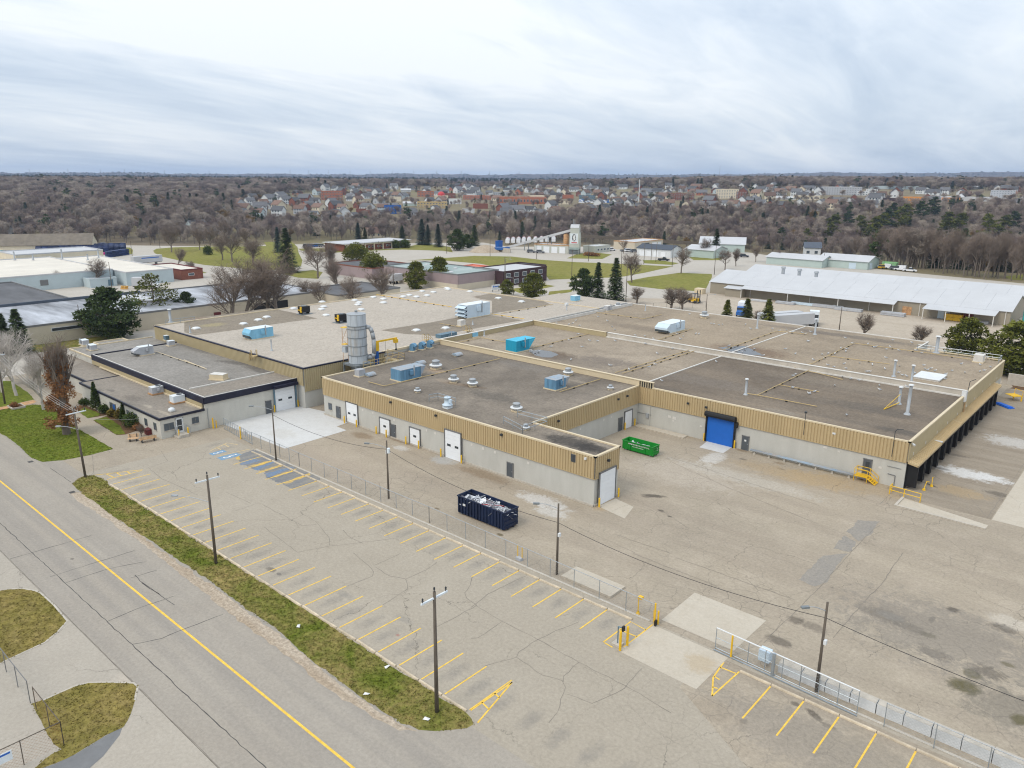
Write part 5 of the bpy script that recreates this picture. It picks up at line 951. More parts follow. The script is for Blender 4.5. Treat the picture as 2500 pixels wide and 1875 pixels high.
gl5 = [(345, 1040), (775, 1040), (780, 1080), (435, 830), (585, 822), (830, 880), (970, 850), (960, 915), (1040, 950), (1120, 920), (1205, 845), (1215, 880), (1240, 890), (1272, 875), (1312, 897), (1478, 897), (1600, 915), (1565, 830), (1745, 905), (1785, 895), (1845, 860), (1750, 840), (1405, 975), (1415, 930), (655, 905), (680, 905), (455, 875), (280, 842), (340, 860), (140, 790), (225, 740), (240, 780), (280, 730), (345, 732), (405, 680), (450, 710), (460, 685), (665, 640), (725, 670), (740, 665), (845, 690), (880, 668), (965, 700), (1130, 700), (1185, 725), (1090, 625), (905, 600), (450, 580), (95, 610), (910, 1022), (935, 1018), (1040, 1050), (500, 975), (580, 990), (420, 955), (150, 1100), (100, 1118), (460, 1325), (1000, 940), (710, 840), (840, 770), (520, 632), (30, 530), (60, 540), (115, 520)]
gl4 = [(980, 540), (1010, 542), (860, 565), (835, 590), (800, 540), (200, 500), (490, 560), (575, 590), (400, 555), (205, 608), (495, 635), (755, 683), (610, 730), (155, 845), (655, 995), (1130, 440), (1205, 455), (1240, 450), (1155, 445), (1460, 450), (1510, 490), (1720, 490), (1855, 500), (1785, 510), (1915, 525), (2010, 530), (2060, 612), (1940, 735), (1845, 685), (1545, 685), (1475, 655), (1455, 680), (1300, 655), (1385, 710), (1430, 715), (1630, 750), (1945, 930), (1920, 945), (2075, 1118), (1915, 1060), (1180, 810), (130, 415), (920, 350), (790, 760), (530, 860), (340, 885), (590, 835)]
gl3 = [(1700, 375), (1835, 410), (1865, 385), (1690, 410), (1900, 430), (2065, 350), (1975, 320), (1885, 505), (1820, 738), (1920, 622), (1990, 565), (2060, 570), (1285, 310), (1470, 660), (1500, 665), (1530, 660), (1455, 655), (2175, 790), (2190, 440), (1800, 420), (1640, 620), (1800, 560)]
for zm, LL, z in ((B5, gl5, 6.36), (B4, gl4, 6.36), (B3, gl3, 6.31)):
    for p in LL:
        zz = z; x, y = G(*zm(*p), zz); o = bpy.data.objects.new('gull', g_body); C.objects.link(o); o.location = (x, y, zz+.01); o.rotation_euler = (0, 0, random.uniform(0, 6.3)); tag(o, 'white gull resting on the flat factory roof', 'gull', 'gulls resting on the roof'); o.scale = (1.15,)*3
        wi = bpy.data.objects.new('wings', g_wing); C.objects.link(wi); wi.parent = o
# ---- dust silo, its frame, duct, jib crane and platform in the gap between the blocks
sx, sy = -106.0, 79.3
t = empty('dust_silo', (sx, sy, 0), 0, 'tall galvanised dust silo with rust streaks and side duct', 'silo')
zb = 6.8; RR = 1.62; q_ = .74
rings = [(zb, zb+1.48, RR), (zb+1.48, zb+3.11, RR+.03), (zb+3.11, zb+4.59, RR), (zb+4.59, zb+6.07, RR+.03), (zb+6.07, zb+6.59, RR), (zb+6.59, zb+8.58, RR)]
MT['silo_rust'] = ground_mat('silo_rust', (0.40, 0.44, 0.47), (0.44, 0.47, 0.50), (0.37, 0.40, 0.42), grain=0.04, big=0.25, rough=.5, streak=((1.6, 1.6, 0.12), (0.30, 0.24, 0.16), 0.75))
for i, (a, b, r) in enumerate(rings):
    for k in range(9):
        mb = MB(); V = []; a0 = 2*math.pi*k/9+.012+i*.3; a1 = 2*math.pi*(k+1)/9-.012+i*.3
        for z in (a+.03, b-.03):
            for j in range(4): q = a0+(a1-a0)*j/3; V.append((r*math.cos(q), r*math.sin(q), z))
        mb.add(V, [(j, j+1, 5+j, 4+j) for j in range(3)]); mb.build('shell_plate', MT['silo_rust' if 0 < i < 5 else 'galv_rust'], t, True)
for i, (a, b, r) in enumerate(rings[1:]): MB().lathe(0, 0, [(RR-.02, a-.05), (RR+.09, a-.05), (RR+.09, a+.05), (RR-.02, a+.05)], 28).build('band', MT['galv_dark'], t)
MB().lathe(0, 0, [(RR-.04, zb), (RR-.04, zb+8.51)], 24).build('core', MT['galv_dark'], t); MB().lathe(0, 0, [(RR+.05, zb+8.55), (RR+.05, zb+8.62), (.3, zb+8.88), (0, zb+8.89)], 28).build('roof_cap', MT['galv'], t)
MB().lathe(0, 0, [(.25, zb+8.88), (.25, zb+9.14), (0, zb+9.18)], 8).build('cap_fitting', MT['galv_dark'], t); MB().lathe(0, 0, [(RR, zb), (.5, zb-3.0), (.5, zb-3.4)], 20).build('hopper', MT['galv_dark'], t)
MB().box(-1.9, 1.9, -1.9, 1.9, zb-.35, zb-.05).build('deck', MT['galv_dark'], t)
for a, b in ((-1.75, -1.75), (1.75, -1.75), (-1.75, 1.75), (1.75, 1.75)): MB().box(a-.13, a+.13, b-.13, b+.13, 0, zb-.3).build('leg', MT['galv_dark'], t)
MB().tube((-1.75, -1.75, .5), (1.75, -1.75, zb-.5), .07).tube((1.75, -1.75, .5), (1.75, 1.75, zb-.5), .07).tube((1.75, 1.75, .5), (1.75, -1.75, zb-.5), .07).build('brace', MT['galv_dark'], t)
ca, sa = math.cos(.75), math.sin(.75)
MB().path([(ca*(RR-.1), sa*(RR-.1), zb+6.36), (ca*(RR+.7), sa*(RR+.7), zb+6.14), (ca*(RR+1.0), sa*(RR+1.0), zb+5.33), (ca*(RR+1.2), sa*(RR+1.2), zb+4.14), (ca*(RR+1.2), sa*(RR+1.2), zb+1.63), (ca*(RR+.9), sa*(RR+.9), zb+0.96), (ca*(RR-.1), sa*(RR-.1), zb+.9)], .36, 12).build('duct', MT['galv'], t, True)
lx, ly = -ca, -sa
MB().box(-RR-.9, -RR+.1, -1.5, -.3, zb+1.70, zb+2.74).build('side_box', MT['galv_rust'], t)
ld = MB(); ax, ay = math.cos(3.75), math.sin(3.75)
for s in (0, .9): ld.tube((ax*(RR+s)-.2, ay*(RR+s), zb+.2), (ax*(RR+s)-.2, ay*(RR+s), zb+6.07), .04)
ld.path([(ax*RR-.2, ay*RR, zb+5.99), (ax*(RR+.9)-.2, ay*(RR+.9), zb+3.85), (ax*RR-.2, ay*RR, zb+3.11)], .03); ld.build('ladder', MT['rust_tan'], t)
for zz in (zb+3.11, zb+6.07): MB().box(ax*(RR+.5)-.8, ax*(RR+.5)+.3, ay*(RR+.5)-.4, ay*(RR+.5)+.6, zz, zz+.08).build('rest_platform', MT['yellow'], t)
jx, jy = G(*B3(62, 795), 2.5)
jx, jy = -104.6, 82.3
t = empty('jib_crane', (jx, jy, 0), 0, 'blue column jib crane with yellow arm beside the silo', 'crane')
MB().box(-.25, .25, -.25, .25, 0, 10.1).build('column', MT['crane_blue'], t); MB().box(-.32, .32, -.32, .32, 8.6, 10.2).build('head', MT['yellow'], t)
MB().box(-.12, .12, 0, 4.6, 10.05, 10.35).build('boom', MT['yellow'], t); MB().box(-.3, .3, 4.0, 4.7, 9.4, 10.05).build('hoist', MT['yellow'], t); MB().tube((0, 4.4, 8.2), (0, 4.4, 9.5), .09).box(-.12, .12, 4.25, 4.55, 8.0, 8.3).build('hook', MT['insulator'], t); MB().tube((0, 2.0, 7.6), (0, 2.0, 10.1), .02).build('cable', MT['wire'], t)
railing([(-103.2, 78.2), (-103.2, 87.4), (-108, 87.4)], 6.4, 'tan pipe railing at the gap beside the silo', 'yellow_pipe', 1.1, 1.5)
t = empty('steel_stair', (-104.6, 84.5, 0), 0, 'tan steel stair and landing going down into the gap by the silo', 'stair')
MB().box(-1.2, 1.0, 1.2, 2.6, 6.2, 6.3).build('landing', MT['yellow_pipe'], t)
for s in (-.9, .3): MB().tube((s, 1.2, 6.2), (s, -3.0, 2.8), .07, .07, 4).tube((s, 1.2, 7.2), (s, -3.0, 3.8), .045).build('stringer', MT['yellow_pipe'], t)
for k in range(10): MB().box(-.9, .3, 1.0-k*.42, 1.25-k*.42, 6.1-k*.34, 6.14-k*.34).build('tread', MT['yellow_pipe'], t)
for px, lab in ((B3(390, 845), ''),): pass
# ================================================================== yard furniture
def bollard_meshes():
    return MB().lathe(0, 0, [(.11, 0), (.11, 1.12), (.095, 1.19), (.05, 1.23), (0, 1.24)], 12).mesh('bollard', [MT['yellow']], True), MB().lathe(0, 0, [(.13, 0), (.13, .03), (0, .035)], 10).mesh('footing', [MT['concrete']])
b_me, b_ft = bollard_meshes()
BG = 'yellow bollards by the factory doors'
for x, y, lab in ((-110.3, 65.0, 'left of the navy-hooded white loading door'), (-110.3, 69.5, 'right of the navy-hooded white loading door'), (-109.6, 49.8, 'at the office steps, right one'), (-109.6, 48.4, 'at the office steps, left one'), (-97.0, 69.3, 'left of the leftmost white door of the long facade'), (-94.0, 69.4, 'right of the leftmost white door of the long facade'), (-89.1, 69.4, 'left of the second white door of the long facade'), (-86.7, 69.4, 'right of the second white door of the long facade'), (-82.2, 69.4, 'left of the third white door of the long facade'), (-79.4, 69.4, 'right of the third white door of the long facade'), (-74.6, 69.3, 'left of the tall two-window white door'), (-70.6, 69.4, 'right of the tall two-window white door'), (-48.1, 70.3, 'at the near corner of the white end door'), (-48.1, 74.4, 'at the far side of the white end door'), (-62.1, 97.0, 'left of the white door in the inner yard corner'), (-62.1, 99.8, 'right of the white door in the inner yard corner'), (-50.5, 100.8, 'left of the blue roll-up door'), (-45.6, 100.8, 'right of the blue roll-up door'), (-30.05, 47.8, 'nearest of two by the card reader'), (-30.0, 48.8, 'second of two by the card reader')):
    o = bpy.data.objects.new('bollard', b_me); C.objects.link(o); o.location = (x, y, 0.01); tag(o, 'yellow bollard '+lab, 'bollard', BG)
    f = bpy.data.objects.new('footing', b_ft); C.objects.link(f); f.parent = o
    if y < 49 and x > -31: o.scale = (1, 1, 1.55)
# card reader on a dark post with concrete foot
t = empty('card_reader', (-30.7, 48.4, 0), 0, 'black hooked card reader post between yellow lines at the gate', 'card reader'); MB().box(-.4, .4, -.35, .35, 0, .2).build('base', MT['concrete'], t); MB().path([(0, 0, .2), (0, 0, 1.75), (.45, .05, 1.75)], .05, 6).build('post', MT['hvac_slate'], t); MB().box(.4, .55, -.12, .2, 1.5, 1.95).build('reader', MT['black'], t)
for (x, y), lab in (((-32.0, 53.6), 'yellow call-box post just inside the fence end'), ):
    t = empty('call_post', (x, y, 0), 0, lab, 'post'); MB().path([(0, 0, 0), (0, 0, 1.5), (.2, 0, 1.75)], .05).build('post', MT['yellow'], t); MB().box(0, .4, -.2, .2, 1.65, 1.85).build('box', MT['yellow'], t); MB().lathe(0, 0, [(.18, 0), (.1, .3)], 10).build('base', MT['yellow'], t)
t = empty('yellow_guard', (-46.6, 54.1, 0), 0, 'two thin yellow posts with a grey box behind the fence', 'post'); MB().tube((-.3, 0, 0), (-.3, 0, 1.5), .05).tube((.3, 0, 0), (.3, 0, 1.5), .05).build('post', MT['yellow'], t); MB().box(-.35, .35, -.3, .1, 0, .3).build('box', MT['hvac_grey'], t)
# ---- chain-link fence: posts, rails and woven mesh
def fence(pts, h, lab, step=2.9, name='chain_link_fence', mesh_step=.26, rail_r=.035, posts=True, m='rail_steel', wire='galv', bottom=False):
    P = [Vector((*p, 0)) for p in pts]; o = P[0]; t = empty(name, o, 0, lab, 'fence')
    for a, b in zip(P, P[1:]):
        d = b-a; L_ = d.length; u = d/L_; n = Vector((-u.y, u.x, 0))
        MB().tube(a-o+Vector((0, 0, h)), b-o+Vector((0, 0, h)), rail_r, rail_r, 6).build('top_rail', MT['galv' if m == 'rail_steel' else m], t)
        if bottom: MB().tube(a-o+Vector((0, 0, .12)), b-o+Vector((0, 0, .12)), rail_r, rail_r, 6).tube(a-o+Vector((0, 0, h*.55)), b-o+Vector((0, 0, h*.55)), rail_r*.8, rail_r*.8, 6).build('rail', MT[m], t)
        k = max(1, round(L_/step))
        for j in range(k+1):
            q = a.lerp(b, j/k)-o; MB().tube(q, q+Vector((0, 0, h+.04)), .035, .035, 6).build('post', MT[m], t)
        mb = MB(); w_ = .006; s = -h
        while s < L_:
            for sg in (1, -1):
                s0, s1 = (s, s+h); z0, z1 = (0.05, h-.02) if sg > 0 else (h-.02, .05)
                t0 = max(0, (0-s0)/h); t1 = min(1, (L_-s0)/h)
                if t1 <= t0: continue
                pa = a-o+u*(s0+h*t0)+Vector((0, 0, z0+(z1-z0)*t0)); pb = a-o+u*(s0+h*t1)+Vector((0, 0, z0+(z1-z0)*t1))
                q = Vector((0, 0, w_)); mb.add([pa-q, pb-q, pb+q, pa+q], [(0, 1, 2, 3)])
            s += mesh_step
        mb.build('mesh', MT[wire], t)
    return t
fl = [G(*C2(650, 515)), G(*C2(830, 600)), G(*C2(940, 690)), (-60, 53.85), (-30.1, 53.2)]
fl = [(-98.6, 54.05), (-91, 53.9), (-86, 53.75), (-60, 53.75), (-30.1, 53.2)]
fence(fl, 1.95, 'long chain-link fence between parking rows and yard')
fence([(-10.8, 52.95), (12, 52.9)], 1.95, 'chain-link fence in front of the concrete barrier blocks', 3.1)
gt = fence([(-108.3, 54.9), (-98.8, 54.1)], 1.8, 'rolling chain-link gate with yellow guide post by the pale slab', .62, 'rolling_gate', bottom=True)
sg = MB().box(7.0, 7.9, -.62, -.58, .9, 1.5); sg.build('sign', MT['hvac_grey'], gt)
MB().lathe(6.2, -.7, [(.09, 0), (.09, 1.95), (0, 2.0)], 10).build('guide_post', MT['yellow'], gt)
t = empty('gate_post', (-109.8, 53.9, 0), 0, 'yellow gate post pair at the low wing corner', 'post'); MB().lathe(0, 0, [(.11, 0), (.11, 1.7), (0, 1.75)], 10).lathe(.05, .5, [(.09, 0), (.09, 1.2), (0, 1.25)], 10).build('post', MT['yellow'], t)
t = empty('gate_post', (-30.0, 53.15, 0), 0, 'tall yellow gate post at the near end of the long fence', 'post')
for a, b, h in ((0, 0, 2.1), (.2, .25, 1.3), (-.25, .3, 1.2)): MB().lathe(a, b, [(.08, 0), (.08, h), (0, h+.05)], 10).build('post', MT['yellow'], t)
MB().box(.15, .3, -.35, -.05, .1, .6).build('photo_eye', MT['black'], t)
sl_ = fence([(-24.3, 53.45), (-12.7, 53.0)], 1.95, 'sliding chain-link gate with white top rail at the lower right', 1.5, 'sliding_gate', bottom=True)
MB().tube((0, 0, 1.98), (11.6, -.45, 1.98), .06, .06, 6).build('white_rail', MT['white_metal'], sl_); MB().box(0, 11.7, -.32, -.22, .02, .10, 0, -.038, (0, -.26)).build('track', MT['rail_steel'], sl_)
MB().lathe(1.55, -.3, [(.08, 0), (.08, 2.05), (0, 2.1)], 10).build('guide_post', MT['yellow'], sl_); MB().box(5.0, 5.2, -.5, -.3, 0, 2.1).build('guide_post', MT['rail_steel'], sl_)
t = empty('gate_operator', (-20.3, 54.15, 0), 0, 'grey-blue gate motor cabinet behind the sliding gate', 'gate motor'); MB().box(-.45, .45, -.35, .35, .45, 1.4).build('cabinet', MT['hvac_pale'], t); MB().box(-.2, .2, -.2, .2, 0, .45).build('pedestal', MT['concrete'], t)
fence([(-70, 12.8), (-59.0, 12.8)], 1.9, 'chain-link fence at the lower left driveway mouth', 3.0, m='frame_grey')
f2 = fence([(-57.9, 12.85), (-52.4, 12.85), (-52.4, 5.5)], 1.9, 'rusty chain-link fence corner at the bottom left island', 2.8, m='wood_pole', wire='rust')
MB().box(5.55, 5.6, -4.1, -3.0, .9, 1.6).build('sign', MT['hvac_lid'], f2); MB().box(5.605, 5.612, -4.05, -3.1, 1.42, 1.55).build('sign_band', MT['door_blue'], f2)
fence([(-139, 171.6), (-120, 200), (-110, 214)], 1.9, 'distant chain-link fence behind the back roof', 4.0, m='frame_grey', mesh_step=.6)
# ---- concrete barrier blocks
bb = MB(); bb.prism([(-.9, -.38), (.9, -.38), (.9, .38), (-.9, .38)], 0, .86); bb.box(-.5, -.4, -.395, -.375, .35, .42).box(.4, .5, -.395, -.375, .35, .42)
bb_me = bb.mesh('barrier_block', [MT['concrete_white']]); bt = MB().box(-.88, .88, -.36, .36, .86, .89).mesh('top', [MT['concrete']])
for k in range(12):
    x = -18.2+k*1.86; y = 54.3+.012*k; o = bpy.data.objects.new('barrier_block', bb_me); C.objects.link(o); o.location = (x, y, 0); o.rotation_euler = (0, 0, random.uniform(-.015, .015)); tag(o, ordw(k)+' white concrete barrier block from the gate motor', 'barrier', 'concrete barrier blocks')
    q = bpy.data.objects.new('top', bt); C.objects.link(q); q.parent = o
# ---- utility and lamp poles
def lamp(mb, base, z, ang, L_, rise=.5):
    d = Vector((math.cos(ang), math.sin(ang), 0)); P = [Vector((0, 0, z))+d*(L_*k/6)+Vector((0, 0, rise*math.sin(k/6*math.pi*.55))) for k in range(7)]
    mb.path(P, .035, 6); return P[-1], d
def pole(px, h, lab, lamp_ang=None, lampL=2.4, lamp_z=.62, cross=False, r=.16, m='wood_pole', lean=(0, 0), extra=None, head='galv', loc=None):
    x, y = loc or G(*px); t = empty('utility_pole' if cross else 'lamp_pole', (x, y, 0), 0, lab, 'pole', 'wooden poles'); MB().tube((0, 0, -.2), (lean[0], lean[1], h), r, r*.66, 10).build('pole', MT[m], t, True)
    if cross:
        a = cross; d = Vector((math.cos(a), math.sin(a), 0)); MB().box(-1.25, 1.25, -.06, .06, h-.55, h-.43, 0, a, (0, 0)).build('crossarm', MT['hvac_lid'], t)
        for s in (-1.1, 0, 1.1):
            zz = h-.43 if s else h; p = d*s; MB().lathe(p.x, p.y, [(.03, zz), (.03, zz+.12), (.08, zz+.14), (.05, zz+.2), (.08, zz+.26), (.04, zz+.36), (0, zz+.37)], 8).build('insulator', MT['insulator'], t)
    if lamp_ang is not None:
        mb = MB(); e, d = lamp(mb, None, h*lamp_z, lamp_ang, lampL); mb.build('lamp_arm', MT['galv'], t); hd = MB().cbox(0, 0, -.06, .62, .26, .14, 0, 0); hd.v = [(e.x+d.x*(a+.25)-d.y*b, e.y+d.y*(a+.25)+d.x*b, e.z+c_) for a, b, c_ in hd.v]; hd.build('lamp_head', MT[head], t)
    if extra == 'transformer': MB().lathe(.3, 0, [(.2, h*.80), (.2, h*.80+.6), (0, h*.80+.62)], 10).lathe(-.25, .2, [(.15, h*.76), (.15, h*.76+.4), (0, h*.76+.42)], 10).build('transformer', MT['hvac_lid'], t)
    if extra == 'box': MB().box(.1, .3, -.15, .15, h*.55, h*.55+.35).build('junction_box', MT['white_metal'], t)
    return t
LA = math.radians(-150)
def crossdir(za, zb_): a = G(*za, 9.5); b = G(*zb_, 9.5); return math.atan2(b[1]-a[1], b[0]-a[0])
pole((208.9, 1165.3), 9.3, 'leaning utility pole with white crossarm and lamp by the parking entrance', math.radians(-135), 2.2, .70, crossdir(B1(520, 1095), B1(745, 1045)), lean=(-.25, -.15))
pole((527.6, 1375.5), 9.6, 'utility pole with white crossarm and lamp arm in the middle of the verge', math.radians(-145), 3.4, .70, crossdir(C1(1735, 448), C1(1975, 383)))
pole((1066.6, 1737.9), 9.9, 'utility pole with white crossarm and no lamp at the near verge end', None, cross=crossdir(D2(1590, 483), D2(1850, 345)))
pole(None, 7.4, 'thin lamp pole at the far end of the fence over the blue-painted stalls', math.radians(-140), 2.6, .985, loc=(-90.4, 52.9), r=.12, head='galv_dark')
pole(None, 7.5, 'lamp pole with transformers behind the fence near the navy dumpster', math.radians(-145), 2.2, .87, loc=(-68.7, 55.0), r=.13, extra='transformer', head='galv_dark')
pole(None, 7.6, 'lamp pole behind the fence beside the stained concrete pad', math.radians(-140), 1.9, .93, loc=(-41.9, 54.3), r=.13, extra='box', head='galv_dark')
pole(None, 7.7, 'lamp pole rising behind the sliding gate at lower right', math.radians(-130), 1.5, .90, loc=(-15.9, 53.6), r=.13, extra='box', head='galv_dark')
pole(None, 9.0, 'pole cut by the left picture edge beside the lawn', None, loc=(-148.5, 36.4), cross=crossdir(B1(520, 1095), B1(745, 1045)))
for px, h, lab, an in (((198, 824), 7.0, 'pole against the grey windowless building at far left', None), ((B1(740, 455)), 8.0, 'pole with small crossarm before the grey building', None)):
    pole(px, h, lab, an, r=.12)
for zm, p, h, lab, an in ((A1, (1250, 670), 10, 'pole at the street junction far left', 2.6), (A1, (1330, 700), 9, 'lamp pole at the junction kerb', 2.6), (A1, (1100, 780), 8, 'short pole by the junction corner', None), (A2, (395, 910), 12, 'tall pole with twin transformers before the dark spruce', 2.8), (A2, (375, 640), 14, 'tall pole behind the dark spruce', None), (A2, (725, 900), 9, 'lamp pole among bare trees', 2.8), (A2, (1107, 718), 5, 'small lamp pole before the brick building', None), (A2, (712, 630), 11, 'pole behind the brick building, left', None), (A2, (1005, 615), 9, 'pole behind the brick building, middle', None), (A2, (1285, 610), 10, 'pole behind the brick building, right', None), (A2, (1670, 745), 12, 'pole at the bend by the blue spruces', None), (A2, (1800, 715), 9, 'pole before the round evergreens', None), (A2, (2030, 768), 10, 'pole at the gravel yard corner', None), (A2, (1230, 1030), 8, 'pole by the white trailer', None), (A2, (2155, 1020), 10, 'lamp pole before the maroon office', .2), (A2, (1745, 725), 4, 'short post by the brick lot', None),
    (A3, (375, 790), 12, 'pole before the white garages', None), (A3, (805, 810), 11, 'pole by the plant tower lawn', None), (A3, (665, 980), 12, 'lamp pole at the field corner', .4), (A3, (1075, 915), 13, 'dark pole left of the round bare tree', None), (A3, (1265, 835), 11, 'pole left of the blue-roofed shed', None), (A3, (1325, 800), 8, 'thin pole before the white shed doors', None), (A3, (1365, 815), 8, 'second thin pole before the white shed', None), (A3, (1500, 855), 12, 'dark pole at the middle of the white shed', None), (A3, (1850, 920), 12, 'lamp pole at the warehouse corner', 0.), (A3, (1115, 1155), 15, 'tall dark pole beside the spruce group', None), (A3, (25, 1030), 5, 'white sign post before the maroon office', None), (A3, (110, 1030), 11, 'lamp pole with arm before the maroon office', .2), (A3, (180, 1090), 6, 'curved lamp at the corner of the lawn', 3.5),
    (A4, (545, 850), 11, 'pole behind the green shed truck', None), (A4, (265, 830), 10, 'pole at the left of the green shed', None), (B5, (390, 495), 6, 'lamp post behind the back roof edge', 2.8), (B4, (1080, 330), 5.5, 'short lamp post near the spruces behind the roof', .2), (A1, (930, 1030), 9, 'pole before the pale blue building', None)):
    pole(zm(*p), h, lab, an, r=.13, lampL=2.0, lamp_z=.93)
# ---- overhead cables
def cable(a, b, sag, lab, r=.022, m='wire'):
    a, b = Vector(a), Vector(b); P = [a.lerp(b, k/18)-Vector((0, 0, 4*sag*(k/18)*(1-k/18))) for k in range(19)]
    MB().path(P, r, 4).build('overhead_cable', MT[m], label=lab, cat='cable', group='overhead cables')
q = [(-90.4, 52.9, 6.6), (-68.7, 55.0, 6.4), (-41.9, 54.3, 5.6), (-15.9, 53.6, 6.4), (8, 53.0, 6.4)]
for i, l in enumerate(('from the fence-end lamp pole to the transformer pole', 'from the transformer pole past the navy dumpster', 'from the stained pad pole to the sliding gate pole', 'running off right from the sliding gate pole')): cable(q[i], q[i+1], .9 if i < 3 else .5, 'black overhead cable '+l)
for k, s in enumerate((-1.0, 0, 1.0)): cable((-103.2+s, 32.6+s*.3, 9.0), (-148.5+s, 36.4+s*.3, 9.0), .8, ('left', 'middle', 'right')[k]+' pale wire leaving the leaning pole over the lawn', .016, 'wire_light')
cable((-103.1, 32.7, 8.2), (-113.2, 45.2, 3.0), .3, 'pale guy wire from the leaning pole to the office corner', .016, 'wire_light')
# ---- roll-off containers
def rolloff(loc, rz, L_, W_, Hh, m, ribs, lab, slope=0.0, inner='rust_tan'):
    t = empty('rolloff_container', loc, rz, lab, 'dumpster'); th = .06; z0 = .2; hw, hl = W_/2, L_/2; ib = hw-slope
    def side(s):
        mb = MB(); V = [(-hl, s*ib, z0), (hl, s*ib, z0), (hl, s*hw, z0+Hh), (-hl, s*hw, z0+Hh), (-hl, s*(ib-th), z0), (hl, s*(ib-th), z0), (hl, s*(hw-th), z0+Hh), (-hl, s*(hw-th), z0+Hh)]
        f = [(0, 1, 2, 3), (7, 6, 5, 4), (3, 2, 6, 7), (0, 4, 5, 1)]; mb.add(V, f if s < 0 else [x[::-1] for x in f]); return mb.build('side_wall', MT[m], t)
    for s in (-1, 1): side(s)
    for e in (-1, 1): MB().box(e*hl-.03, e*hl+.03, -hw+.01, hw-.01, z0, z0+Hh-.01).build('end_wall', MT[m], t)
    MB().box(-hl+.03, hl-.03, -ib+.03, ib-.03, z0-.02, z0+.05).build('floor', MT[inner], t)
    MB().box(-hl-.08, hl+.08, -hw-.09, -hw+.02, z0+Hh-.02, z0+Hh+.1).box(-hl-.08, hl+.08, hw-.02, hw+.09, z0+Hh-.02, z0+Hh+.1).box(-hl-.09, -hl+.05, -hw+.02, hw-.02, z0+Hh-.015, z0+Hh+.105).box(hl-.05, hl+.09, -hw+.02, hw-.02, z0+Hh-.015, z0+Hh+.105).build('rim', MT[m], t)
    for k in range(ribs):
        x = -hl+(k+.5)*L_/ribs
        for s in (-1, 1):
            a, b = (ib, hw); MB().add([(x-.06, s*a, z0), (x+.06, s*a, z0), (x+.06, s*(a+.1), z0), (x-.06, s*(a+.1), z0), (x-.06, s*b, z0+Hh), (x+.06, s*b, z0+Hh), (x+.06, s*(b+.1), z0+Hh), (x-.06, s*(b+.1), z0+Hh)], [(3, 2, 6, 7), (0, 3, 7, 4), (2, 1, 5, 6), (4, 7, 6, 5)]).build('rib', MT[m], t)
    for k in range(3): MB().box(hl+.03, hl+.11, -hw+.05, hw-.05, z0+.3+k*Hh*.3, z0+.42+k*Hh*.3).build('rib', MT[m], t)
    for s in (-.45, .45): MB().box(-hl, hl, s-.06, s+.06, .04, z0).build('skid', MT[m], t)
    for x in (-hl+.5, hl-.5):
        for s in (-1, 1): mb = MB(); V = []; [V.append((x+.14*math.cos(i*math.pi/5), s*(ib-.15)+e, .14+.14*math.sin(i*math.pi/5))) for e in (-.08, .08) for i in range(10)]; mb.add(V, [(i, (i+1) % 10, 10+(i+1) % 10, 10+i) for i in range(10)]+[tuple(range(9, -1, -1)), tuple(range(10, 20))]); mb.build('roller', MT['galv_dark'], t)
    return t
nd = rolloff((-55.75, 58.9, 0), 0, 7.3, 2.3, 2.0, 'dump_navy', 15, 'navy blue ribbed roll-off dumpster heaped with scrap metal')
MB().box(-2.7, -2.3, -1.29, -1.27, 1.3, 1.55).build('placard', MT['white_metal'], nd)
MB().box(3.69, 3.71, -.75, -.45, 1.75, 1.9).build('placard', MT['white_metal'], nd)
def scrap(loc, rx, ry, z0, z1, n, lab, sd, long_=True, ks=1.0):
    rn = random.Random(sd); mb = MB(); base = []
    for i in range(9):
        for j in range(5):
            xx, yy = -rx+2*rx*i/8, -ry+2*ry*j/4; base.append((xx, yy, z0+(z1-z0)*(1-(xx/rx*.6+.3)**2*.8)*(1-.4*abs(yy/ry))*rn.uniform(.6, 1)))
    mb.add(base, [(i*5+j, (i+1)*5+j, (i+1)*5+j+1, i*5+j+1) for i in range(8) for j in range(4)], 0)
    for _ in range(n):
        x, y = rn.uniform(-rx, rx)*.93, rn.uniform(-ry, ry)*.85; z = z0+(z1-z0)*rn.uniform(.35, 1.0)*(1-(x/rx*.6+.3)**2*.8); m_i = 0 if rn.random() < .72 else 1
        a = Vector((rn.uniform(-1, 1), rn.uniform(-1, 1), rn.uniform(-.5, .5))).normalized(); b = a.orthogonal().normalized(); k = rn.uniform(.12, .38)*ks; l = rn.uniform(.2, .6)*ks; c0 = Vector((x, y, z)); cc = a.cross(b)*.02
        mb.add([c0-a*l-b*k-cc, c0+a*l-b*k-cc, c0+a*l+b*k-cc, c0-a*l+b*k-cc, c0-a*l-b*k+cc, c0+a*l-b*k+cc, c0+a*l+b*k+cc, c0-a*l+b*k+cc], [(0, 3, 2, 1), (4, 5, 6, 7), (0, 1, 5, 4), (2, 3, 7, 6), (1, 2, 6, 5), (3, 0, 4, 7)], m_i)
    if long_:
        for _ in range(46):
            x = rn.uniform(-.2*rx, rx*.9); y = rn.uniform(-ry, ry)*.7; a = rn.uniform(-.5, .5); l = rn.uniform(.5, 1.5); dz = rn.uniform(-.4, .4); z = z0+(z1-z0)*rn.uniform(.6, 1.0)*(1-(x/rx*.6+.3)**2*.5)
            mb.tube((x-l*math.cos(a), y-l*math.sin(a)*.6, z-dz), (x+l*math.cos(a), y+l*math.sin(a)*.6, z+dz), .03, .03, 4, 0 if rn.random() < .6 else (2 if rn.random() < .25 else 1))
    return mb.build('scrap', [MT['debris'], MT['debris_dark'], MT['red']], loc=loc, kind='stuff', label=lab)
scrap((-55.75, 58.9, 0), 3.5, 1.05, .8, 2.35, 90, 'heap of white and grey scrap sheet and rods in the navy dumpster', 3)
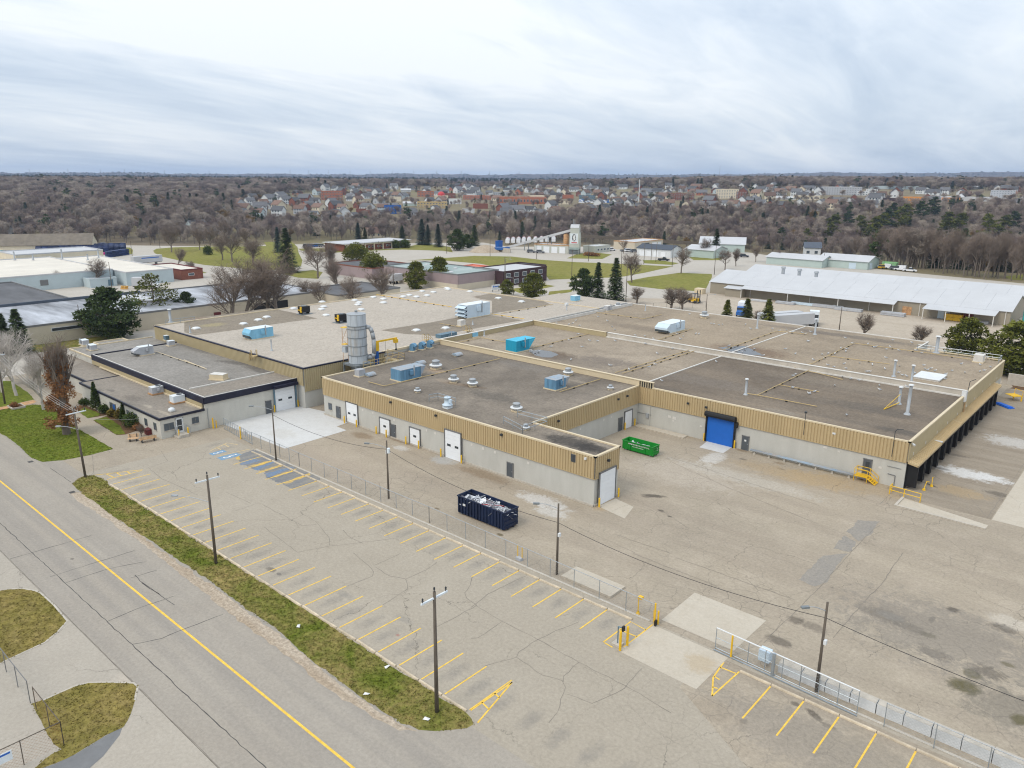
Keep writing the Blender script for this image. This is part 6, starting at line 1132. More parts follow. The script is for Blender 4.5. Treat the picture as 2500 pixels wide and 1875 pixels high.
gd = rolloff((-54.9, 90.1, 0), 0, 5.0, 1.75, 1.25, 'dump_green', 2, 'bright green roll-off dumpster with white lettering in the inner yard', .12, 'dump_green')
def text(body, size, loc, rot, parent, m, name='lettering', ext=.004):
    cu = bpy.data.curves.new(name, 'FONT'); cu.body = body; cu.size = size; cu.extrude = ext; cu.align_x = 'CENTER'; ob = bpy.data.objects.new(name, cu); C.objects.link(ob); dg = bpy.context.evaluated_depsgraph_get(); me = bpy.data.meshes.new_from_object(ob.evaluated_get(dg)); bpy.data.objects.remove(ob)
    o = bpy.data.objects.new(name, me); C.objects.link(o); me.materials.clear(); me.materials.append(MT[m]); o.parent = parent; o.location = loc; o.rotation_euler = rot; return o
text('ENVIRONMENTAL', .27, (.95, -.985, 1.15), (math.radians(90), 0, 0), gd, 'paint_white')
mk = MB(); rn = random.Random(5)          # worn lettering, not legible in the photo
for i in range(9): x = -1.45+i*.16; mk.box(x, x+.05, -.99, -.975, 1.15, 1.34).box(x+.05, x+.12, -.99, -.975, 1.15+.14*rn.random(), 1.2+.12*rn.random())
for i in range(12): x = -.75+i*.14+(.1 if i > 2 else 0)+(.1 if i > 5 else 0); mk.box(x, x+.04, -.985, -.97, .86, .98).box(x+.04, x+.085, -.985, -.97, .86, .9)
mk.build('worn_lettering', MT['paint_white'], gd); text('S', .62, (2.56, .35, .75), (math.radians(90), 0, math.radians(90)), gd, 'paint_white')
scrap((-54.9, 90.1, 0), 2.2, .62, .6, 1.15, 60, 'white plastic and rubble inside the green dumpster', 8, False, .55)
# ---- pipe along the main wall, stairs and rails
t = empty('wall_pipe', (-43, 100.7, 0), 0, 'pair of steel-blue pipes on low blocks along the main wall', 'pipe')
for dy, dz in ((0, 0), (-.22, -.06)): MB().tube((0, dy, .55+dz), (14.4, dy, .55+dz), .11, .11, 10).build('pipe', MT['hvac_blue_top'], t, True)
for k in range(7): MB().box(.5+k*2.2, .8+k*2.2, -.4, .15, 0, .12).box(.58+k*2.2, .72+k*2.2, -.25, .1, .12, .42).build('support', MT['concrete'], t)
t = empty('door_stair', (-28.4, 99.9, 0), 0, 'yellow steel stair and landing at the grey door by the dock corner', 'stair')
MB().box(0, 1.6, 0, 1.2, .7, .76).build('landing', MT['yellow'], t)
for k in range(4): MB().box(1.6+k*.27, 1.9+k*.27, 0, 1.2, .55-k*.17, .59-k*.17).build('tread', MT['yellow'], t)
for y in (0.02, 1.18): MB().path([(0, y, 0), (0, y, 1.75), (1.6, y, 1.75), (2.7, y, .95), (2.7, y, 0)], .04).path([(0, y, 1.25), (1.6, y, 1.25), (2.7, y, .5)], .03).tube((1.6, y, 0), (1.6, y, 1.75), .04).tube((1.6, y, .7), (2.7, y, .05), .06).build('handrail', MT['yellow'], t)
MB().path([(0, 0, 1.75), (0, 1.2, 1.75)], .04).build('handrail', MT['yellow'], t)
t = empty('guard_rail', (-23.5, 98.3, 0), 0, 'yellow two-rail guard beside the dock pit', 'railing')
for p in ((0, 0), (0, .9), (1.7, -.1), (3.6, -.25)): MB().tube((p[0], p[1], 0), (p[0], p[1], 1.15), .06, .06, 6).build('post', MT['yellow'], t)
for z in (1.15, .6): MB().path([(0, .9, z), (0, 0, z), (3.6, -.25, z)], .05).build('rail', MT['yellow'], t)
for i, (x, y, lab) in enumerate(((-20.6, 102.6, 'yellow dock wheel chock stand at the near bay'), (-20.2, 104.6, 'second yellow dock stand from the near bay'), (-20.3, 158.8, 'yellow dock platform at the far end of the bays'))):
    t = empty('dock_stand', (x, y, 0), .4*i, lab, 'dock stand', 'yellow dock stands')
    if i < 2: MB().lathe(0, 0, [(.22, 0), (.16, .25), (.06, .3)], 8).tube((0, 0, .3), (.1, .5, 1.1), .05).tube((.1, .5, 1.1), (.3, 1.0, .9), .05).build('stand', MT['yellow'], t)
    else: MB().box(-.5, 1.3, -1.0, 1.0, .9, 1.0).box(1.1, 1.3, -1, -.9, 0, .9).box(1.1, 1.3, .9, 1.0, 0, .9).path([(1.25, -1, 1.0), (1.25, -1, 1.9), (1.25, 1, 1.9), (1.25, 1, 1.0)], .05).build('platform', MT['yellow'], t)
x, y = G(*C5(2010, 165)); t = empty('blue_tarp', (x, y, 0), .9, 'folded bright blue tarp on the ground at the dock far end', 'tarp'); MB().prism([(-.7, -2), (.6, -1.8), (.7, 1.9), (-.5, 2.0)], 0, .16).build('fold', MT['blue_tarp'], t); MB().prism([(-.5, -1.5), (.4, -1.6), (.5, 1.2), (-.3, 1.6)], .16, .3).build('fold', MT['blue_tarp'], t)
MB().prism([(-11.5, 160.5), (-11.1, 160.2), (-10.4, 167), (-10.9, 167.2)], .02, .12).build('plastic_strip', MT['paint_white'], label='white plastic sheeting strip behind the blue tarp', cat='plastic sheet')
MB().box(-23, 40, 171.2, 171.7, 0, 2.2).build('retaining_wall', MT['concrete'], label='low concrete retaining wall behind the dock apron', cat='wall')
struct('leaf_litter', jag([(-22, 168.4), (30, 168.4), (30, 171.1), (-22, 171.1)], 1, .3, 4), .014, 'mulch')
# raised curb pad along main wall and inner corner
MB().box(-62.0, -53.3, 99.6, 101.1, -.02, .14).build('loading_slab', MT['slab'], label='cracked raised concrete slab at the inner yard corner', cat='concrete pad')
# ---- benches, bin, box by the office
def bench(loc, rz, L_, lab):
    t = empty('bench', loc, rz, lab, 'bench', 'slatted benches at the office corner')
    for k in range(5): MB().box(-L_/2, L_/2, -.35+k*.15, -.23+k*.15, .42, .46).build('slat', MT['wood_tan'], t)
    for k in range(3): mb = MB().box(-L_/2, L_/2, 0, .04, 0, .12); mb.v = [(x, .42+y+(.5+z+k*.16-.46)*.25, .52+k*.16+z) for x, y, z in mb.v]; mb.build('slat', MT['wood_tan'], t)
    for x in (-L_/2+.3, L_/2-.3): MB().box(x-.05, x+.05, -.32, .4, 0, .42).box(x-.04, x+.04, .38, .46, .42, 1.0).build('leg', MT['insulator'], t)
bench((-112.9, 43.0, 0), math.radians(60), 1.5, 'shorter of two slatted tan benches by the office corner'); bench((-111.2, 44.4, 0), math.radians(-100), 2.3, 'longer of two slatted tan benches by the office corner')
x, y = G(*B1(1345, 1325)); t = empty('storage_box', (x, y, 0), 0, 'maroon lidded storage bin against the office wall', 'storage bin'); MB().box(-.55, .55, -.5, .5, 0, .75).build('body', MT['maroon'], t); MB().add([(-.6, -.55, .75), (.6, -.55, .75), (.6, .55, .95), (-.6, .55, .95), (-.6, -.55, .8), (.6, -.55, .8), (.6, .55, 1.0), (-.6, .55, 1.0)], [(4, 5, 6, 7), (0, 1, 5, 4), (1, 2, 6, 5), (2, 3, 7, 6), (3, 0, 4, 7)]).build('lid', MT['maroon'], t)
x, y = G(*B1(150, 1085)); t = empty('planter', (x, y, 0), math.radians(0), 'square concrete planter with brown shrubs on the left lawn', 'planter'); MB().box(-1.3, 1.3, -1.0, -.85, 0, .3).box(-1.3, 1.3, .85, 1.0, 0, .3).box(-1.3, -1.15, -.85, .85, 0, .3).box(1.15, 1.3, -.85, .85, 0, .3).build('rim', MT['concrete'], t); MB().box(-1.15, 1.15, -.85, .85, 0, .2).build('soil', MT['mulch'], t)
# litter on the verge
for zm, p, lab in ((D2, (475, 662), 'white litter scrap nearest the middle pole on the verge'), (D2, (1090, 1275), 'largest white litter scrap on the verge'), (D2, (1275, 1028), 'white litter scrap close to the wheel stops'), (D2, (1625, 1500), 'white litter beside the near pole foot')):
    x, y = G(*zm(*p)); o = MB().add([(-.25, -.1, .02), (.2, -.16, .06), (.28, .12, .03), (-.15, .15, .1), (.02, 0, .16)], [(0, 1, 4), (1, 2, 4), (2, 3, 4), (3, 0, 4)]).build('litter', MT['paint_white'], loc=(x, y, .03), rz=random.uniform(0, 6), label=lab, cat='litter', group='litter on the verge')
for zm, p in ((C1, (275, 285)), (C1, (650, 560))):
    x, y = G(*zm(*p)); MB().box(x-.35, x+.35, y-.3, y+.3, 0, .022).build('drain_grate', MT['seal'], label='dark iron drain grate at the '+('lawn corner' if p[0] < 400 else 'verge end'), cat='drain')
# ================================================================== neighbouring buildings
K('brick', (0.20, 0.075, 0.05), .85, .15, 1.5); K('brick_or', (0.36, 0.13, 0.07), .85, .15, 1.5); K('cream', (0.62, 0.55, 0.42), .8, .08, .3); K('pale_blue', (0.43, 0.50, 0.52), .7, .05, .3); K('pale_green', (0.42, 0.50, 0.47), .6, .05, .3)
K('mauve', (0.30, 0.235, 0.235), .6, .06, .5); K('maroon_brick', (0.055, 0.03, 0.034), .8, .2, 1); K('taupe', (0.30, 0.265, 0.205), .6, .05, .3); K('roof_white', (0.47, 0.475, 0.485), .6, .05, .15); K('roof_cream', (0.62, 0.575, 0.50), .8, .09, .12, detail=8); K('roof_green', (0.20, 0.26, 0.25), .8, .5, .06, stretch=(3, .5, 1), col2=(0.36, 0.42, 0.40), detail=6)
K('roof_streak', (0.10, 0.10, 0.105), .7, .3, .12, stretch=(.35, 1.8, 1), col2=(0.47, 0.49, 0.53), detail=10); K('roof_dark', (0.10, 0.10, 0.105), .8, .35, .15, stretch=(.4, 1.4, 1), detail=6); K('roof_brown', (0.17, 0.145, 0.115), .9, .2, .5, stretch=(1, 1, 1)); K('roof_slate', (0.07, 0.085, 0.11), .7, .1, 1, rnd=.25); K('roof_red', (0.55, 0.16, 0.10), .7, .15, .3); K('plant_wall', (0.46, 0.47, 0.42), .75, .04, .3); K('tan_wall', (0.52, 0.46, 0.36), .85, .05, .4); K('teal', (0.03, 0.28, 0.28), .5); K('crate_navy', (0.015, 0.03, 0.10), .6, .3, .6, rnd=.4); K('crate_teal', (0.02, 0.22, 0.27), .6, .3, .6, rnd=.3); K('magenta', (0.55, 0.02, 0.22), .6); K('orange', (0.62, 0.25, 0.04), .6)
def xf(mb, x, y, rz):
    ca, sa = math.cos(rz), math.sin(rz); return mb
def bld(loc, L_, W_, h, wm, rm, lab, rz=0.0, openings=(), name='building', cat='building', par=.35, cap=None, z=0.0, lower=None):
    """flat-roofed block: local x length, local y width, front (-y) and right (+x) faces carry openings (face, a, b, z0, z1, material, kind)"""
    t = empty(name, (loc[0], loc[1], z), rz, lab, cat); a, b = L_/2, W_/2
    w_ = MB(); pl = [(-a, -b), (a, -b), (a, b), (-a, b)]; w_.add([(x, y, -2) for x, y in pl]+[(x, y, h) for x, y in pl], [(i, (i+1) % 4, 4+(i+1) % 4, 4+i) for i in range(4)]); w_.build('wall', MT[wm], t)
    MB().sheet(pl, h-.02).build('roof', MT[rm], t); c = MB()
    c.box(-a-.06, a+.06, -b-.06, -b+.25, h-.1, h+par).box(-a-.06, a+.06, b-.25, b+.06, h-.1, h+par).box(-a-.06, -a+.25, -b+.25, b-.25, h-.1, h+par-.01).box(a-.25, a+.06, -b+.25, b-.25, h-.1, h+par-.01); c.build('coping', MT[cap or wm], t)
    if lower: MB().box(-a-.1, a+.1, -b-.1, -b-.01, 0, lower[1]).box(a+.01, a+.1, -b-.1, b, 0, lower[1]).build('plinth', MT[lower[0]], t)
    for fc, p0, p1, z0, z1, m, kd in openings:
        e = .12
        if fc == 'f': o = MB().box(p0, p1, -b-e, -b-.02, z0, z1)
        else: o = MB().box(a+.02, a+e, p0, p1, z0, z1)
        q = o.build(kd, MT['white_metal'] if kd == 'window' else MT[m], t)
        if kd == 'window':
            g_ = .12; (MB().box(p0+g_, p1-g_, -b-e-.03, -b-e+.01, z0+g_, z1-g_) if fc == 'f' else MB().box(a+e-.01, a+e+.03, p0+g_, p1-g_, z0+g_, z1-g_)).build('pane', MT[m], q)
    return t
def gable(loc, L_, W_, h, rh, wm, rm, lab, rz=0.0, name='building', cat='building', openings=(), ov=.5, z=0.0, group=None):
    """ridge along local x"""
    t = empty(name, (loc[0], loc[1], z), rz, lab, cat, group); a, b = L_/2, W_/2
    MB().add([(-a, -b, -2), (a, -b, -2), (a, b, -2), (-a, b, -2), (-a, -b, h), (a, -b, h), (a, b, h), (-a, b, h), (-a, 0, rh), (a, 0, rh)], [(0, 1, 5, 4), (1, 2, 6, 9, 5), (2, 3, 7, 6), (3, 0, 4, 8, 7)]).build('wall', MT[wm], t)
    k = (rh-h)/b
    for s in (-1, 1):
        y0, z0 = s*(b+ov), h-ov*k+.05; V = [(-a-ov, y0, z0), (a+ov, y0, z0), (a+ov, 0, rh+.05), (-a-ov, 0, rh+.05)]; V += [(x, y, q+.15) for x, y, q in V]
        f = [(4, 5, 6, 7), (3, 2, 1, 0), (0, 1, 5, 4), (1, 2, 6, 5), (3, 0, 4, 7)]; MB().add(V, f if s < 0 else [q[::-1] for q in f]).build('roof', MT[rm], t)
    for fc, p0, p1, z0, z1, m, kd in openings:
        (MB().box(p0, p1, -b-.1, -b-.01, z0, z1) if fc == 'f' else MB().box(a+.01, a+.1, p0, p1, z0, z1)).build(kd, MT[m], t)
    return t
# all the side streets share the factory's grid; local -y faces the camera's left, +x its right
H2 = math.pi/2
# long grey building, far left (front faces +X)
bld((-215, 78), 36, 116, 4.3, 'tan_wall', 'roof_streak', 'long low tan building with streaked grey and white roof behind the left trees', 0, [('r', -18, -11, 2.6, 3.5, 'insulator', 'window'), ('r', -6.2, -4.7, 0, 2.1, 'maroon', 'door'), ('r', 22, 24, 0, 2.2, 'maroon', 'door'), ('r', 34, 45, .2, 3.2, 'black', 'door')], cap='frame_grey')
bld((-258, 54), 50, 46, 4.6, 'tan_wall', 'roof_dark', 'dark streaked flat roof block at the far left edge', cap='frame_grey')
bld((-200, 148), 20, 24, 3.6, 'tan_wall', 'roof_dark', 'low dark-roofed shed behind the three bare trees', cap='frame_grey')
MB().box(-233.3, -232.6, 22, 96, 4.3, 5.0).build('fire_wall', MT['roof_slate'], label='dark raised parapet strip across the streaked roof', cat='parapet')
MB().box(-231, -216, 80, 94, 4.31, 4.42).build('roof_patch', MT['roof_white'], label='white roof membrane rectangle on the streaked roof', cat='roof membrane')
hvac('rooftop_unit', (-228, 86, 4.42), H2, 3, 2, 1.6, 'trim_tan', 'trim_white', None, 'cream rooftop unit on the white membrane rectangle', n_panels=2, curb='rust_tan')
# white-roofed plant and its yard
bld((-325, 70), 64, 84, 5.0, 'pale_blue', 'roof_cream', 'broad cream-white roofed plant with pale blue walls at left', cap='roof_white', openings=[('r', 18, 20.5, 1.5, 3.4, 'frame_grey', 'vent')])
bld((-318, 121), 70, 17, 4.6, 'pale_blue', 'roof_cream', 'white-roofed annex beside the blue truck hopper', cap='roof_white', openings=[('r', 2, 3, 2.2, 2.8, 'frame_grey', 'vent'), ('r', -1.5, -.5, .9, 2.0, 'rust', 'pipework')])
bld((-298, 137.6), 26, 8.6, 3.6, 'brick', 'roof_cream', 'small brick office end of the white-roofed annex', cap='maroon', openings=[('r', -1.5, .8, 1.4, 2.4, 'glass2', 'window')])
bld((-372, 118), 22, 34, 6.2, 'cream', 'roof_white', 'raised white roof block behind the white-roofed plant', cap='roof_white')
bld((-289.5, 106), 6, 9, 2.8, 'pale_blue', 'hvac_grey', 'low lean-to with green door beside the blue hopper', openings=[('r', 1.5, 3.2, .3, 2.4, 'hvac_slate', 'door')])
for i, (y, h) in enumerate(((98, 4.2), (103, 3), (112, 5), (124, 4.5), (118, 3))): stack(PX(-352+i*5, y, 5.2)[:2], 5.2, h*.8, .28, 'grey flue '+ordw(i)+' from the left on the white plant roof', False)
t = gable((-452, 142), 44, 17, 3.2, 8.2, 'cream', 'roof_brown', 'long brown-roofed barn at the far left behind stacked crates', math.radians(59)); gable((-470, 108), 24, 10, 2.8, 5.5, 'cream', 'roof_brown', 'smaller brown-roofed barn cut by the left edge', math.radians(59))
rn = random.Random(11); cr_me = {}
for nm, m in (('n', 'crate_navy'), ('t', 'crate_teal'), ('y', 'yellow'), ('p', 'magenta')):
    mb = MB()
    for k in range(3): mb.box(-1.5, 1.5, -1.2, 1.2, k*.95+.08, k*.95+.9)
    cr_me[nm] = [MB().box(-1.5, 1.5, -1.2, 1.2, k*.95+.08, k*.95+.9).mesh('crate', [MT[m]]) for k in range(3)]
def crates(x, y, nm, lab, n=3):
    t = empty('crate_stack', (x, y, 0), math.radians(rn.uniform(-3, 3)), lab, 'crates', 'stacked crates in the plant yard')
    for k in range(n): o = bpy.data.objects.new('crate', cr_me[nm][k]); C.objects.link(o); o.parent = t
for r_ in range(4):
    for k in range(16):
        u_, v_ = A1(330+k*46, 752-r_*11-k*1.2); x, y = G(u_, v_); crates(x, y, 'n', ('front', 'second', 'third', 'rear')[r_]+' row navy crate stack, '+ordw(k)+' from the left')
for k in range(6): x, y = G(*A1(905+k*28, 775-k*4)); crates(x, y, 'n', ordw(k)+' dark crate stack at the corner near the junction')
for k in range(9): x, y = G(*A1(5+k*26, 795-k*3)); crates(x, y, 't', ordw(k)+' teal crate stack at the left edge', 2)
for k in range(6): x, y = G(*A1(75+k*24, 785-k*2)); crates(x, y, 'y', ordw(k)+' yellow crate stack at the left edge', 2)
for k in range(8): x, y = G(*A1(10+k*30, 752)); crates(x, y, 'n' if k % 3 else 't', ordw(k)+' blue crate stack before the brown barn', 2)
for k in range(3): x, y = G(*A1(800+k*32, 753)); crates(x, y, 'p', ordw(k)+' magenta crate stack beside the navy rows', 1)
# brick office with colonnade
t = bld((-345, 268), 17, 44, 4.0, 'brick', 'roof_white', 'long brick office with white overhanging roof and cream columns', 0, [('r', -20+k*6.3+1.2, -20+k*6.3+2.6, 1.2, 2.2, 'glass2', 'window') for k in range(7)]+[('r', -20+k*6.3+3.6, -20+k*6.3+5.0, 1.2, 2.2, 'glass2', 'window') for k in range(7)]+[('r', -10, -8.8, 0, 2.2, 'glass', 'door')], cap='roof_white', par=.25)
MB().box(-9.6, 10.4, -23.2, 23.2, 3.85, 4.1).build('overhang', MT['roof_white'], t)
for k in range(8): MB().box(9.4, 9.9, -21.5+k*6.1, -21.0+k*6.1, 0, 3.85).build('column', MT['cream'], t)
MB().box(9.2, 9.4, -22, 22, 3.0, 3.8).build('clerestory_band', MT['cream'], t)
# green-roofed plant and maroon office
t = bld((-210, 196.5), 40, 21, 5.5, 'mauve', 'roof_green', 'mauve-sided plant with stained green-grey roof behind the factory', 0, lower=('tan_wall', 2.2), cap='frame_grey')
MB().box(20.02, 20.06, -10, 10, 2.2, 5.4).build('siding', MT['mauve'], t)
for px, py in ((-6, -3), (5, 3), (12, -6), (-12, 4)): MB().lathe(px, py, [(.9, 5.5), (.9, 5.65), (.3, 5.9), (0, 5.92)], 12).build('skylight', MT['roof_white'], t)
bld((-250, 196), 28, 22, 4.0, 'mauve', 'roof_dark', 'low dark-roofed wing left of the mauve plant', cap='brick'); bld((-217, 209), 40, 3.5, 4.6, 'roof_white', 'roof_white', 'narrow white roof strip behind the mauve plant'); bld((-207, 216), 18, 8, 4.4, 'brick_or', 'roof_red', 'low red-roofed block behind the mauve plant', cap='roof_red')
bld((-194, 217.5), 16, 25, 5.2, 'maroon_brick', 'roof_white', 'dark maroon brick office with tall pale windows', 0, [('r', -11+k*4.6, -8.6+k*4.6, zz, zz+1.6, 'glass2', 'window') for k in range(5) for zz in (.6, 3.0)]+[('r', 4, 8, 1.9, 2.3, 'frame_grey', 'awning')], cap='maroon_brick')
bld((-199, 233), 14, 8, 4.8, 'maroon_brick', 'roof_slate', 'maroon brick rear wing with blue-grey roof', cap='maroon_brick')
x, y = G(*A3(35, 1060)); t = empty('site_sign', (x, y, 0), 0, 'white rectangular ground sign on the lawn before the maroon office', 'sign'); MB().box(-.1, .1, -2.0, 2.0, .6, 2.4).build('board', MT['white_metal'], t); MB().box(-.08, .08, -1.7, -1.5, 0, .6).box(-.08, .08, 1.5, 1.7, 0, .6).build('post', MT['frame_grey'], t); MB().box(.1, .12, -1.4, -.9, 1.5, 2.1).box(.1, .12, -.7, 1.5, 1.6, 1.9).build('print', MT['door_blue'], t)
# concrete plant: tower with emblem, conveyor, silo, garages
t = empty('concrete_plant_tower', (-244.2, 325.1, 0), math.radians(-61.7), 'tall pale batching tower with round dark emblem and red bar', 'tower')
MB().box(-5, 5, -7.2, 7.2, 2.8, 11.2).build('body', MT['plant_wall'], t); MB().box(-4.4, 4.4, -6.2, 6.0, 11.2, 14.0).add([(-4.4, -6.2, 14), (4.4, -6.2, 14), (4.4, 6.0, 14), (-4.4, 6.0, 14), (-2.2, -6.2, 15.4), (2.2, -6.2, 15.4), (2.2, 6.0, 15.4), (-2.2, 6.0, 15.4)], [(0, 1, 5, 4), (2, 3, 7, 6)]).build('head_house', MT['plant_wall'], t)
MB().add([(4.6, -6.4, 13.9), (4.6, 6.2, 13.9), (2.0, 6.2, 15.55), (2.0, -6.4, 15.55), (-2.0, 6.2, 15.55), (-2.0, -6.4, 15.55), (-4.6, 6.2, 13.9), (-4.6, -6.4, 13.9)], [(0, 1, 2, 3), (3, 2, 4, 5), (5, 4, 6, 7)]).build('roof', MT['roof_white'], t)
MB().box(-4.6, 4.6, -7, 7, 0, 2.8).build('base', MT['galv_dark'], t); MB().add([(5.0, -7.4, 3.6), (5.0, 7.2, 3.6), (7.4, 7.2, 2.6), (7.4, -7.4, 2.6)], [(3, 2, 1, 0), (0, 1, 2, 3)]).build('canopy', MT['pale_green'], t); MB().box(6.9, 7.2, -7.2, -6.9, 0, 2.7).box(6.9, 7.2, 6.6, 6.9, 0, 2.7).build('post', MT['plant_wall'], t)
bo = MB().box(5.02, 5.08, -6.0, 5.4, 5.6, 11.0); bo.build('sign_board', MT['hvac_lid'], t)
def disc(pts, x, m, nm): mb = MB(); mb.add([(x, py, pz) for py, pz in pts], [tuple(range(len(pts)))]); mb.build(nm, MT[m], t)
disc([(-.4+2.7*math.cos(a*.5236)*(1+.08*(a % 2)), 8.7+2.0*math.sin(a*.5236)) for a in range(12)], 5.10, 'navy', 'emblem')
disc([(-2.2, 10.0), (-1.5, 10.1), (-.8, 9.4), (.1, 10.3), (1.3, 10.2), (1.5, 9.4), (.7, 9.0), (1.9, 8.6), (1.2, 8.0), (1.4, 7.1), (.4, 7.6), (-.6, 6.9), (-1.5, 7.0), (-.7, 7.9), (-2.2, 7.9), (-1.3, 8.5), (-2.4, 9.0), (-1.6, 9.3)], 5.12, 'paint_white', 'emblem_figure')
MB().box(5.1, 5.13, -4.0, 4.2, 5.9, 6.35).build('red_bar', MT['red'], t)
for dy in (-3, -1): MB().lathe(0, dy, [(.35, 15.4), (.35, 18), (0, 18.1)], 8).build('pipe', MT['galv'], t)
t.scale = (.6, .36, .97)
t = empty('cement_silo', (-250.5, 325.5, 0), 0, 'rusty orange cement silo left of the batching tower', 'silo'); MB().lathe(0, 0, [(1.4, 4.6), (1.4, 9.5), (.6, 10.1), (0, 10.2)], 14).build('shell', MT['rust_tan'], t, True); MB().box(-2, 2, -2.4, 2.4, 0, 4.6).build('base', MT['concrete'], t)
t = empty('conveyor', (-288, 321, 0), 0, 'long sloping white conveyor rising to the batching tower', 'conveyor'); a = Vector((0, 0, .8)); b = Vector((42.5, 4.5, 12.4)); d = (b-a).normalized(); n = d.cross(Vector((0, 0, 1))).normalized()*.7; u = n.cross(d).normalized()*.6
MB().add([a-n-u, a+n-u, a+n+u, a-n+u, b-n-u, b+n-u, b+n+u, b-n+u], [(0, 1, 5, 4), (1, 2, 6, 5), (2, 3, 7, 6), (3, 0, 4, 7), (0, 3, 2, 1), (4, 5, 6, 7)]).build('gallery', MT['roof_white'], t)
for q in (.3, .65): p = a.lerp(b, q); MB().tube(p-n*2, (p.x-n.x*3, p.y-n.y*3, 0), .2).tube(p+n*2, (p.x+n.x*3, p.y+n.y*3, 0), .2).build('trestle', MT['galv_dark'], t)
bld((-258.5, 323), 8, 0.1, .1, 'concrete', 'concrete', 'low slab by the garages') if False else None
bld((-257.5, 325), 20, 10, 4.0, 'plant_wall', 'roof_white', 'row of four white garage doors beside the batching tower', math.radians(14.7), [('f', -9+k*4.6, -5.6+k*4.6, 0, 3.2, 'door_white', 'garage_door') for k in range(4)], cap='rust_tan')
bld((-243, 343), 8, 14, 3.2, 'plant_wall', 'roof_white', 'low office with white roof right of the batching tower', 0, [('r', -5+k*3, -3.4+k*3, 1, 2.1, 'glass2', 'window') for k in range(4)])
bld((-240, 380), 14, 30, 4.2, 'tan_wall', 'roof_white', 'tan shed with open bays behind the parked trucks', 0, [('r', -8, 0, 0, 3.4, 'black', 'opening'), ('r', 3, 8, 0, 3.2, 'door_white', 'garage_door'), ('r', 9, 13, 0, 3.2, 'door_white', 'garage_door')], cap='rust_tan')
gable((-207, 348), 19, 13, 3.9, 5.6, 'white_metal', 'roof_slate', 'white shed with slate-blue roof and row of doors', math.radians(4), openings=[('f', -8+k*4, -5.4+k*4, 0, 2.6, 'door_white', 'garage_door') for k in range(4)])
gable((-188, 362), 16, 15, 3.8, 5.6, 'pale_green', 'roof_white', 'pale gabled shed right of the slate-roofed shed', 0); gable((-199, 402), 24, 24, 4.2, 7.2, 'pale_green', 'roof_white', 'large pale green gabled hall behind the trees', math.radians(25))
t = empty('stockpile_wall', (-285, 300, 0), 0, 'tan gravel stockpile behind low concrete walls', 'stockpile'); MB().lathe(0, 0, [(9, 0), (6, 2.0), (3, 3.2), (0, 3.6)], 14).build('gravel_pile', MT['gravel'], t, True); MB().box(2, 14, 4, 4.6, 0, 2.2).build('bin_wall', MT['concrete'], t)
MB().box(-312, -190, 421, 421.3, 0, 2.0).build('rail_fence', MT['wood_pole'], label='dark brown stockade fence along the wood edge', cat='fence')
# lumber warehouse: two gables side by side, porch roof, stock
t = empty('lumber_warehouse', (-79.5, 268, 0), 0, 'long white-roofed taupe warehouse at right', 'warehouse')
for (y0, y1) in ((-24, 0), (0, 24)):
    ym = (y0+y1)/2; a = 44.7
    MB().add([(-a, y0+.02, 0), (a, y0+.02, 0), (a, y1-.02, 0), (-a, y1-.02, 0), (-a, y0+.02, 3.9), (a, y0+.02, 3.9), (a, y1-.02, 3.9), (-a, y1-.02, 3.9), (-a, ym, 7.0), (a, ym, 7.0)], [(0, 1, 5, 4), (1, 2, 6, 9, 5), (2, 3, 7, 6), (3, 0, 4, 8, 7)]).build('wall', MT['taupe'], t)
    for k in range(14):
        x0, x1 = -a-.4+k*(2*a+.8)/14, -a-.4+(k+1)*(2*a+.8)/14-.03
        for (ya, za, yb, zb_) in ((y0-.4, 3.82, ym, 7.1), (ym, 7.1, y1+.0, 3.95)): MB().add([(x0, ya, za), (x1, ya, za), (x1, yb, zb_), (x0, yb, zb_), (x0, ya, za+.1), (x1, ya, za+.1), (x1, yb, zb_+.1), (x0, yb, zb_+.1)], [(4, 5, 6, 7), (3, 2, 1, 0), (0, 1, 5, 4), (1, 2, 6, 5)]).build('roof_sheet', MT['roof_white'], t)
for x0, x1, yo in ((-32, 16, -27.5), (24, 42, -29.5)):
    MB().add([(x0, yo, 3.0), (x1, yo, 3.0), (x1, -24.3, 3.8), (x0, -24.3, 3.8), (x0, yo, 3.1), (x1, yo, 3.1), (x1, -24.3, 3.9), (x0, -24.3, 3.9)], [(4, 5, 6, 7), (3, 2, 1, 0), (0, 1, 5, 4), (1, 2, 6, 5), (3, 0, 4, 7)]).build('porch_roof', MT['roof_white'], t)
    for k in range(4): x = x0+.3+k*(x1-x0-.6)/3; MB().box(x-.1, x+.1, yo+.1, yo+.3, 0, 3.0).build('porch_post', MT['trim_white'], t)
for x0, x1, z1, m in ((17.5, 20, 2.4, 'rust_tan'), (27, 30, 3.0, 'hvac_pale'), (33, 36, 2.4, 'maroon'), (-36, -33, 2.6, 'trim_white')): MB().box(x0, x1, -24.12, -24.0, 0, z1).build('door', MT[m], t)
for x in (-30, -10, 8, 22, 43.5): MB().box(x, x+.2, -24.2, -24.0, 0, 3.8).build('downspout', MT['trim_white'], t)
MB().box(-37.5, -31.5, -27, -24.1, 0, 2.7).build('entry_shed', MT['taupe'], t); MB().add([(-38, -27.6, 2.7), (-31, -27.6, 2.7), (-31, -24.1, 3.4), (-38, -24.1, 3.4)], [(0, 1, 2, 3)]).build('porch_roof', MT['roof_white'], t)
for k in range(3): MB().lathe(-30+k*7, 2-k*3, [(.6, 4.5), (.6, 7.6), (.9, 7.6), (.7, 8.2), (0, 8.3)], 10).build('ridge_vent', MT['galv'], t)
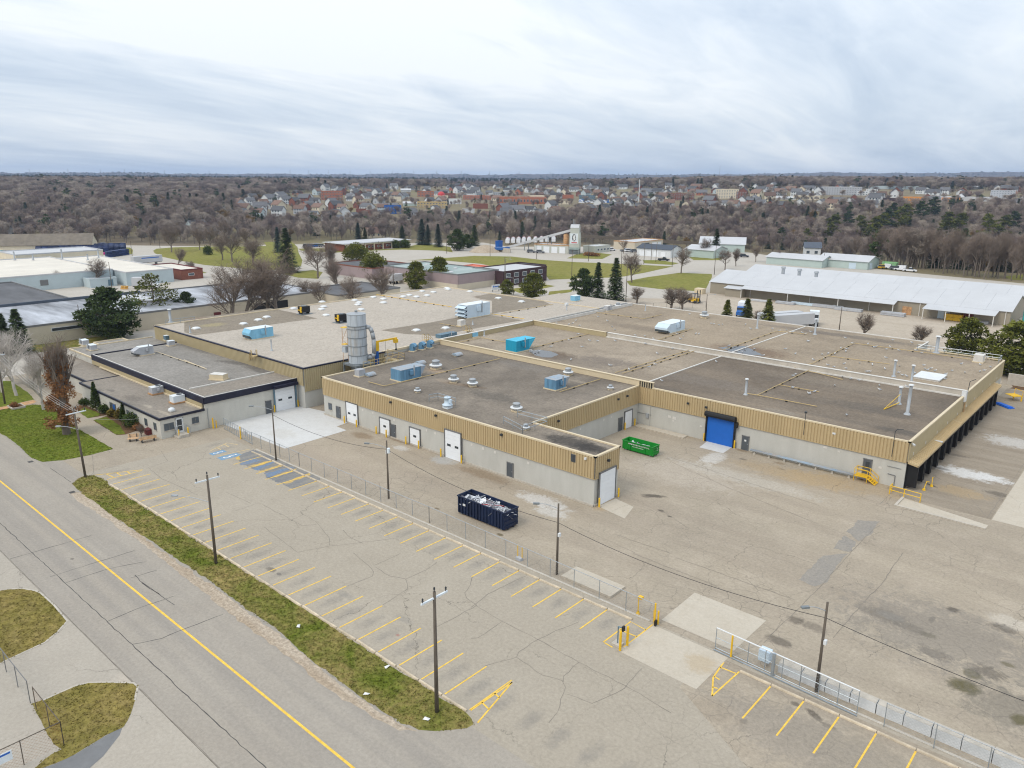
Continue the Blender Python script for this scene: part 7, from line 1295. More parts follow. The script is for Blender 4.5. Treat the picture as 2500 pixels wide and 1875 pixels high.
def pile(px, L_, W_, Hh, m, lab, nl=3, zm=A4, rz=0.0, loc=None):
    x, y = loc or G(*zm(*px)); t = empty('material_stack', (x, y, 0), rz, lab, 'stack', 'stacked building materials')
    for k in range(nl):
        for j in range(2): MB().box(-L_/2+j*L_/2+.03, (j)*L_/2-.03, -W_/2, W_/2, k*Hh/nl+.06, (k+1)*Hh/nl).build('bundle', MT[m], t)
ZN = ZM(1780, 660, 370/2212); ZR = ZM(2150, 640, 350/2212)
for px, L_, W_, Hh, m, lab in (((925, 430), 3.0, 1.6, 4.0, 'lumber', 'taller stack of orange lumber against the warehouse'), ((1020, 440), 2.8, 1.6, 3.0, 'lumber', 'shorter stack of orange lumber against the warehouse'), ((790, 412), 2.4, 1.4, .9, 'lumber', 'low orange board pile left of the lumber stacks'), ((1515, 475), 2.2, 1.6, 2.2, 'green_box', 'pale green box against the warehouse wall'), ((1940, 530), 5.2, 2.0, 1.5, 'red', 'red and blue wrapped board stack on the porch'), ((1760, 500), 4.6, 2.0, 1.0, 'crane_blue', 'blue wrapped board stack on the porch'), ((320, 360), 4.4, 1.4, 1.0, 'galv', 'left grey steel bundle under the porch'), ((490, 378), 5.4, 1.4, .9, 'galv', 'middle grey steel bundle under the porch'), ((670, 400), 4.6, 1.4, .7, 'galv', 'right grey steel bundle under the porch'), ((1200, 445), 7.5, 1.2, .8, 'galv', 'long grey pipe bundle right of the lumber'), ((2140, 545), 5, 1.6, 1.0, 'teal', 'teal wrapped bundle on the porch'), ((460, 455), 6.5, 1.8, .5, 'roof_white', 'white flat panels on the yard, left'), ((820, 490), 6, 1.8, .7, 'hvac_grey', 'grey panel stack beside the white panels'), ((1090, 505), 8, 1.6, .7, 'hvac_pale', 'long pale beams in the yard middle'), ((1440, 545), 9, 2.0, .8, 'hvac_grey', 'long grey decking bundle in the yard'), ((1740, 590), 8, 2.0, .8, 'hvac_grey', 'grey decking bundle right of the first')): pile(px, L_, W_, Hh, m, lab, 3 if Hh > 1.2 else 1, ZN)
for px, L_, W_, Hh, m, lab in (((190, 825), 6.5, 2.2, 1.0, 'hvac_grey', 'grey decking bundle near the orange door'), ((610, 815), 5, 2.0, 1.0, 'hvac_grey', 'grey bundle with white base before the warehouse'), ((560, 790), 8, 1.5, 1.2, 'hvac_slate', 'dark blue beam pile beside the white downspout'), ((815, 825), 1.6, 1.4, 1.3, 'blue_tarp', 'bright blue barrel crate by the downspout'), ((1120, 900), 4.5, 1.8, 1.8, 'yellow', 'yellow wrapped pallets at the porch corner'), ((1590, 890), 4.2, 2.2, 2.4, 'hvac_pale', 'tall pale block pallet under the porch roof'), ((1450, 880), 4, 2, 1.4, 'lumber', 'brown board stack under the porch roof'), ((1560, 950), 3, 1.5, .7, 'roof_white', 'white bags dropped before the porch')): pile(px, L_, W_, Hh, m, lab, 2, ZR)
x, y = G(*ZR(2000, 900)); 
MB().box(-127.5, -124.5, 239, 241.5, 0, 1.8).build('tank_box', MT['trim_tan'], label='cream storage box at the left warehouse corner', cat='storage box')
t = gable((-118.5, 366), 22, 16, 3.4, 5.4, 'pale_green', 'roof_white', 'pale green metal shed behind the white delivery truck', 0, openings=[('f', 3, 6, 0, 2.6, 'hvac_pale', 'door'), ('r', -5, -2, 0, 2.6, 'hvac_pale', 'door')]); gable((-138, 358), 26, 14, 3.2, 4.8, 'pale_green', 'roof_white', 'lower pale green shed left of the delivery truck', 0)
bld((-102, 371), 6, 3, 2.6, 'green_box', 'green_box', 'green shipping container beside the pale green shed', name='shipping_container', cat='container')
gable((-152, 410), 8, 6, 4.2, 6.6, 'white_metal', 'roof_slate', 'white two-storey house at the wood edge right of the plant', .5, name='house', cat='house', openings=[('f', -3, -1.5, 1, 2.4, 'glass2', 'window'), ('f', 1, 2.5, 1, 2.4, 'glass2', 'window')])
# ---- vehicles
def wheels(t, xs, w_, r, m='tyre'):
    for x in xs:
        for s in (-1, 1):
            mb = MB(); V = [(x+r*math.cos(i*math.pi/6), s*w_+e, r+r*math.sin(i*math.pi/6)) for e in (-.13, .13) for i in range(12)]; mb.add(V, [(i, (i+1) % 12, 12+(i+1) % 12, 12+i) for i in range(12)]+[tuple(range(11, -1, -1)), tuple(range(12, 24))]); o = mb.build('wheel', MT[m], t); MB().lathe(0, 0, [(0, 0), (r*.5, .01)], 8).mesh
def extr(prof, w_, m, nm, t, ins=0.0):
    n = len(prof); V = [(x, -w_, z) for x, z in prof]+[(x, w_, z) for x, z in prof]; MB().add(V, [(i, n+i, n+(i+1) % n, (i+1) % n) for i in range(n)]+[tuple(range(n)), tuple(range(2*n-1, n-1, -1))]).build(nm, MT[m], t)
def car(loc, rz, col, lab, kind='suv', group='parked vehicles'):
    t = empty('parked_car' if kind != 'pickup' else 'pickup_truck', loc, rz, lab, 'car' if kind != 'pickup' else 'pickup', group); L_ = 2.4 if kind != 'pickup' else 2.8
    extr([(-L_, .35), (L_, .35), (L_, .8), (L_*.55, 1.0), (-L_*.95, 1.05), (-L_, .9)], .92, 'car_'+col, 'body', t)
    cab = {'suv': [(-L_*.92, 1.04), (L_*.5, 1.0), (L_*.22, 1.68), (-L_*.8, 1.72)], 'pickup': [(-.6, 1.04), (L_*.5, 1.0), (L_*.25, 1.75), (-.4, 1.78)], 'van': [(-L_*.97, 1.04), (L_*.75, 1.0), (L_*.45, 2.1), (-L_*.95, 2.2)]}[kind]
    extr(cab, .80, 'glass', 'windows', t); rf = [(cab[3][0]-.03, cab[3][1]), (cab[2][0]+.03, cab[2][1]), (cab[2][0]-.05, cab[2][1]+.07), (cab[3][0]+.1, cab[3][1]+.07)]; extr(rf, .80, 'car_'+col, 'roof', t)
    if kind == 'van': extr([(-L_*.98, 1.03), (.3, 1.03), (.3, 2.12), (-L_*.96, 2.22)], .82, 'car_'+col, 'cargo_side', t)
    if kind == 'pickup': MB().box(-L_+.1, -.65, -.75, .75, 1.05, 1.07).build('bed', MT['tyre'], t)
    wheels(t, (-L_*.6, L_*.62), .82, .36); return t
def truck(loc, rz, L_, lab, box='roof_white', cab='car_white', wrap=None):
    t = empty('box_truck', loc, rz, lab, 'truck'); MB().box(-L_/2, L_/2-2.6, -1.25, 1.25, 1.1, 3.9).build('cargo_box', MT[box], t); extr([(L_/2-2.4, .6), (L_/2, .6), (L_/2, 1.5), (L_/2-.9, 1.7), (L_/2-1.3, 2.9), (L_/2-2.4, 2.9)], 1.1, cab, 'cab', t); MB().box(L_/2-1.35, L_/2-1.0, -1.12, 1.12, 1.8, 2.6).build('windscreen', MT['glass'], t); MB().box(-L_/2, L_/2-2.3, -.5, .5, .7, 1.1).build('chassis', MT['tyre'], t); wheels(t, (-L_/2+1.2, L_/2-1.2), 1.05, .5)
    if wrap: MB().add([(-L_/2, -1.27, 1.1), (-L_/2+1.6, -1.27, 1.1), (-L_/2+.5, -1.27, 3.9), (-L_/2, -1.27, 3.9)], [(0, 1, 2, 3)]).build('yellow_wrap', MT['yellow'], t); MB().box(-L_/2+2.4, -L_/2+4.6, -1.275, -1.26, 2.3, 2.6).box(-L_/2+2.6, -L_/2+5.0, -1.275, -1.26, 1.8, 2.0).build('print', MT['car_dark'], t)
    return t
def trailer(loc, rz, L_, col, lab, logo=None, Hh=4.0):
    t = empty('semi_trailer', loc, rz, lab, 'trailer'); MB().box(-L_/2, L_/2, -1.28, 1.28, 1.15, Hh).build('van_body', MT[col], t); wheels(t, (-L_/2+1, -L_/2+2.3), 1.05, .5); MB().box(-L_/2, L_/2, -.5, .5, .9, 1.15).build('chassis', MT['tyre'], t); MB().box(L_/2-2.6, L_/2-2.3, -.9, .9, 0, .9).build('landing_gear', MT['galv_dark'], t)
    if logo: logo(t)
    return t
x, y = G(*A1(1215, 1035)); truck((x, y, 0), H2*.55, 8.5, 'white box truck parked beside the pale blue wall', 'roof_white')
x, y = G(*A1(1225, 838)); trailer((x, y, 0), H2*1.05, 13, 'roof_white', 'white semi-trailer with small blue lettering behind the brick end', lambda t: MB().box(-3, 5, -1.3, -1.285, 2.9, 3.3).build('print', MT['door_blue'], t))
x, y = G(*A1(1090, 970)); t = empty('hopper_truck', (x, y, 0), H2, 'blue waste hopper beside the pale blue wall', 'hopper'); extr([(-2.8, 1.0), (2.4, 1.0), (3.0, 3.6), (-3.2, 3.6)], 1.5, 'crane_blue', 'bin', t); wheels(t, (-2, 1.5), 1.2, .5); MB().box(-2.8, 2.8, -.6, .6, .6, 1.0).build('chassis', MT['tyre'], t); MB().box(3.1, 5.5, -1.2, 1.2, .6, 2.8).build('cab', MT['crane_blue'], t)
x, y = G(*A1(1035, 1040)); t = empty('pallet_pile', (x, y, 0), .4, 'heap of orange wooden pallets by the lean-to', 'pallets')
for k in range(6): MB().box(-1.2+.5*(k % 3), 0+.6*(k % 3), -.6, .6, (k//3)*.6, (k//3)*.6+.5, 0, .3*k).build('pallet', MT['lumber'], t)
def logo1(t): MB().box(5.0, 5.9, 1.285, 1.30, 2.3, 3.4).build('star_emblem', MT['door_blue'], t); MB().box(-1.5, 2.8, 1.285, 1.30, 2.3, 3.3).build('oval_emblem', MT['hvac_teal_top'], t)
x, y = -81.0, 208.0
def logo2(t):
    MB().lathe(0, 0, [(0, 0)], 3); mb = MB(); mb.add([(3.6+1.9*math.cos(a*.4488), -1.30, 2.7+.55*math.sin(a*.4488)) for a in range(14)], [tuple(range(14))]); mb.build('oval_emblem', MT['hvac_teal'], t)
    mb = MB(); mb.add([(6.53, .35+(.55 if a % 2 == 0 else .24)*math.sin(a*.6283), 2.7+(.55 if a % 2 == 0 else .24)*math.cos(a*.6283)) for a in range(10)], [tuple(range(10))]); mb.build('star_emblem', MT['door_blue'], t)
tr_c = G(*ZM(1880, 740, 130/2212)(850, 480), 4.0)
trailer((tr_c[0]-.2, tr_c[1]+1.5, 0), -2.05, 13, 'roof_white', 'white semi-trailer with blue star and oval emblem behind the back roof', logo2); trailer((tr_c[0]-3.6, tr_c[1]+2.2, 0), -2.05, 13, 'roof_white', 'second white semi-trailer, left of the one with emblems')
x, y = -74.6, 208.2; t = empty('tractor_truck', (x, y, 0), math.radians(-70), 'white highway tractor parked behind the back roof', 'truck'); MB().box(-1.4, 1.2, -1.2, 1.2, 1.0, 3.9).build('cab', MT['hvac_lid'], t); MB().box(1.2, 3.0, -.9, .9, .9, 2.0).build('hood', MT['car_white'], t); MB().box(1.18, 1.26, -1.05, 1.05, 2.1, 3.0).build('windscreen', MT['glass'], t); MB().box(-4, 3, -.5, .5, .7, 1.0).build('chassis', MT['tyre'], t); wheels(t, (2.2, -2.2, -3.4), 1.05, .52)
x, y = -95.5, 208.5; truck((x, y, 0), math.radians(-75), 7, 'white and blue truck glimpsed between the spruces', 'car_white', 'car_blue')
x, y = G(*A2(1330, 985)); trailer((x, y, 0), H2, 15, 'roof_white', 'long white trailer beside the mauve plant', Hh=3.6)
x, y = -31.5, 250; trailer((x+5, y-1.5, 0), math.radians(10), 12, 'teal', 'teal open trailer at the right end of the warehouse')
for i, (px, col, kd, rz, lab) in enumerate((((970, 858), 'white', 'pickup', .2, 'white pickup leftmost in the row before the wood'), ((1040, 870), 'gold', 'suv', 1.2, 'gold and white car second in the row before the wood'), ((1095, 872), 'white', 'van', .3, 'white and yellow van in the row before the wood'), ((1180, 885), 'white', 'van', 3.2, 'white van with roof rack in the row before the wood'), ((1140, 880), 'grey', 'suv', .2, 'grey car half hidden between the vans'), ((1262, 895), 'white', 'pickup', 0.1, 'white and gold pickup at the right of the row'))):
    x, y = G(*A4(*px)); car((x, y, 0), rz, col, lab, kd)
x, y = G(*A4(680, 858)); truck((x, y, 0), .25, 10, 'white delivery truck with yellow wedge beside the pale green shed', 'roof_white', 'car_white', True)
for i, (px, col, kd, rz, lab) in enumerate((((330, 738), 'grey', 'suv', .6, 'grey car before the first white garage door'), ((405, 742), 'grey', 'suv', .6, 'grey car before the third white garage door'), ((935, 720), 'car_blue'[4:], 'suv', 1, 'blue car nearest the low plant office'), ((965, 720), 'grey', 'suv', 1, 'grey car second from the low plant office'), ((995, 722), 'white', 'suv', 1, 'white car third from the low plant office'), ((1110, 728), 'grey', 'pickup', 1, 'grey pickup in the middle parking row'), ((1140, 730), 'white', 'suv', 1, 'white car in the middle parking row'), ((1185, 735), 'grey', 'suv', 1, 'silver car at the right of the middle row'), ((1200, 700), 'white', 'pickup', 1, 'white pickup near the open tan shed'), ((1430, 805), 'car_dark'[4:], 'pickup', .4, 'dark grey pickup before the white shed'), ((2098, 775), 'dark', 'suv', .5, 'dark car on the street at right'))):
    x, y = G(*A3(*px)); car((x, y, 0), rz, col, lab, kd)
for i, px in enumerate(((510, 690), (545, 692), (575, 690), (605, 690), (635, 690))): x, y = G(*A2(*px)); car((x, y, 0), 1.0, ('dark', 'blue', 'grey', 'blue', 'grey')[i], ordw(i)+' parked car left of the brick office', 'suv')
x, y = G(*A1(865, 680)); car((x, y, 0), 1.0, 'dark', 'dark car passing on the street before the left wood', 'suv')
def mixer(loc, rz, lab):
    t = empty('mixer_truck', loc, rz, lab, 'truck', 'concrete mixer trucks'); mb = MB().lathe(0, 0, [(.5, -2.6), (1.3, -1.2), (1.35, .6), (.7, 2.0)], 12); mb.v = [(z*.95-.6, x, 2.6+y-z*.15) for x, y, z in mb.v]; mb.build('drum', MT['roof_white'], t, True); st = MB().lathe(0, 0, [(1.37, -.5), (1.39, .1)], 12); st.v = [(z*.95-.6, x, 2.6+y-z*.15) for x, y, z in st.v]; st.build('drum_band', MT['red'], t)
    MB().box(1.8, 3.8, -1.2, 1.2, .7, 2.9).build('cab', MT['car_white'], t); MB().box(-4, 3.6, -.5, .5, .7, 1.1).build('chassis', MT['tyre'], t); wheels(t, (-3, -1.7, 2.8), 1.05, .5)
for i, px in enumerate(((135, 665), (180, 663), (225, 662), (268, 661), (312, 660), (365, 658), (415, 655), (460, 653), (515, 652))): x, y = G(*A3(*px)); mixer((x, y, 0), -.9, ordw(i)+' red and white mixer truck from the left behind the garages')
x, y = G(*A3(85, 733)); t = empty('dump_truck', (x, y, 0), .9, 'blue dump truck on the pale plant yard', 'truck'); extr([(-3.6, 1.2), (1.6, 1.2), (1.8, 2.6), (-3.8, 2.6)], 1.2, 'car_blue', 'box', t); MB().box(2, 4.2, -1.1, 1.1, .7, 2.7).build('cab', MT['car_blue'], t); wheels(t, (-2.6, -1.4, 3.2), 1.05, .5)
x, y = G(*A3(62, 700)); bld((x, y), 2.6, 3.2, 3.8, 'crane_blue', 'crane_blue', 'square blue hopper bin behind the dump truck', name='hopper_bin', cat='hopper')
x, y = G(*A3(1690, 1155)); t = empty('forklift', (x, y, 0), -.3, 'large yellow forklift in the storage yard', 'forklift'); MB().box(-2.2, 1.2, -1.0, 1.0, .5, 1.5).build('body', MT['yellow'], t); MB().box(-1.0, .6, -.9, .9, 2.9, 3.0).box(-1.0, -.9, -.9, -.8, 1.5, 2.9).box(-1, -.9, .8, .9, 1.5, 2.9).box(.5, .6, -.9, -.8, 1.5, 2.9).box(.5, .6, .8, .9, 1.5, 2.9).build('cage', MT['insulator'], t); MB().box(1.3, 1.5, -.7, -.5, .2, 4.2).box(1.3, 1.5, .5, .7, .2, 4.2).box(1.3, 1.5, -.7, .7, 2.0, 2.2).build('mast', MT['insulator'], t); MB().box(1.5, 3.0, -.6, -.4, .3, .4).box(1.5, 3, .4, .6, .3, .4).build('fork', MT['insulator'], t); wheels(t, (-1.4, .9), 1.0, .5)
# ================================================================== trees
K('bark', (0.17, 0.14, 0.115), .95, .25, 1, rnd=.15); K('twig', (0.265, 0.21, 0.175), .95, .2, .5, rnd=.3); K('twig_pale', (0.37, 0.31, 0.255), .95, .2, .5, rnd=.25); K('twig_dark', (0.17, 0.125, 0.11), .95, .2, .5, rnd=.25); K('twig_near', (0.195, 0.15, 0.118), .95, .2, .5, rnd=.15); K('birch', (0.46, 0.42, 0.38), .85, .3, 1.2); K('leaf_brown', (0.17, 0.075, 0.028), .9, .3, 1.5, col2=(0.32, 0.155, 0.06))
K('pine_dark', (0.022, 0.042, 0.012), .9, .3, .45, col2=(0.062, 0.088, 0.020), rnd=.2); K('pine_gold', (0.055, 0.068, 0.010), .9, .3, .35, col2=(0.15, 0.155, 0.018), rnd=.2); K('spruce_blue', (0.028, 0.05, 0.04), .9, .2, .6, col2=(0.065, 0.095, 0.078), rnd=.2); K('shrub_green', (0.035, 0.06, 0.012), .9, .2, 1.5, col2=(0.085, 0.115, 0.022)); K('shrub_gold', (0.16, 0.12, 0.02), .9, .2, 1.5); K('willow', (0.24, 0.15, 0.045), .95, .2, .5, rnd=.15)
def bare(seed, h, spread=.5, tr=.2, levels=4, ntw=6, cols=False, tw=.05, clear=.22, twl=1.0):
    rn = random.Random(seed); T = MB(); Cn = MB()
    def br(p, d, L_, r, lv):
        n = 6 if lv == 0 else (4 if lv == 1 else 3); seg = 3 if lv < 2 else 2; q = p; dd = d.copy()
        for s in range(seg):
            dd = (dd+Vector((rn.uniform(-1, 1), rn.uniform(-1, 1), rn.uniform(-.2, .5)))*(.10 if lv == 0 else .2)).normalized(); e = q+dd*(L_/seg); r1 = r*(1-.28*(s+1)/seg*(1.2 if lv else 1)); (T if lv == 0 else Cn).tube(q, e, r*(1-.28*s/seg), r1, n, 0, False)
            if lv == 0 and s > 0 or lv > 0:
                k = rn.randint(1, 2) if lv < levels-1 else 0
                for _ in range(k): side(e.lerp(q, rn.random()*.6), dd, L_, r1, lv)
            q = e
        if lv < levels-1:
            for _ in range(3 if lv else 4): side(q, dd, L_, r*.7, lv, True)
        else:
            for _ in range(ntw): twig(p.lerp(q, rn.uniform(.2, 1.0)), dd)
    def side(p, d, L_, r, lv, end=False):
        az = rn.uniform(0, 6.283); out = Vector((math.cos(az), math.sin(az), 0)); k = spread*(rn.uniform(.5, 1.0) if end else rn.uniform(.9, 1.5)); nd = (d*(1.0 if end else .55)+out*k+Vector((0, 0, .25 if not cols else .9))).normalized(); br(p, nd, L_*rn.uniform(.58, .80)*(1 if lv else .85), max(.012, r*.62), lv+1)
    def twig(p, d):
        az = rn.uniform(0, 6.283); nd = (d*.6+Vector((math.cos(az), math.sin(az), rn.uniform(-.2, .7)))).normalized(); L_ = h*.055*rn.uniform(.6, 1.4)*twl; e = p+nd*L_; s = nd.orthogonal().normalized(); s = Matrix.Rotation(rn.uniform(0, 6.28), 3, nd) @ s; Cn.add([p-s*tw*.5, p+s*tw*.5, e], [(0, 1, 2)], 1)
        for _ in range(2): a = p.lerp(e, rn.uniform(.2, .8)); f = a+(nd+Vector((rn.uniform(-1, 1), rn.uniform(-1, 1), rn.uniform(-.6, 1))))*L_*.45; Cn.add([a-s*tw*.4, a+s*tw*.4, f], [(0, 1, 2)], 1)
    br(Vector((0, 0, -.1)), Vector((0, 0, 1)), h*(clear+.16), tr, 0)
    top = max((v[2] for v in Cn.v), default=h); f = h/top
    for m_ in (T, Cn): m_.v = [(x*f, y*f, z*f) for x, y, z in m_.v]
    return T, Cn
def foliage(centers, n, leaf, seed, drop=.0, up=0.3):
    rn = random.Random(seed); mb = MB()
    for (c, rr) in centers:
        for _ in range(n):
            v = Vector((rn.gauss(0, 1), rn.gauss(0, 1), rn.gauss(0, 1))).normalized()*(rn.random()**.4); p = Vector(c)+Vector((v.x*rr[0], v.y*rr[1], v.z*rr[2])); a = Vector((v.x+rn.uniform(-.6, .6), v.y+rn.uniform(-.6, .6), rn.uniform(-.5, .6)+up-drop)).normalized(); b = a.orthogonal().normalized(); b = Matrix.Rotation(rn.uniform(0, 6.28), 3, a) @ b; L_ = leaf*rn.uniform(.6, 1.4); mb.add([p-b*L_*.42, p+b*L_*.42, p+a*L_], [(0, 1, 2)])
    return mb
def spruce(seed, h, r, leaf=.55, dens=1.0, droop=.25):
    rn = random.Random(seed); T = MB().tube((0, 0, -.1), (0, 0, h*.97), r*.09, .03, 6); Cn = MB(); z = h*.06
    while z < h:
        f = 1-z/h; rad = r*(f**.85)*rn.uniform(.82, 1.1)+.12; nb = max(5, int(20*f*dens)+7)
        for k in range(nb):
            a = rn.uniform(0, 6.283); d = Vector((math.cos(a), math.sin(a), 0)); s = Vector((-d.y, d.x, 0)); rl = rad*rn.uniform(.75, 1.12)
            for j in range(4):
                q = (j+.5)/4; p = d*rl*q+Vector((0, 0, z-droop*rl*q)); w_ = leaf*(.5+1.0*q)*rn.uniform(.8, 1.2); e = p+d*leaf*rn.uniform(.8, 1.3)+Vector((0, 0, -.2*leaf+rn.uniform(-.15, .2))); Cn.add([p-s*w_*.6+Vector((0, 0, rn.uniform(-.1, .1))), p+s*w_*.6, e], [(0, 1, 2)])
        z += leaf*.45*(.5+f*.7)
    return T, Cn
def pine(seed, h, r, n=26, bare_frac=.25, leaf=.5, per=46, wind=0.0):
    rn = random.Random(seed); T = MB().tube((0, 0, -.1), (wind*.5, 0, h*.93), h*.022, .05, 7); cs = []
    for k in range(n):
        q = rn.uniform(bare_frac, 1.0); prof = math.sin(math.pi*min(1, (q-bare_frac)/(1-bare_frac)*.82+.16)); a = rn.uniform(0, 6.283); rad = r*prof*rn.uniform(.35, 1.0); c = (math.cos(a)*rad+wind*q, math.sin(a)*rad, h*q*.95); cs.append((c, (r*.30*rn.uniform(.7, 1.2), r*.30*rn.uniform(.7, 1.2), r*.17*rn.uniform(.7, 1.2)))); T.tube((wind*.4*q, 0, h*q*.9-.3), c, .06, .03, 3, 0, False)
    return T, foliage(cs, per, leaf, seed+1)
PROTO = {}
def proto(key, TC, tm, cm): T, Cn = TC; PROTO[key] = (T.mesh('trunk', MT[tm]), Cn.mesh('crown', [MT[c] for c in cm] if isinstance(cm, tuple) else MT[cm]))
for i in range(4): proto('b%d' % i, bare(20+i, 14, (.62, .75, .5, .85)[i], .26, 4, 7, tw=.028, clear=.14, twl=1.25), 'bark', ('bark', 'twig_near'))
proto('bs', bare(31, 6, 1.0, .14, 4, 5, tw=.016, clear=.03), 'bark', ('bark', 'twig_near'))
for i in range(2): proto('birch%d' % i, bare(41+i, 10, .5, .13, 4, 4, tw=.016, clear=.12), 'birch', ('birch', 'birch'))
proto('s0', spruce(51, 12, 3.3), 'bark', 'spruce_blue'); proto('s1', spruce(52, 14, 4.0, .7), 'bark', 'pine_dark'); proto('s2', spruce(53, 8, 2.6, .5, .9), 'bark', 'pine_gold')
proto('p0', pine(61, 11, 5.0, 95, .06, .55, 60), 'bark', 'pine_dark'); proto('p1', pine(62, 10, 4.6, 85, .05, .5, 60), 'bark', 'pine_gold'); proto('p2', pine(63, 11, 5.0, 44, .15, .45, 40), 'bark', ('pine_gold')); proto('wp0', pine(64, 24, 4.6, 40, .38, .8, 60, 1.5), 'bark', 'pine_gold'); proto('wp1', pine(65, 22, 3.8, 32, .42, .8, 55, -1.0), 'bark', 'pine_dark')
T, Cn = bare(71, 15, .25, .3, 4, 3, True, .014, .05); cs = []; rn = random.Random(4)
for k in range(150): q = rn.random()**1.0; a = rn.uniform(0, 6.28); rr = 2.1*(1-.6*q)*math.sqrt(rn.random()); cs.append(((rr*math.cos(a), rr*math.sin(a), 1.4+q*9.5), (.45, .45, .6)))
PROTO['col'] = (T.mesh('trunk', MT['bark']), Cn.mesh('crown', [MT['bark'], MT['twig_near']])); COLLEAF = foliage(cs, 60, .22, 9).mesh('leaves', MT['leaf_brown'])
def tree(key, x, y, h, lab, group=None, wide=1.0, z=None, cat='tree', name=None, base=None):
    tm, cm = PROTO[key]; bh = base or max(v.co.z for v in cm.vertices); s = h/bh; nm = name or {'b': 'bare_tree', 's': 'spruce_tree', 'p': 'pine_tree', 'w': 'pine_tree', 'c': 'columnar_tree'}[key[0]]
    t = empty(nm, (x, y, H(x, y) if z is None else z), random.uniform(0, 6.28), lab, cat, group); t.scale = (s*wide, s*wide, s)
    for n_, me in (('trunk', tm), ('crown', cm)): o = bpy.data.objects.new(n_, me); C.objects.link(o); o.parent = t
    return t
def tp(key, px, h, lab, wide=1.0, group=None, **k): x, y = G(*px); return tree(key, x, y, h, lab, group, wide, **k)
def tX(key, px, X, h, lab, wide=1.0): y, z = onX(*px, X); return tree(key, X, y, h, lab, 'bare trees behind the factory', wide)
t = tp('col', B1(600, 1325), 17.5, 'tall narrow tree with clinging brown leaves on the front lawn', 1.0); o = bpy.data.objects.new('leaves', COLLEAF); C.objects.link(o); o.parent = t
tp('birch0', B1(395, 1105), 11.5, 'white-barked multi-stem birch on the lawn near the office', 1.25); tp('birch1', B1(150, 980), 13, 'white-barked birch left of the office birch', 1.3); tp('birch0', B1(20, 950), 12, 'birch at the left picture edge', 1.2); tp('b2', B1(300, 900), 7, 'small grey bare tree behind the birches', 1.1); tp('b0', B1(-60, 900), 10, 'bare grey tree cut by the left edge behind the lawn', 1.2)
tp('s1', B1(60, 600), 9, 'left of two dark spruces at the far left', 1.0); tp('s1', B1(190, 600), 10, 'right of two dark spruces at the far left', 1.15)
tp('p0', B1(1000, 470), 13, 'largest dark pine behind the low wing roofs', 1.12); tp('p2', B1(1400, 285), 12.5, 'thin-crowned pine beside the roof corner', 1.25); tp('p0', B1(1690, 275), 7.5, 'small dark pine right of the thin-crowned pine', .9)
for px, X, h, lab, key in (((465, 345), -181, 19, 'leftmost of the big bare trees behind the pale roof', 'b0'), ((600, 330), -181, 20, 'second of the big bare trees behind the pale roof', 'b2'), ((850, 300), -183, 16, 'reddish bare tree between the big bare trees', 'b1'), ((920, 285), -181, 21, 'tallest bare tree behind the pale roof', 'b3'), ((1720, 170), -181, 12, 'low spreading bare tree behind the skylights', 'b3'), ((1380, 180), -190, 10, 'bushy bare tree before the mauve plant', 'b1'), ((2010, 140), -181, 14, 'bare tree left of the young pines', 'b0'), ((1250, 150), -200, 9, 'bare tree by the low dark shed', 'b1'), ((1550, 100), -215, 13, 'dense twiggy tree before the mauve wing', 'b2')): tX(key, B2(*px), X, h, lab, 1.15)
AG = 'bare trees on the far lawns'
for zm, px, h, key, lab, wd in ((A1, (1425, 735), 16, 'b3', 'broad bare tree alone at the lawn tip', 1.1), (A1, (1660, 715), 13, 'b0', 'bare tree second along the far lawn', 1), (A1, (1750, 720), 13, 'b1', 'bare tree third along the far lawn', 1), (A1, (1850, 800), 13, 'b3', 'dense bare tree on the lawn middle, left', 1.1), (A1, (1930, 815), 14, 'b1', 'dense bare tree on the lawn middle, right', 1.2), (A1, (2110, 840), 13, 'b3', 'bare tree at the lawn right end', 1.1), (A1, (2060, 700), 12, 'b2', 'bare tree behind the lawn', 1.1), (A1, (1480, 860), 9, 'b2', 'small bare tree beside the brick end', 1.1), (A1, (1590, 912), 6, 'b0', 'smallest bare tree beside the brick end', 1.1), (A1, (800, 1010), 11, 'b3', 'leaning bare tree before the pale blue wall', 1.1), (A1, (480, 1030), 7, 'birch0', 'thin bare stems before the pale blue wall', 1.2), (A1, (820, 690), 15, 'b0', 'bare tree beside the brown barn', 1.1), (A2, (60, 830), 12, 'b1', 'bare tree on the left of the far lawn', 1), (A2, (600, 950), 14, 'b1', 'brown twiggy tree left of the brick lot', 1.2), (A2, (540, 800), 9, 'b2', 'brown twiggy tree near the parked cars', 1.3), (A2, (700, 900), 13, 'b2', 'twiggy tree before the mauve wing', 1.2), (A3, (1165, 985), 13, 'b0', 'round bare tree on the field corner', 1.1), (A3, (1575, 910), 13, 'b3', 'round bare tree at the right field edge', 1.0), (A3, (1770, 775), 11, 'b0', 'bare tree before the gabled hall', 1), (A3, (1940, 880), 10, 'b1', 'bare tree left of the warehouse roof', 1.1), (A3, (2030, 850), 9, 'b2', 'twiggy tree by the warehouse back', 1.1), (A3, (2195, 815), 9, 'b0', 'bare tree at the lane end behind the warehouse', 1), (A3, (1095, 745), 8, 'b1', 'small bare tree by the plant lot', 1), (A4, (180, 825), 7, 'b2', 'small bare tree before the lower green shed', 1.1)): tp(key, zm(*px), h, lab, wd, AG)
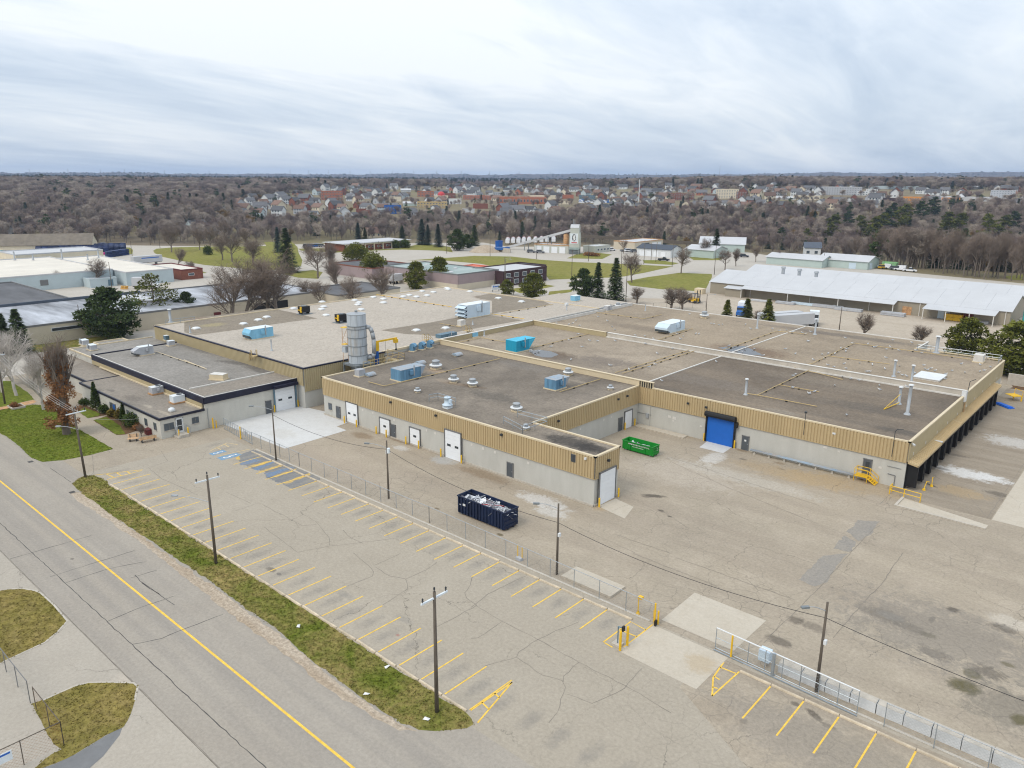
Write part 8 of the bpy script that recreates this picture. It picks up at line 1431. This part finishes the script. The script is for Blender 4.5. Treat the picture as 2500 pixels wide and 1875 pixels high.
for zm, px, h, key, lab, wd in ((A2, (270, 735), 13, 's0', 'blue spruce with clear stem on the far lawn', .9), (A2, (350, 900), 18, 's1', 'large dark spruce behind the twin-transformer pole', 1.1), (A2, (1465, 670), 15, 's0', 'leftmost blue spruce right of the brick office', 1.05), (A2, (1515, 675), 12, 's0', 'second blue spruce right of the brick office', .9), (A2, (1600, 690), 13, 's0', 'third blue spruce right of the brick office', .95), (A2, (1760, 720), 12, 'p0', 'round evergreen beside the gravel pile, left', 1), (A2, (1900, 680), 12, 's1', 'pointed evergreen beside the gravel pile', 1.2), (A2, (1840, 700), 8, 'p0', 'round evergreen beside the gravel pile, right', 1.1), (A2, (935, 620), 14, 's0', 'spruce behind the brick office, left', 1), (A2, (990, 620), 11, 's1', 'dark spruce behind the brick office, middle', 1), (A2, (1300, 612), 13, 's1', 'dark spruce behind the brick office, right', 1.1), (A2, (1420, 1035), 10, 'p1', 'young pine left of a pair behind the pale roof', .95), (A2, (1610, 1015), 11, 'p1', 'young pine right of a pair behind the pale roof', .95), (A3, (350, 1110), 8.5, 'p1', 'wide low pine at the back roof edge', 1.2), (A3, (130, 1090), 5.5, 'p1', 'small pine by the curved lamp', 1), (A3, (760, 1110), 10, 'p0', 'leftmost pine of the dark group behind the back roof', .9), (A3, (880, 1120), 12, 's1', 'middle spruce of the dark group behind the back roof', .95), (A3, (1025, 1142), 14, 's1', 'tallest spruce of the dark group behind the back roof', .95), (A3, (1860, 750), 15, 's1', 'tall dark spruce before the gabled hall', .95)): tp(key, zm(*px), h, lab, wd, 'evergreens beyond the factory')
for px, lab in (((1295, 200), 'left of three spruces behind the back roof'), ((1490, 190), 'middle of three spruces behind the back roof'), ((1695, 195), 'right of three spruces behind the back roof')): x, z = onY(*B4(*px), 189); tree('s2', x, 189, z, lab, 'three spruces behind the back roof', 1.0)
tree('p1', -33.5, 184.5, 10.5, 'smaller bushy pine beyond the dock corner', wide=1.0); tree('p1', -23, 181, 11.5, 'largest bushy pine beyond the dock corner', wide=1.35); tree('p1', -17, 178, 10.5, 'bushy pine at the right edge beyond the dock', wide=1.0)
for px, Y, h, lab in (((640, 520), 200, 7.0, 'round bare shrub behind the back roof, left'), ((1170, 590), 197, 6.0, 'round bare shrub behind the back roof, right')): x, z = onY(*B5(*px), Y); tree('bs', x, Y, h, lab, 'bare shrubs behind the back roof', 1.05)
for px, Y, h, lab in (((410, 250), 206, 6, 'bare shrub by the back fence, left'), ((740, 290), 203, 8, 'bare shrub by the back fence, middle'), ((850, 290), 203, 8, 'bare shrub by the back fence, right'), ((1600, 300), 196, 5, 'bare shrub between the spruces')): x, z = onY(*B4(*px), Y); tree('bs', x, Y, h, lab, 'bare shrubs behind the back roof', 1.1)
def shrub(px, rr, m, lab, n=500, leaf=.2, zm=B1, cone=False, sd=1):
    x, y = G(*zm(*px)); t = empty('shrub', (x, y, 0), 0, lab, 'shrub')
    if cone: cs = [((0, 0, rr[2]*(.1+.85*k/11)), (rr[0]*(1-k/12.5), rr[1]*(1-k/12.5), rr[2]*.10)) for k in range(12)]
    else: cs = [((rr[0]*.5*math.cos(a), rr[1]*.5*math.sin(a), rr[2]*(.5+.15*math.sin(3*a))), (rr[0]*.6, rr[1]*.6, rr[2]*.5)) for a in (0, 1.3, 2.5, 3.8, 5)]+[((0, 0, rr[2]*.65), (rr[0]*.6, rr[1]*.6, rr[2]*.42))]
    foliage(cs, n, leaf, sd).build('foliage', MT[m], t); MB().tube((0, 0, 0), (0, 0, rr[2]*.5), .06, .03, 5).build('stem', MT['bark'], t)
shrub((868, 1105), (.95, .95, 4.6), 'shrub_green', 'tall dark arborvitae cone against the office wall', 160, .22, cone=True); shrub((945, 1140), (.85, .85, 1.4), 'shrub_green', 'clipped round shrub right of the arborvitae', 200); shrub((1035, 1165), (1.2, 1.0, 1.2), 'shrub_gold', 'loose grassy shrub before the office windows', 150, .35); shrub((1085, 1195), (.8, .8, 1.7), 'shrub_gold', 'golden shrub beside the small cone', 180); shrub((1120, 1212), (.75, .75, 3.0), 'shrub_green', 'small green cone conifer before the office', 110, .2, cone=True); shrub((1205, 1262), (1.7, 1.5, 2.2), 'shrub_green', 'large round green shrub near the office corner', 300, .22); shrub((1245, 1290), (1.3, .7, .9), 'leaf_brown', 'low brown hedge at the bed end', 150); shrub((760, 1060), (1.2, .8, .9), 'shrub_green', 'low green shrub left of the arborvitae', 150); shrub((130, 1085), (.9, .6, .7), 'leaf_brown', 'brown shrubs in the lawn planter', 150)
x, y = G(*B1(1275, 1345)); tree('bs', x, y, 2.2, 'tiny bare tree beside the benches', wide=.8)
shrub((920, 800), (6.2, 6.2, 7.2), 'pine_gold', 'huge golden-green rounded evergreen by the brick lot', 900, .6, zm=A2); shrub((1070, 940), (5.5, 5.5, 9), 'pine_gold', 'tall golden-green cedar before the mauve plant', 700, .6, zm=A2); shrub((1730, 755), (2.2, 2.2, 4), 'shrub_green', 'round evergreen on the far lawn', 200, .5, zm=A1); shrub((1245, 700), (2.6, 2.2, 4.2), 'shrub_green', 'clipped evergreen at the brick office, left', 200, .5, zm=A2); shrub((1325, 698), (3.6, 2.2, 4.4), 'shrub_green', 'clipped evergreen at the brick office, right', 260, .5, zm=A2); shrub((830, 765), (5, 2, 1.6), 'leaf_brown', 'brown hedge before the batching tower', 200, .5, zm=A3)
# dock-side hedge of the right wood and the tall pines standing in it
WB = [(0, 600), (250, 596), (560, 599), (700, 590), (1180, 586), (1240, 597), (1450, 600), (1520, 600), (1800, 612), (2000, 634), (2080, 645), (2130, 649), (2250, 660), (2330, 676), (2500, 690)]
def wbound(u):
    for (u0, v0), (u1, v1) in zip(WB, WB[1:]):
        if u <= u1: return v0+(v1-v0)*max(0, (u-u0))/(u1-u0)
    return WB[-1][1]
for i, (px, h, key) in enumerate((((390, 720), 16, 'wp0'), ((590, 700), 25, 'wp0'), ((840, 700), 24, 'wp0'), ((930, 720), 25, 'wp0'), ((990, 700), 26, 'wp0'), ((1050, 640), 25, 'wp1'), ((1150, 640), 26, 'wp0'), ((1230, 600), 25, 'wp0'), ((1090, 560), 23, 'wp1'), ((1330, 560), 24, 'wp1'), ((1430, 520), 24, 'wp1'), ((1560, 740), 25, 'wp0'), ((1640, 720), 27, 'wp0'), ((1690, 760), 16, 'wp1'), ((1880, 720), 26, 'wp0'), ((2000, 700), 24, 'wp0'), ((2110, 640), 22, 'wp1'), ((730, 600), 20, 'wp1'), ((180, 690), 15, 'wp1'), ((1540, 640), 22, 'wp0'))):
    x, y, z = GT(*A4(*px)); tree(key, x, y, h*1.2, ordw(i)+' tall pine standing above the right wood, counted from its left edge', 'tall pines in the right wood', 1.3, z)
rn = random.Random(77)
for i in range(46):
    u_ = 2060+i*9.7+rn.uniform(-4, 4); v_ = wbound(u_)+rn.uniform(-7, 0); x, y, z = GT(u_, v_); tree('b%d' % (i % 3), x, y, rn.uniform(15, 21), ordw(i)+' grey bare tree from the left along the wood edge behind the warehouse', 'bare trees along the right wood edge', rn.uniform(.5, .75), z)
# ---- the wood itself: one mass of instanced bare trees, conifers among them
TOWN = [(540, 500), (800, 462), (1150, 452), (1400, 460), (1850, 460), (2500, 466), (2500, 514), (2250, 512), (1990, 516), (1850, 522), (1500, 522), (1330, 540), (1200, 548), (1000, 536), (860, 548), (620, 548)]
PCOL = bpy.data.collections.new('wood_prototypes')
def wproto(name, TC, mats):
    T, Cn = TC; T.add(Cn.v, Cn.f); T.m = [0]*(len(T.f)-len(Cn.f))+[1 if not any(Cn.m) else m_ for m_ in Cn.m]; o = bpy.data.objects.new(name, T.mesh(name, [MT[k] for k in mats])); PCOL.objects.link(o)
for i in range(4): wproto('w_%d' % i, bare(120+i, 15, (.6, .75, .5, .7)[i], .22, 4, 5, tw=.065, clear=.16, twl=1.3), ('bark', ('twig', 'twig_pale', 'twig', 'twig_dark')[i]))
wproto('w_4', bare(131, 12, .8, .2, 4, 9, tw=.12, clear=.1), ('bark', 'willow')); wproto('w_5', spruce(132, 15, 3.6, 1.1, .7), ('bark', 'pine_dark')); wproto('w_6', pine(133, 17, 4.2, 18, .25, 1.1, 26), ('bark', 'pine_dark'))
K('canopy', (0.19, 0.15, 0.14), .95, .25, .08, rnd=.25)
mb = foliage([((3*math.cos(a)*k, 3*math.sin(a)*k, 4+1.5*math.sin(a*3)), (3.2, 3.2, 3.8)) for k in (0, 1.1, 2) for a in np.arange(0, 6.2, 1.05)], 26, 1.5, 5); wproto('w_7', (MB().tube((0, 0, 0), (0, 0, 3), .3, .2, 4), mb), ('bark', 'canopy'))
rn = random.Random(99); PT = []; SCL = []; ROT = []; IDX = []
d = 396.0
while d < 8600:
    sp = 8.3 if d < 620 else (10.5 if d < 1100 else (14 if d < 2600 else (30 if d < 5200 else 48))); n = int(d*1.36/sp)
    for k in range(n):
        a = -.68+1.36*(k+rn.random())/n; dd = d+rn.uniform(-.5, .5)*sp; x, y = dd*math.cos(YAW-a), dd*math.sin(YAW-a); z = H(x, y); u_, v_ = PX(x, y, z)
        if v_ > wbound(min(2500, max(0, u_)))-1.5: continue
        intown = pip((u_, v_), TOWN)
        if intown and rn.random() < (.85 if d < 1500 else .75): continue
        if d > 1800 and rn.random() < .22 and math.sin(x*.004)*math.sin(y*.005) > .25: continue
        q = rn.random(); far = 1 if d < 1100 else (1.5 if d < 2600 else (3.0 if d < 5200 else 4.6)); hs = rn.uniform(.7, 1.25)
        if d > 1900: ix, far, hs = (7 if q < .9 else 5), far*.9, rn.uniform(.8, 1.3)
        else: ix = 5 if q < .045 else (6 if q < .07 else (4 if q < .10 else int(rn.random()*4)))
        hs *= .62 if intown else 1
        PT.append((x, y, z-.3)); SCL.append((far*hs*.95, far*hs*.95, hs*(1.0 if d > 700 else 1.08))); ROT.append(rn.uniform(0, 6.283)); IDX.append(ix)
    d += sp*.9
me = bpy.data.meshes.new('wood'); me.from_pydata(PT, [], [])
me.attributes.new('scl', 'FLOAT_VECTOR', 'POINT').data.foreach_set('vector', np.array(SCL, dtype=np.float32).ravel()); me.attributes.new('rotz', 'FLOAT', 'POINT').data.foreach_set('value', ROT); me.attributes.new('ix', 'INT', 'POINT').data.foreach_set('value', IDX)
wd = bpy.data.objects.new('wood', me); C.objects.link(wd); tag(wd, 'leafless purple-brown woods filling the valley and far plain', 'wood', kind='stuff'); del wd['category']
ng = bpy.data.node_groups.new('wood_instances', 'GeometryNodeTree'); ng.interface.new_socket('Geometry', in_out='INPUT', socket_type='NodeSocketGeometry'); ng.interface.new_socket('Geometry', in_out='OUTPUT', socket_type='NodeSocketGeometry')
gi = ng.nodes.new('NodeGroupInput'); go = ng.nodes.new('NodeGroupOutput'); ip = ng.nodes.new('GeometryNodeInstanceOnPoints'); ci = ng.nodes.new('GeometryNodeCollectionInfo'); ci.inputs['Collection'].default_value = PCOL; ci.inputs['Separate Children'].default_value = True; ci.inputs['Reset Children'].default_value = True
def na_(nm, ty): q = ng.nodes.new('GeometryNodeInputNamedAttribute'); q.data_type = ty; q.inputs['Name'].default_value = nm; return q
a1, a2, a3 = na_('scl', 'FLOAT_VECTOR'), na_('rotz', 'FLOAT'), na_('ix', 'INT'); cx_ = ng.nodes.new('ShaderNodeCombineXYZ'); ng.links.new(a2.outputs[0], cx_.inputs[2])
ip.inputs['Pick Instance'].default_value = True
for a, b in ((gi.outputs[0], ip.inputs['Points']), (ci.outputs[0], ip.inputs['Instance']), (a3.outputs[0], ip.inputs['Instance Index']), (cx_.outputs[0], ip.inputs['Rotation']), (a1.outputs[0], ip.inputs['Scale']), (ip.outputs[0], go.inputs[0])): ng.links.new(a, b)
mdf = wd.modifiers.new('wood_instances', 'NODES'); mdf.node_group = ng
# ================================================================== the town and the skyline
rn = random.Random(5)
WALLS = {'white': 'white_metal', 'cream': 'cream', 'brick': 'brick', 'orange brick': 'brick_or', 'grey': 'hvac_grey', 'pale blue': 'pale_blue'}
K('shingle', (0.10, 0.10, 0.105), .9, .2, 1, rnd=.45); K('shingle_brown', (0.16, 0.10, 0.075), .9, .2, 1, rnd=.3)
hm = {}
for wn_, wm in WALLS.items():
    for v in range(2):
        L_, W_, h, rh = ((11, 8, 5.4, 8.8), (14, 9, 3.4, 6.6))[v]; a, b = L_/2, W_/2
        w_ = MB().add([(-a, -b, -3), (a, -b, -3), (a, b, -3), (-a, b, -3), (-a, -b, h), (a, -b, h), (a, b, h), (-a, b, h), (-a, 0, rh), (a, 0, rh)], [(0, 1, 5, 4), (1, 2, 6, 9, 5), (2, 3, 7, 6), (3, 0, 4, 8, 7)]).mesh('house', [MT[wm]])
        r_ = MB()
        for s in (-1, 1): V = [(-a-.5, s*(b+.5), h-.4), (a+.5, s*(b+.5), h-.4), (a+.5, 0, rh+.1), (-a-.5, 0, rh+.1)]; V += [(x, y, z+.2) for x, y, z in V]; f = [(4, 5, 6, 7), (3, 2, 1, 0), (0, 1, 5, 4), (1, 2, 6, 5), (3, 0, 4, 7)]; r_.add(V, f if s < 0 else [q[::-1] for q in f])
        wi = MB()
        for k in range(3):
            for zz in ((1.0, 3.6) if v == 0 else (1.0,)):
                for s in (-1, 1): wi.box(-a+1.4+k*(L_-2.8)/3, -a+2.6+k*(L_-2.8)/3, s*b-.06, s*b+.06, zz, zz+1.4)
        for s in (-1, 1): wi.box(s*a-.06, s*a+.06, -.6, .6, 1.0, 2.4)
        hm[(wn_, v)] = (w_, r_.mesh('roof', [MT['shingle' if rn.random() < .75 else 'shingle_brown']]), wi.mesh('windows', [MT['glass2']]))
def house(x, y, z, key, v, rz, s, lab, group):
    w_, r_, wi = hm[(key, v)]; o = bpy.data.objects.new('house', w_); C.objects.link(o); o.location = (x, y, z); o.rotation_euler = (0, 0, rz); o.scale = (s,)*3; tag(o, lab, 'house', group)
    for nm, me in (('roof', r_), ('windows', wi)): q = bpy.data.objects.new(nm, me); C.objects.link(q); q.parent = o
LM = ((A2, 635, 800, 300, 235, 'brick_or', 'shingle', 'large orange brick school with grey roof at the town left', (3, 8)), (A2, 1155, 1290, 420, 358, 'crane_blue', 'roof_white', 'blue-painted flat block in the town', (2, 6)), (A2, 1105, 1160, 428, 385, 'pale_blue', 'roof_white', 'pale turquoise block left of the blue block', (2, 3)), (A2, 920, 1000, 430, 388, 'brick', 'roof_white', 'brick block with white roof, left of two'), (A2, 1000, 1090, 432, 392, 'brick', 'roof_white', 'brick block with white roof, right of two'), (A2, 1430, 1670, 365, 325, 'yellow_pipe', 'roof_cream', 'long mustard-coloured block in the town centre', (2, 10)), (A2, 1570, 1680, 300, 270, 'cream', 'roof_white', 'cream hall under a red dome', None, 'dome'), (A2, 1675, 1790, 335, 298, 'white_metal', 'roof_white', 'white block right of the mustard block'), (A2, 1890, 2010, 375, 340, 'brick', 'roof_red', 'brick block right of the white block'), (A2, 1600, 1740, 285, 250, 'brick', 'roof_red', 'dark red block behind the domed hall', None), (A2, 1430, 1560, 275, 235, 'brick_or', 'roof_slate', 'brick block left of the domed hall', (2, 5)), (A2, 1175, 1290, 315, 280, 'cream', 'shingle', 'cream block in the middle of the houses', None), (A2, 1800, 1900, 410, 380, 'roof_white', 'roof_white', 'long white roof above the valley trees', None), (A2, 2060, 2190, 262, 240, 'hvac_grey', 'roof_slate', 'grey block right of the town centre', (2, 8)), (A2, 1810, 2050, 300, 272, 'brick_or', 'roof_white', 'row of orange storefronts', (2, 12)), (A2, 1310, 1425, 352, 318, 'pale_green', 'roof_white', 'pale green gabled hall in the town', None, 'gable'), (A2, 1290, 1370, 235, 210, 'roof_white', 'roof_white', 'white modern church with mast', None, 'gable'), (A2, 2090, 2212, 330, 285, 'brick', 'roof_slate', 'brick store left of the mall', (2, 6)),
   (A3, 70, 450, 335, 285, 'brick_or', 'roof_cream', 'long orange brick mall with white bands', (1, 14)), (A3, 310, 530, 300, 270, 'cream', 'roof_white', 'white-roofed store behind the mall', None), (A3, 730, 860, 295, 268, 'hvac_slate', 'roof_slate', 'dark blue dealership with rows of cars', (1, 8)), (A3, 520, 655, 338, 318, 'cream', 'roof_cream', 'low cream wall building right of the mall', None), (A3, 590, 680, 290, 262, 'brick_or', 'roof_slate', 'brick block behind the cream building', None), (A3, 1495, 1675, 305, 258, 'brick', 'roof_slate', 'brick apartment block right of the white mast', (4, 10)), (A3, 1870, 2040, 290, 222, 'cream', 'roof_cream', 'tall cream apartment tower block', (6, 9)), (A3, 2035, 2115, 290, 240, 'brick', 'roof_slate', 'brick wing beside the cream tower', (5, 4)), (A3, 1790, 1870, 300, 265, 'brick', 'roof_slate', 'brick wing left of the cream tower', (3, 5)), (A3, 2120, 2212, 395, 345, 'yellow_pipe', 'shingle', 'mustard house at the wood top', (2, 4)),
   (A4, 550, 830, 262, 205, 'hvac_grey', 'roof_cream', 'long grey apartment block under construction look', (4, 16)), (A4, 830, 905, 265, 236, 'white_metal', 'roof_white', 'white block right of the grey apartments', (2, 4)), (A4, 905, 985, 250, 220, 'white_metal', 'roof_slate', 'white stepped block beside it', (3, 4)), (A4, 1225, 1390, 330, 290, 'orange', 'roof_cream', 'orange block, left of two above the pines', (2, 9)), (A4, 1540, 1655, 332, 294, 'orange', 'roof_cream', 'orange block, right of two above the pines', (2, 6)), (A4, 1490, 2030, 312, 288, 'roof_white', 'roof_white', 'very long white roofed plant at the right'), (A4, 1955, 2100, 298, 240, 'hvac_grey', 'roof_cream', 'grey mid-rise at the far right', (5, 9)), (A4, 960, 1290, 212, 192, 'pale_blue', 'roof_white', 'long pale blue plant near the horizon'), (A4, 150, 300, 300, 278, 'roof_white', 'roof_white', 'white gabled store left of the grey apartments', None, 'gable'), (A4, 1755, 1830, 210, 188, 'roof_white', 'roof_white', 'white dome-roofed barn on the right plain', None, 'gable'), (A4, 310, 500, 300, 272, 'cream', 'roof_cream', 'cream storefront row left of the grey apartments', (1, 8)), (A4, 1040, 1210, 312, 294, 'maroon_brick', 'roof_cream', 'low dark block above the pines', None))
LMB = [(a[0](a[1], 0)[0], a[0](a[2], 0)[0], a[0](0, a[3])[1]) for a in LM]
cnt = 0; tries = 0; PL = []
while cnt < 270 and tries < 14000:
    tries += 1; u_ = rn.uniform(540, 2500); v_ = rn.uniform(458, 550)
    if not pip((u_, v_), TOWN) and rn.random() > .015: continue
    if any(a0-10 < u_ < a1+10 and b1-4 < v_ < b1+13 for a0, a1, b1 in LMB): continue
    x, y, z = GT(u_, v_)
    if math.hypot(x, y) < 640 or any((x-a)**2+(y-b)**2 < 17**2 for a, b in PL): continue
    PL.append((x, y)); key = rn.choices(list(WALLS), (11, 3, 4, 2, 4, 1))[0]; v = rn.randint(0, 1); house(x, y, z, key, v, rn.choice((0, H2, .5, 1.9)), rn.uniform(.95, 1.35), ('two-storey ' if v == 0 else 'low ')+key+' gabled house among the bare trees of the far town', 'gabled houses of the far town'); cnt += 1
for zm, px, key, lab in ((A1, (160, 600), 'grey', 'grey-roofed house at the left wood edge'), (A1, (1240, 560), 'grey', 'pale house in the wood behind the junction'), (A1, (1640, 545), 'pale blue', 'blue-grey house in the wood, left of two'), (A1, (1860, 530), 'pale blue', 'blue-grey house in the wood, right of two'), (A1, (2165, 410), 'white', 'white farmhouse with dark roof right of the left wood'), (A1, (720, 285), 'white', 'white house in the left woods'), (A1, (1200, 300), 'white', 'white gabled house by the far road'), (A1, (1020, 290), 'grey', 'low grey house by the far road'), (A1, (300, 285), 'brick', 'brick bungalow in the far left woods'), (A1, (1160, 240), 'grey', 'small house high in the left woods'), (A1, (370, 120), 'white', 'white barn on the left horizon'), (A1, (640, 115), 'white', 'white farm sheds on the left horizon'), (A2, (270, 520), 'grey', 'large pale house with slate roof in the valley wood'), (A2, (820, 455), 'white', 'white gabled house at the town edge'), (A2, (1060, 610), 'cream', 'orange-roofed cottage behind the brick office'), (A3, (420, 470), 'white', 'white house behind the plant conveyor')):
    x, y, z = GT(*zm(*px)); house(x, y, z, key, 0 if 'white' in lab else 1, rn.uniform(0, 3), 1.35, lab, 'houses in the woods')
def tb(zm, x0, x1, yb, yt, m, rm, lab, win=None, shape='flat', dep=None):
    """a town block from its outline: base and top rows give distance, width and height"""
    u_, v_ = zm((x0+x1)/2, yb); x, y, z = GT(u_, v_); dist = math.hypot(x, y); k = dist/FPX/math.cos(math.atan2(abs(u_-1250), FPX)); s = 650/2212; W_ = (x1-x0)*s*dist/FPX; hh = (yb-yt)*s*dist/FPX; rz = math.atan2(y, x)-H2; dep = dep or W_*.5
    cx, cy = x+math.cos(rz+H2)*dep/2, y+math.sin(rz+H2)*dep/2
    op = []
    if win:
        nr, nc = win
        for r in range(nr):
            for c in range(nc): a = -W_/2+(c+.25)*W_/nc; op.append(('f', a, a+W_/nc*.5, hh*(r+.3)/nr, hh*(r+.72)/nr, 'glass2', 'window'))
    if shape == 'gable': return gable((cx, cy), W_, dep, hh*.6, hh, m, rm, lab, rz, z=z)
    t = bld((cx, cy), W_, dep, hh, m, rm, lab, rz, op, z=z, par=.6)
    if shape == 'dome': MB().lathe(0, 0, [(W_*.26, hh)]+[(W_*.26*math.cos(a), hh+1.5+W_*.24*math.sin(a)) for a in np.arange(0, 1.6, .25)], 16).build('dome', MT['red'], t, True)
    return t
for a in LM: tb(*a)
x, y, z = GT(*A3(1222, 325)); MB().tube((0, 0, 0), (0, 0, 31), .7, .45, 8).build('flagpole', MT['white_metal'], loc=(x, y, z), label='tall white mast rising above the valley trees', cat='mast')
# rows of parked cars by the dealership: car silhouettes
cm_ = MB().add([(-2.2, -.9, .3), (2.2, -.9, .3), (2.2, .9, .3), (-2.2, .9, .3), (-2.2, -.9, 1), (2.2, -.9, .9), (2.2, .9, .9), (-2.2, .9, 1), (-1.6, -.75, 1.6), (.7, -.75, 1.6), (.7, .75, 1.6), (-1.6, .75, 1.6)], [(0, 1, 5, 4), (1, 2, 6, 5), (2, 3, 7, 6), (3, 0, 4, 7), (4, 5, 9, 8), (5, 6, 10, 9), (6, 7, 11, 10), (7, 4, 8, 11), (8, 9, 10, 11)])
cmes = [cm_.mesh('parked_car', [MT[k]]) for k in ('car_white', 'car_grey', 'car_blue', 'car_dark')]
for r in range(3):
    for k in range(16): x, y, z = GT(*A3(738+k*17, 308+r*9)); o = bpy.data.objects.new('parked_car', cmes[rn.randint(0, 3)]); C.objects.link(o); o.location = (x, y, z); o.rotation_euler = (0, 0, .6); o.scale = (1.2,)*3; tag(o, 'small car in the rows before the dark blue dealership', 'car', 'cars at the far dealership')
# transmission towers along the skyline
py = MB()
for sx_, sy_ in ((-1, -1), (1, -1), (1, 1), (-1, 1)): py.tube((sx_*5, sy_*5, 0), (sx_*1.2, sy_*1.2, 38), .55, .4, 4).tube((sx_*1.2, sy_*1.2, 38), (0, 0, 56), .4, .3, 4)
for k in range(5): q = 5-k*.75; py.tube((-q, -q, k*8), (q-.75, q-.75, k*8+8), .3, .3, 3).tube((q, -q, k*8), (-q+.75, q-.75, k*8+8), .3, .3, 3)
arm = MB()
for z, w_ in ((34, 11), (42, 9), (50, 7)): arm.tube((-w_, 0, z), (w_, 0, z), .45, .45, 4)
pm, am = py.mesh('lattice', [MT['galv_dark']]), arm.mesh('crossarm', [MT['galv_dark']])
for i, (u_, top) in enumerate([(600+x*.2939, 0) for x in (370, 525, 690, 868, 1035, 1220, 1397, 1585, 1790, 2025)]+[(1200+x*.2939, 0) for x in (228, 487, 762, 1055, 1368, 1703, 2060)]+[(1850+x*.2939, 0) for x in (237, 650, 1033, 1497, 2018)]+[(x*.2939, 0) for x in (250, 570, 840, 1040, 1370, 1740, 1980)]):
    far = 7600 if u_ < 620 else (6600-1000*max(0, (u_-1200)/1300)); dv = ray(u_, 430); hl = math.hypot(dv.x, dv.y); x, y = dv.x/hl*far, dv.y/hl*far; t = empty('transmission_tower', (x, y, H(x, y)), 1.0, ordw(i)+' lattice power pylon on the skyline in built order' if False else 'grey lattice power pylon on the hazy skyline', 'pylon', 'pylons on the skyline'); t.scale = (1.05 if u_ > 620 else .8,)*3
    for nm, me_ in (('lattice', pm), ('crossarm', am)): o = bpy.data.objects.new(nm, me_); C.objects.link(o); o.parent = t
x, y = ray(1200+1893*.2939, 430).x, ray(1200+1893*.2939, 430).y; hl = math.hypot(x, y); x, y = x/hl*5000, y/hl*5000; MB().tube((0, 0, 0), (0, 0, 95), 1.2, .6, 5).build('radio_mast', MT['galv_dark'], loc=(x, y, H(x, y)), label='tallest thin radio mast on the skyline', cat='mast')
# ---- haze
hz_ = bpy.data.materials.new('haze'); hz_.use_nodes = True; N, L = nodes(hz_); N.remove(N['Principled BSDF']); pv = N.new('ShaderNodeVolumePrincipled'); pv.inputs['Color'].default_value = (0.60, 0.75, 1.0, 1); pv.inputs['Density'].default_value = 0.00009; pv.inputs['Anisotropy'].default_value = 0.2; L.new(pv.outputs[0], N['Material Output'].inputs['Volume'])
o = MB().box(-13000, 13000, -13000, 13000, -26, 172).build('haze', hz_, kind='stuff', label='thin bluish air over the whole plain')
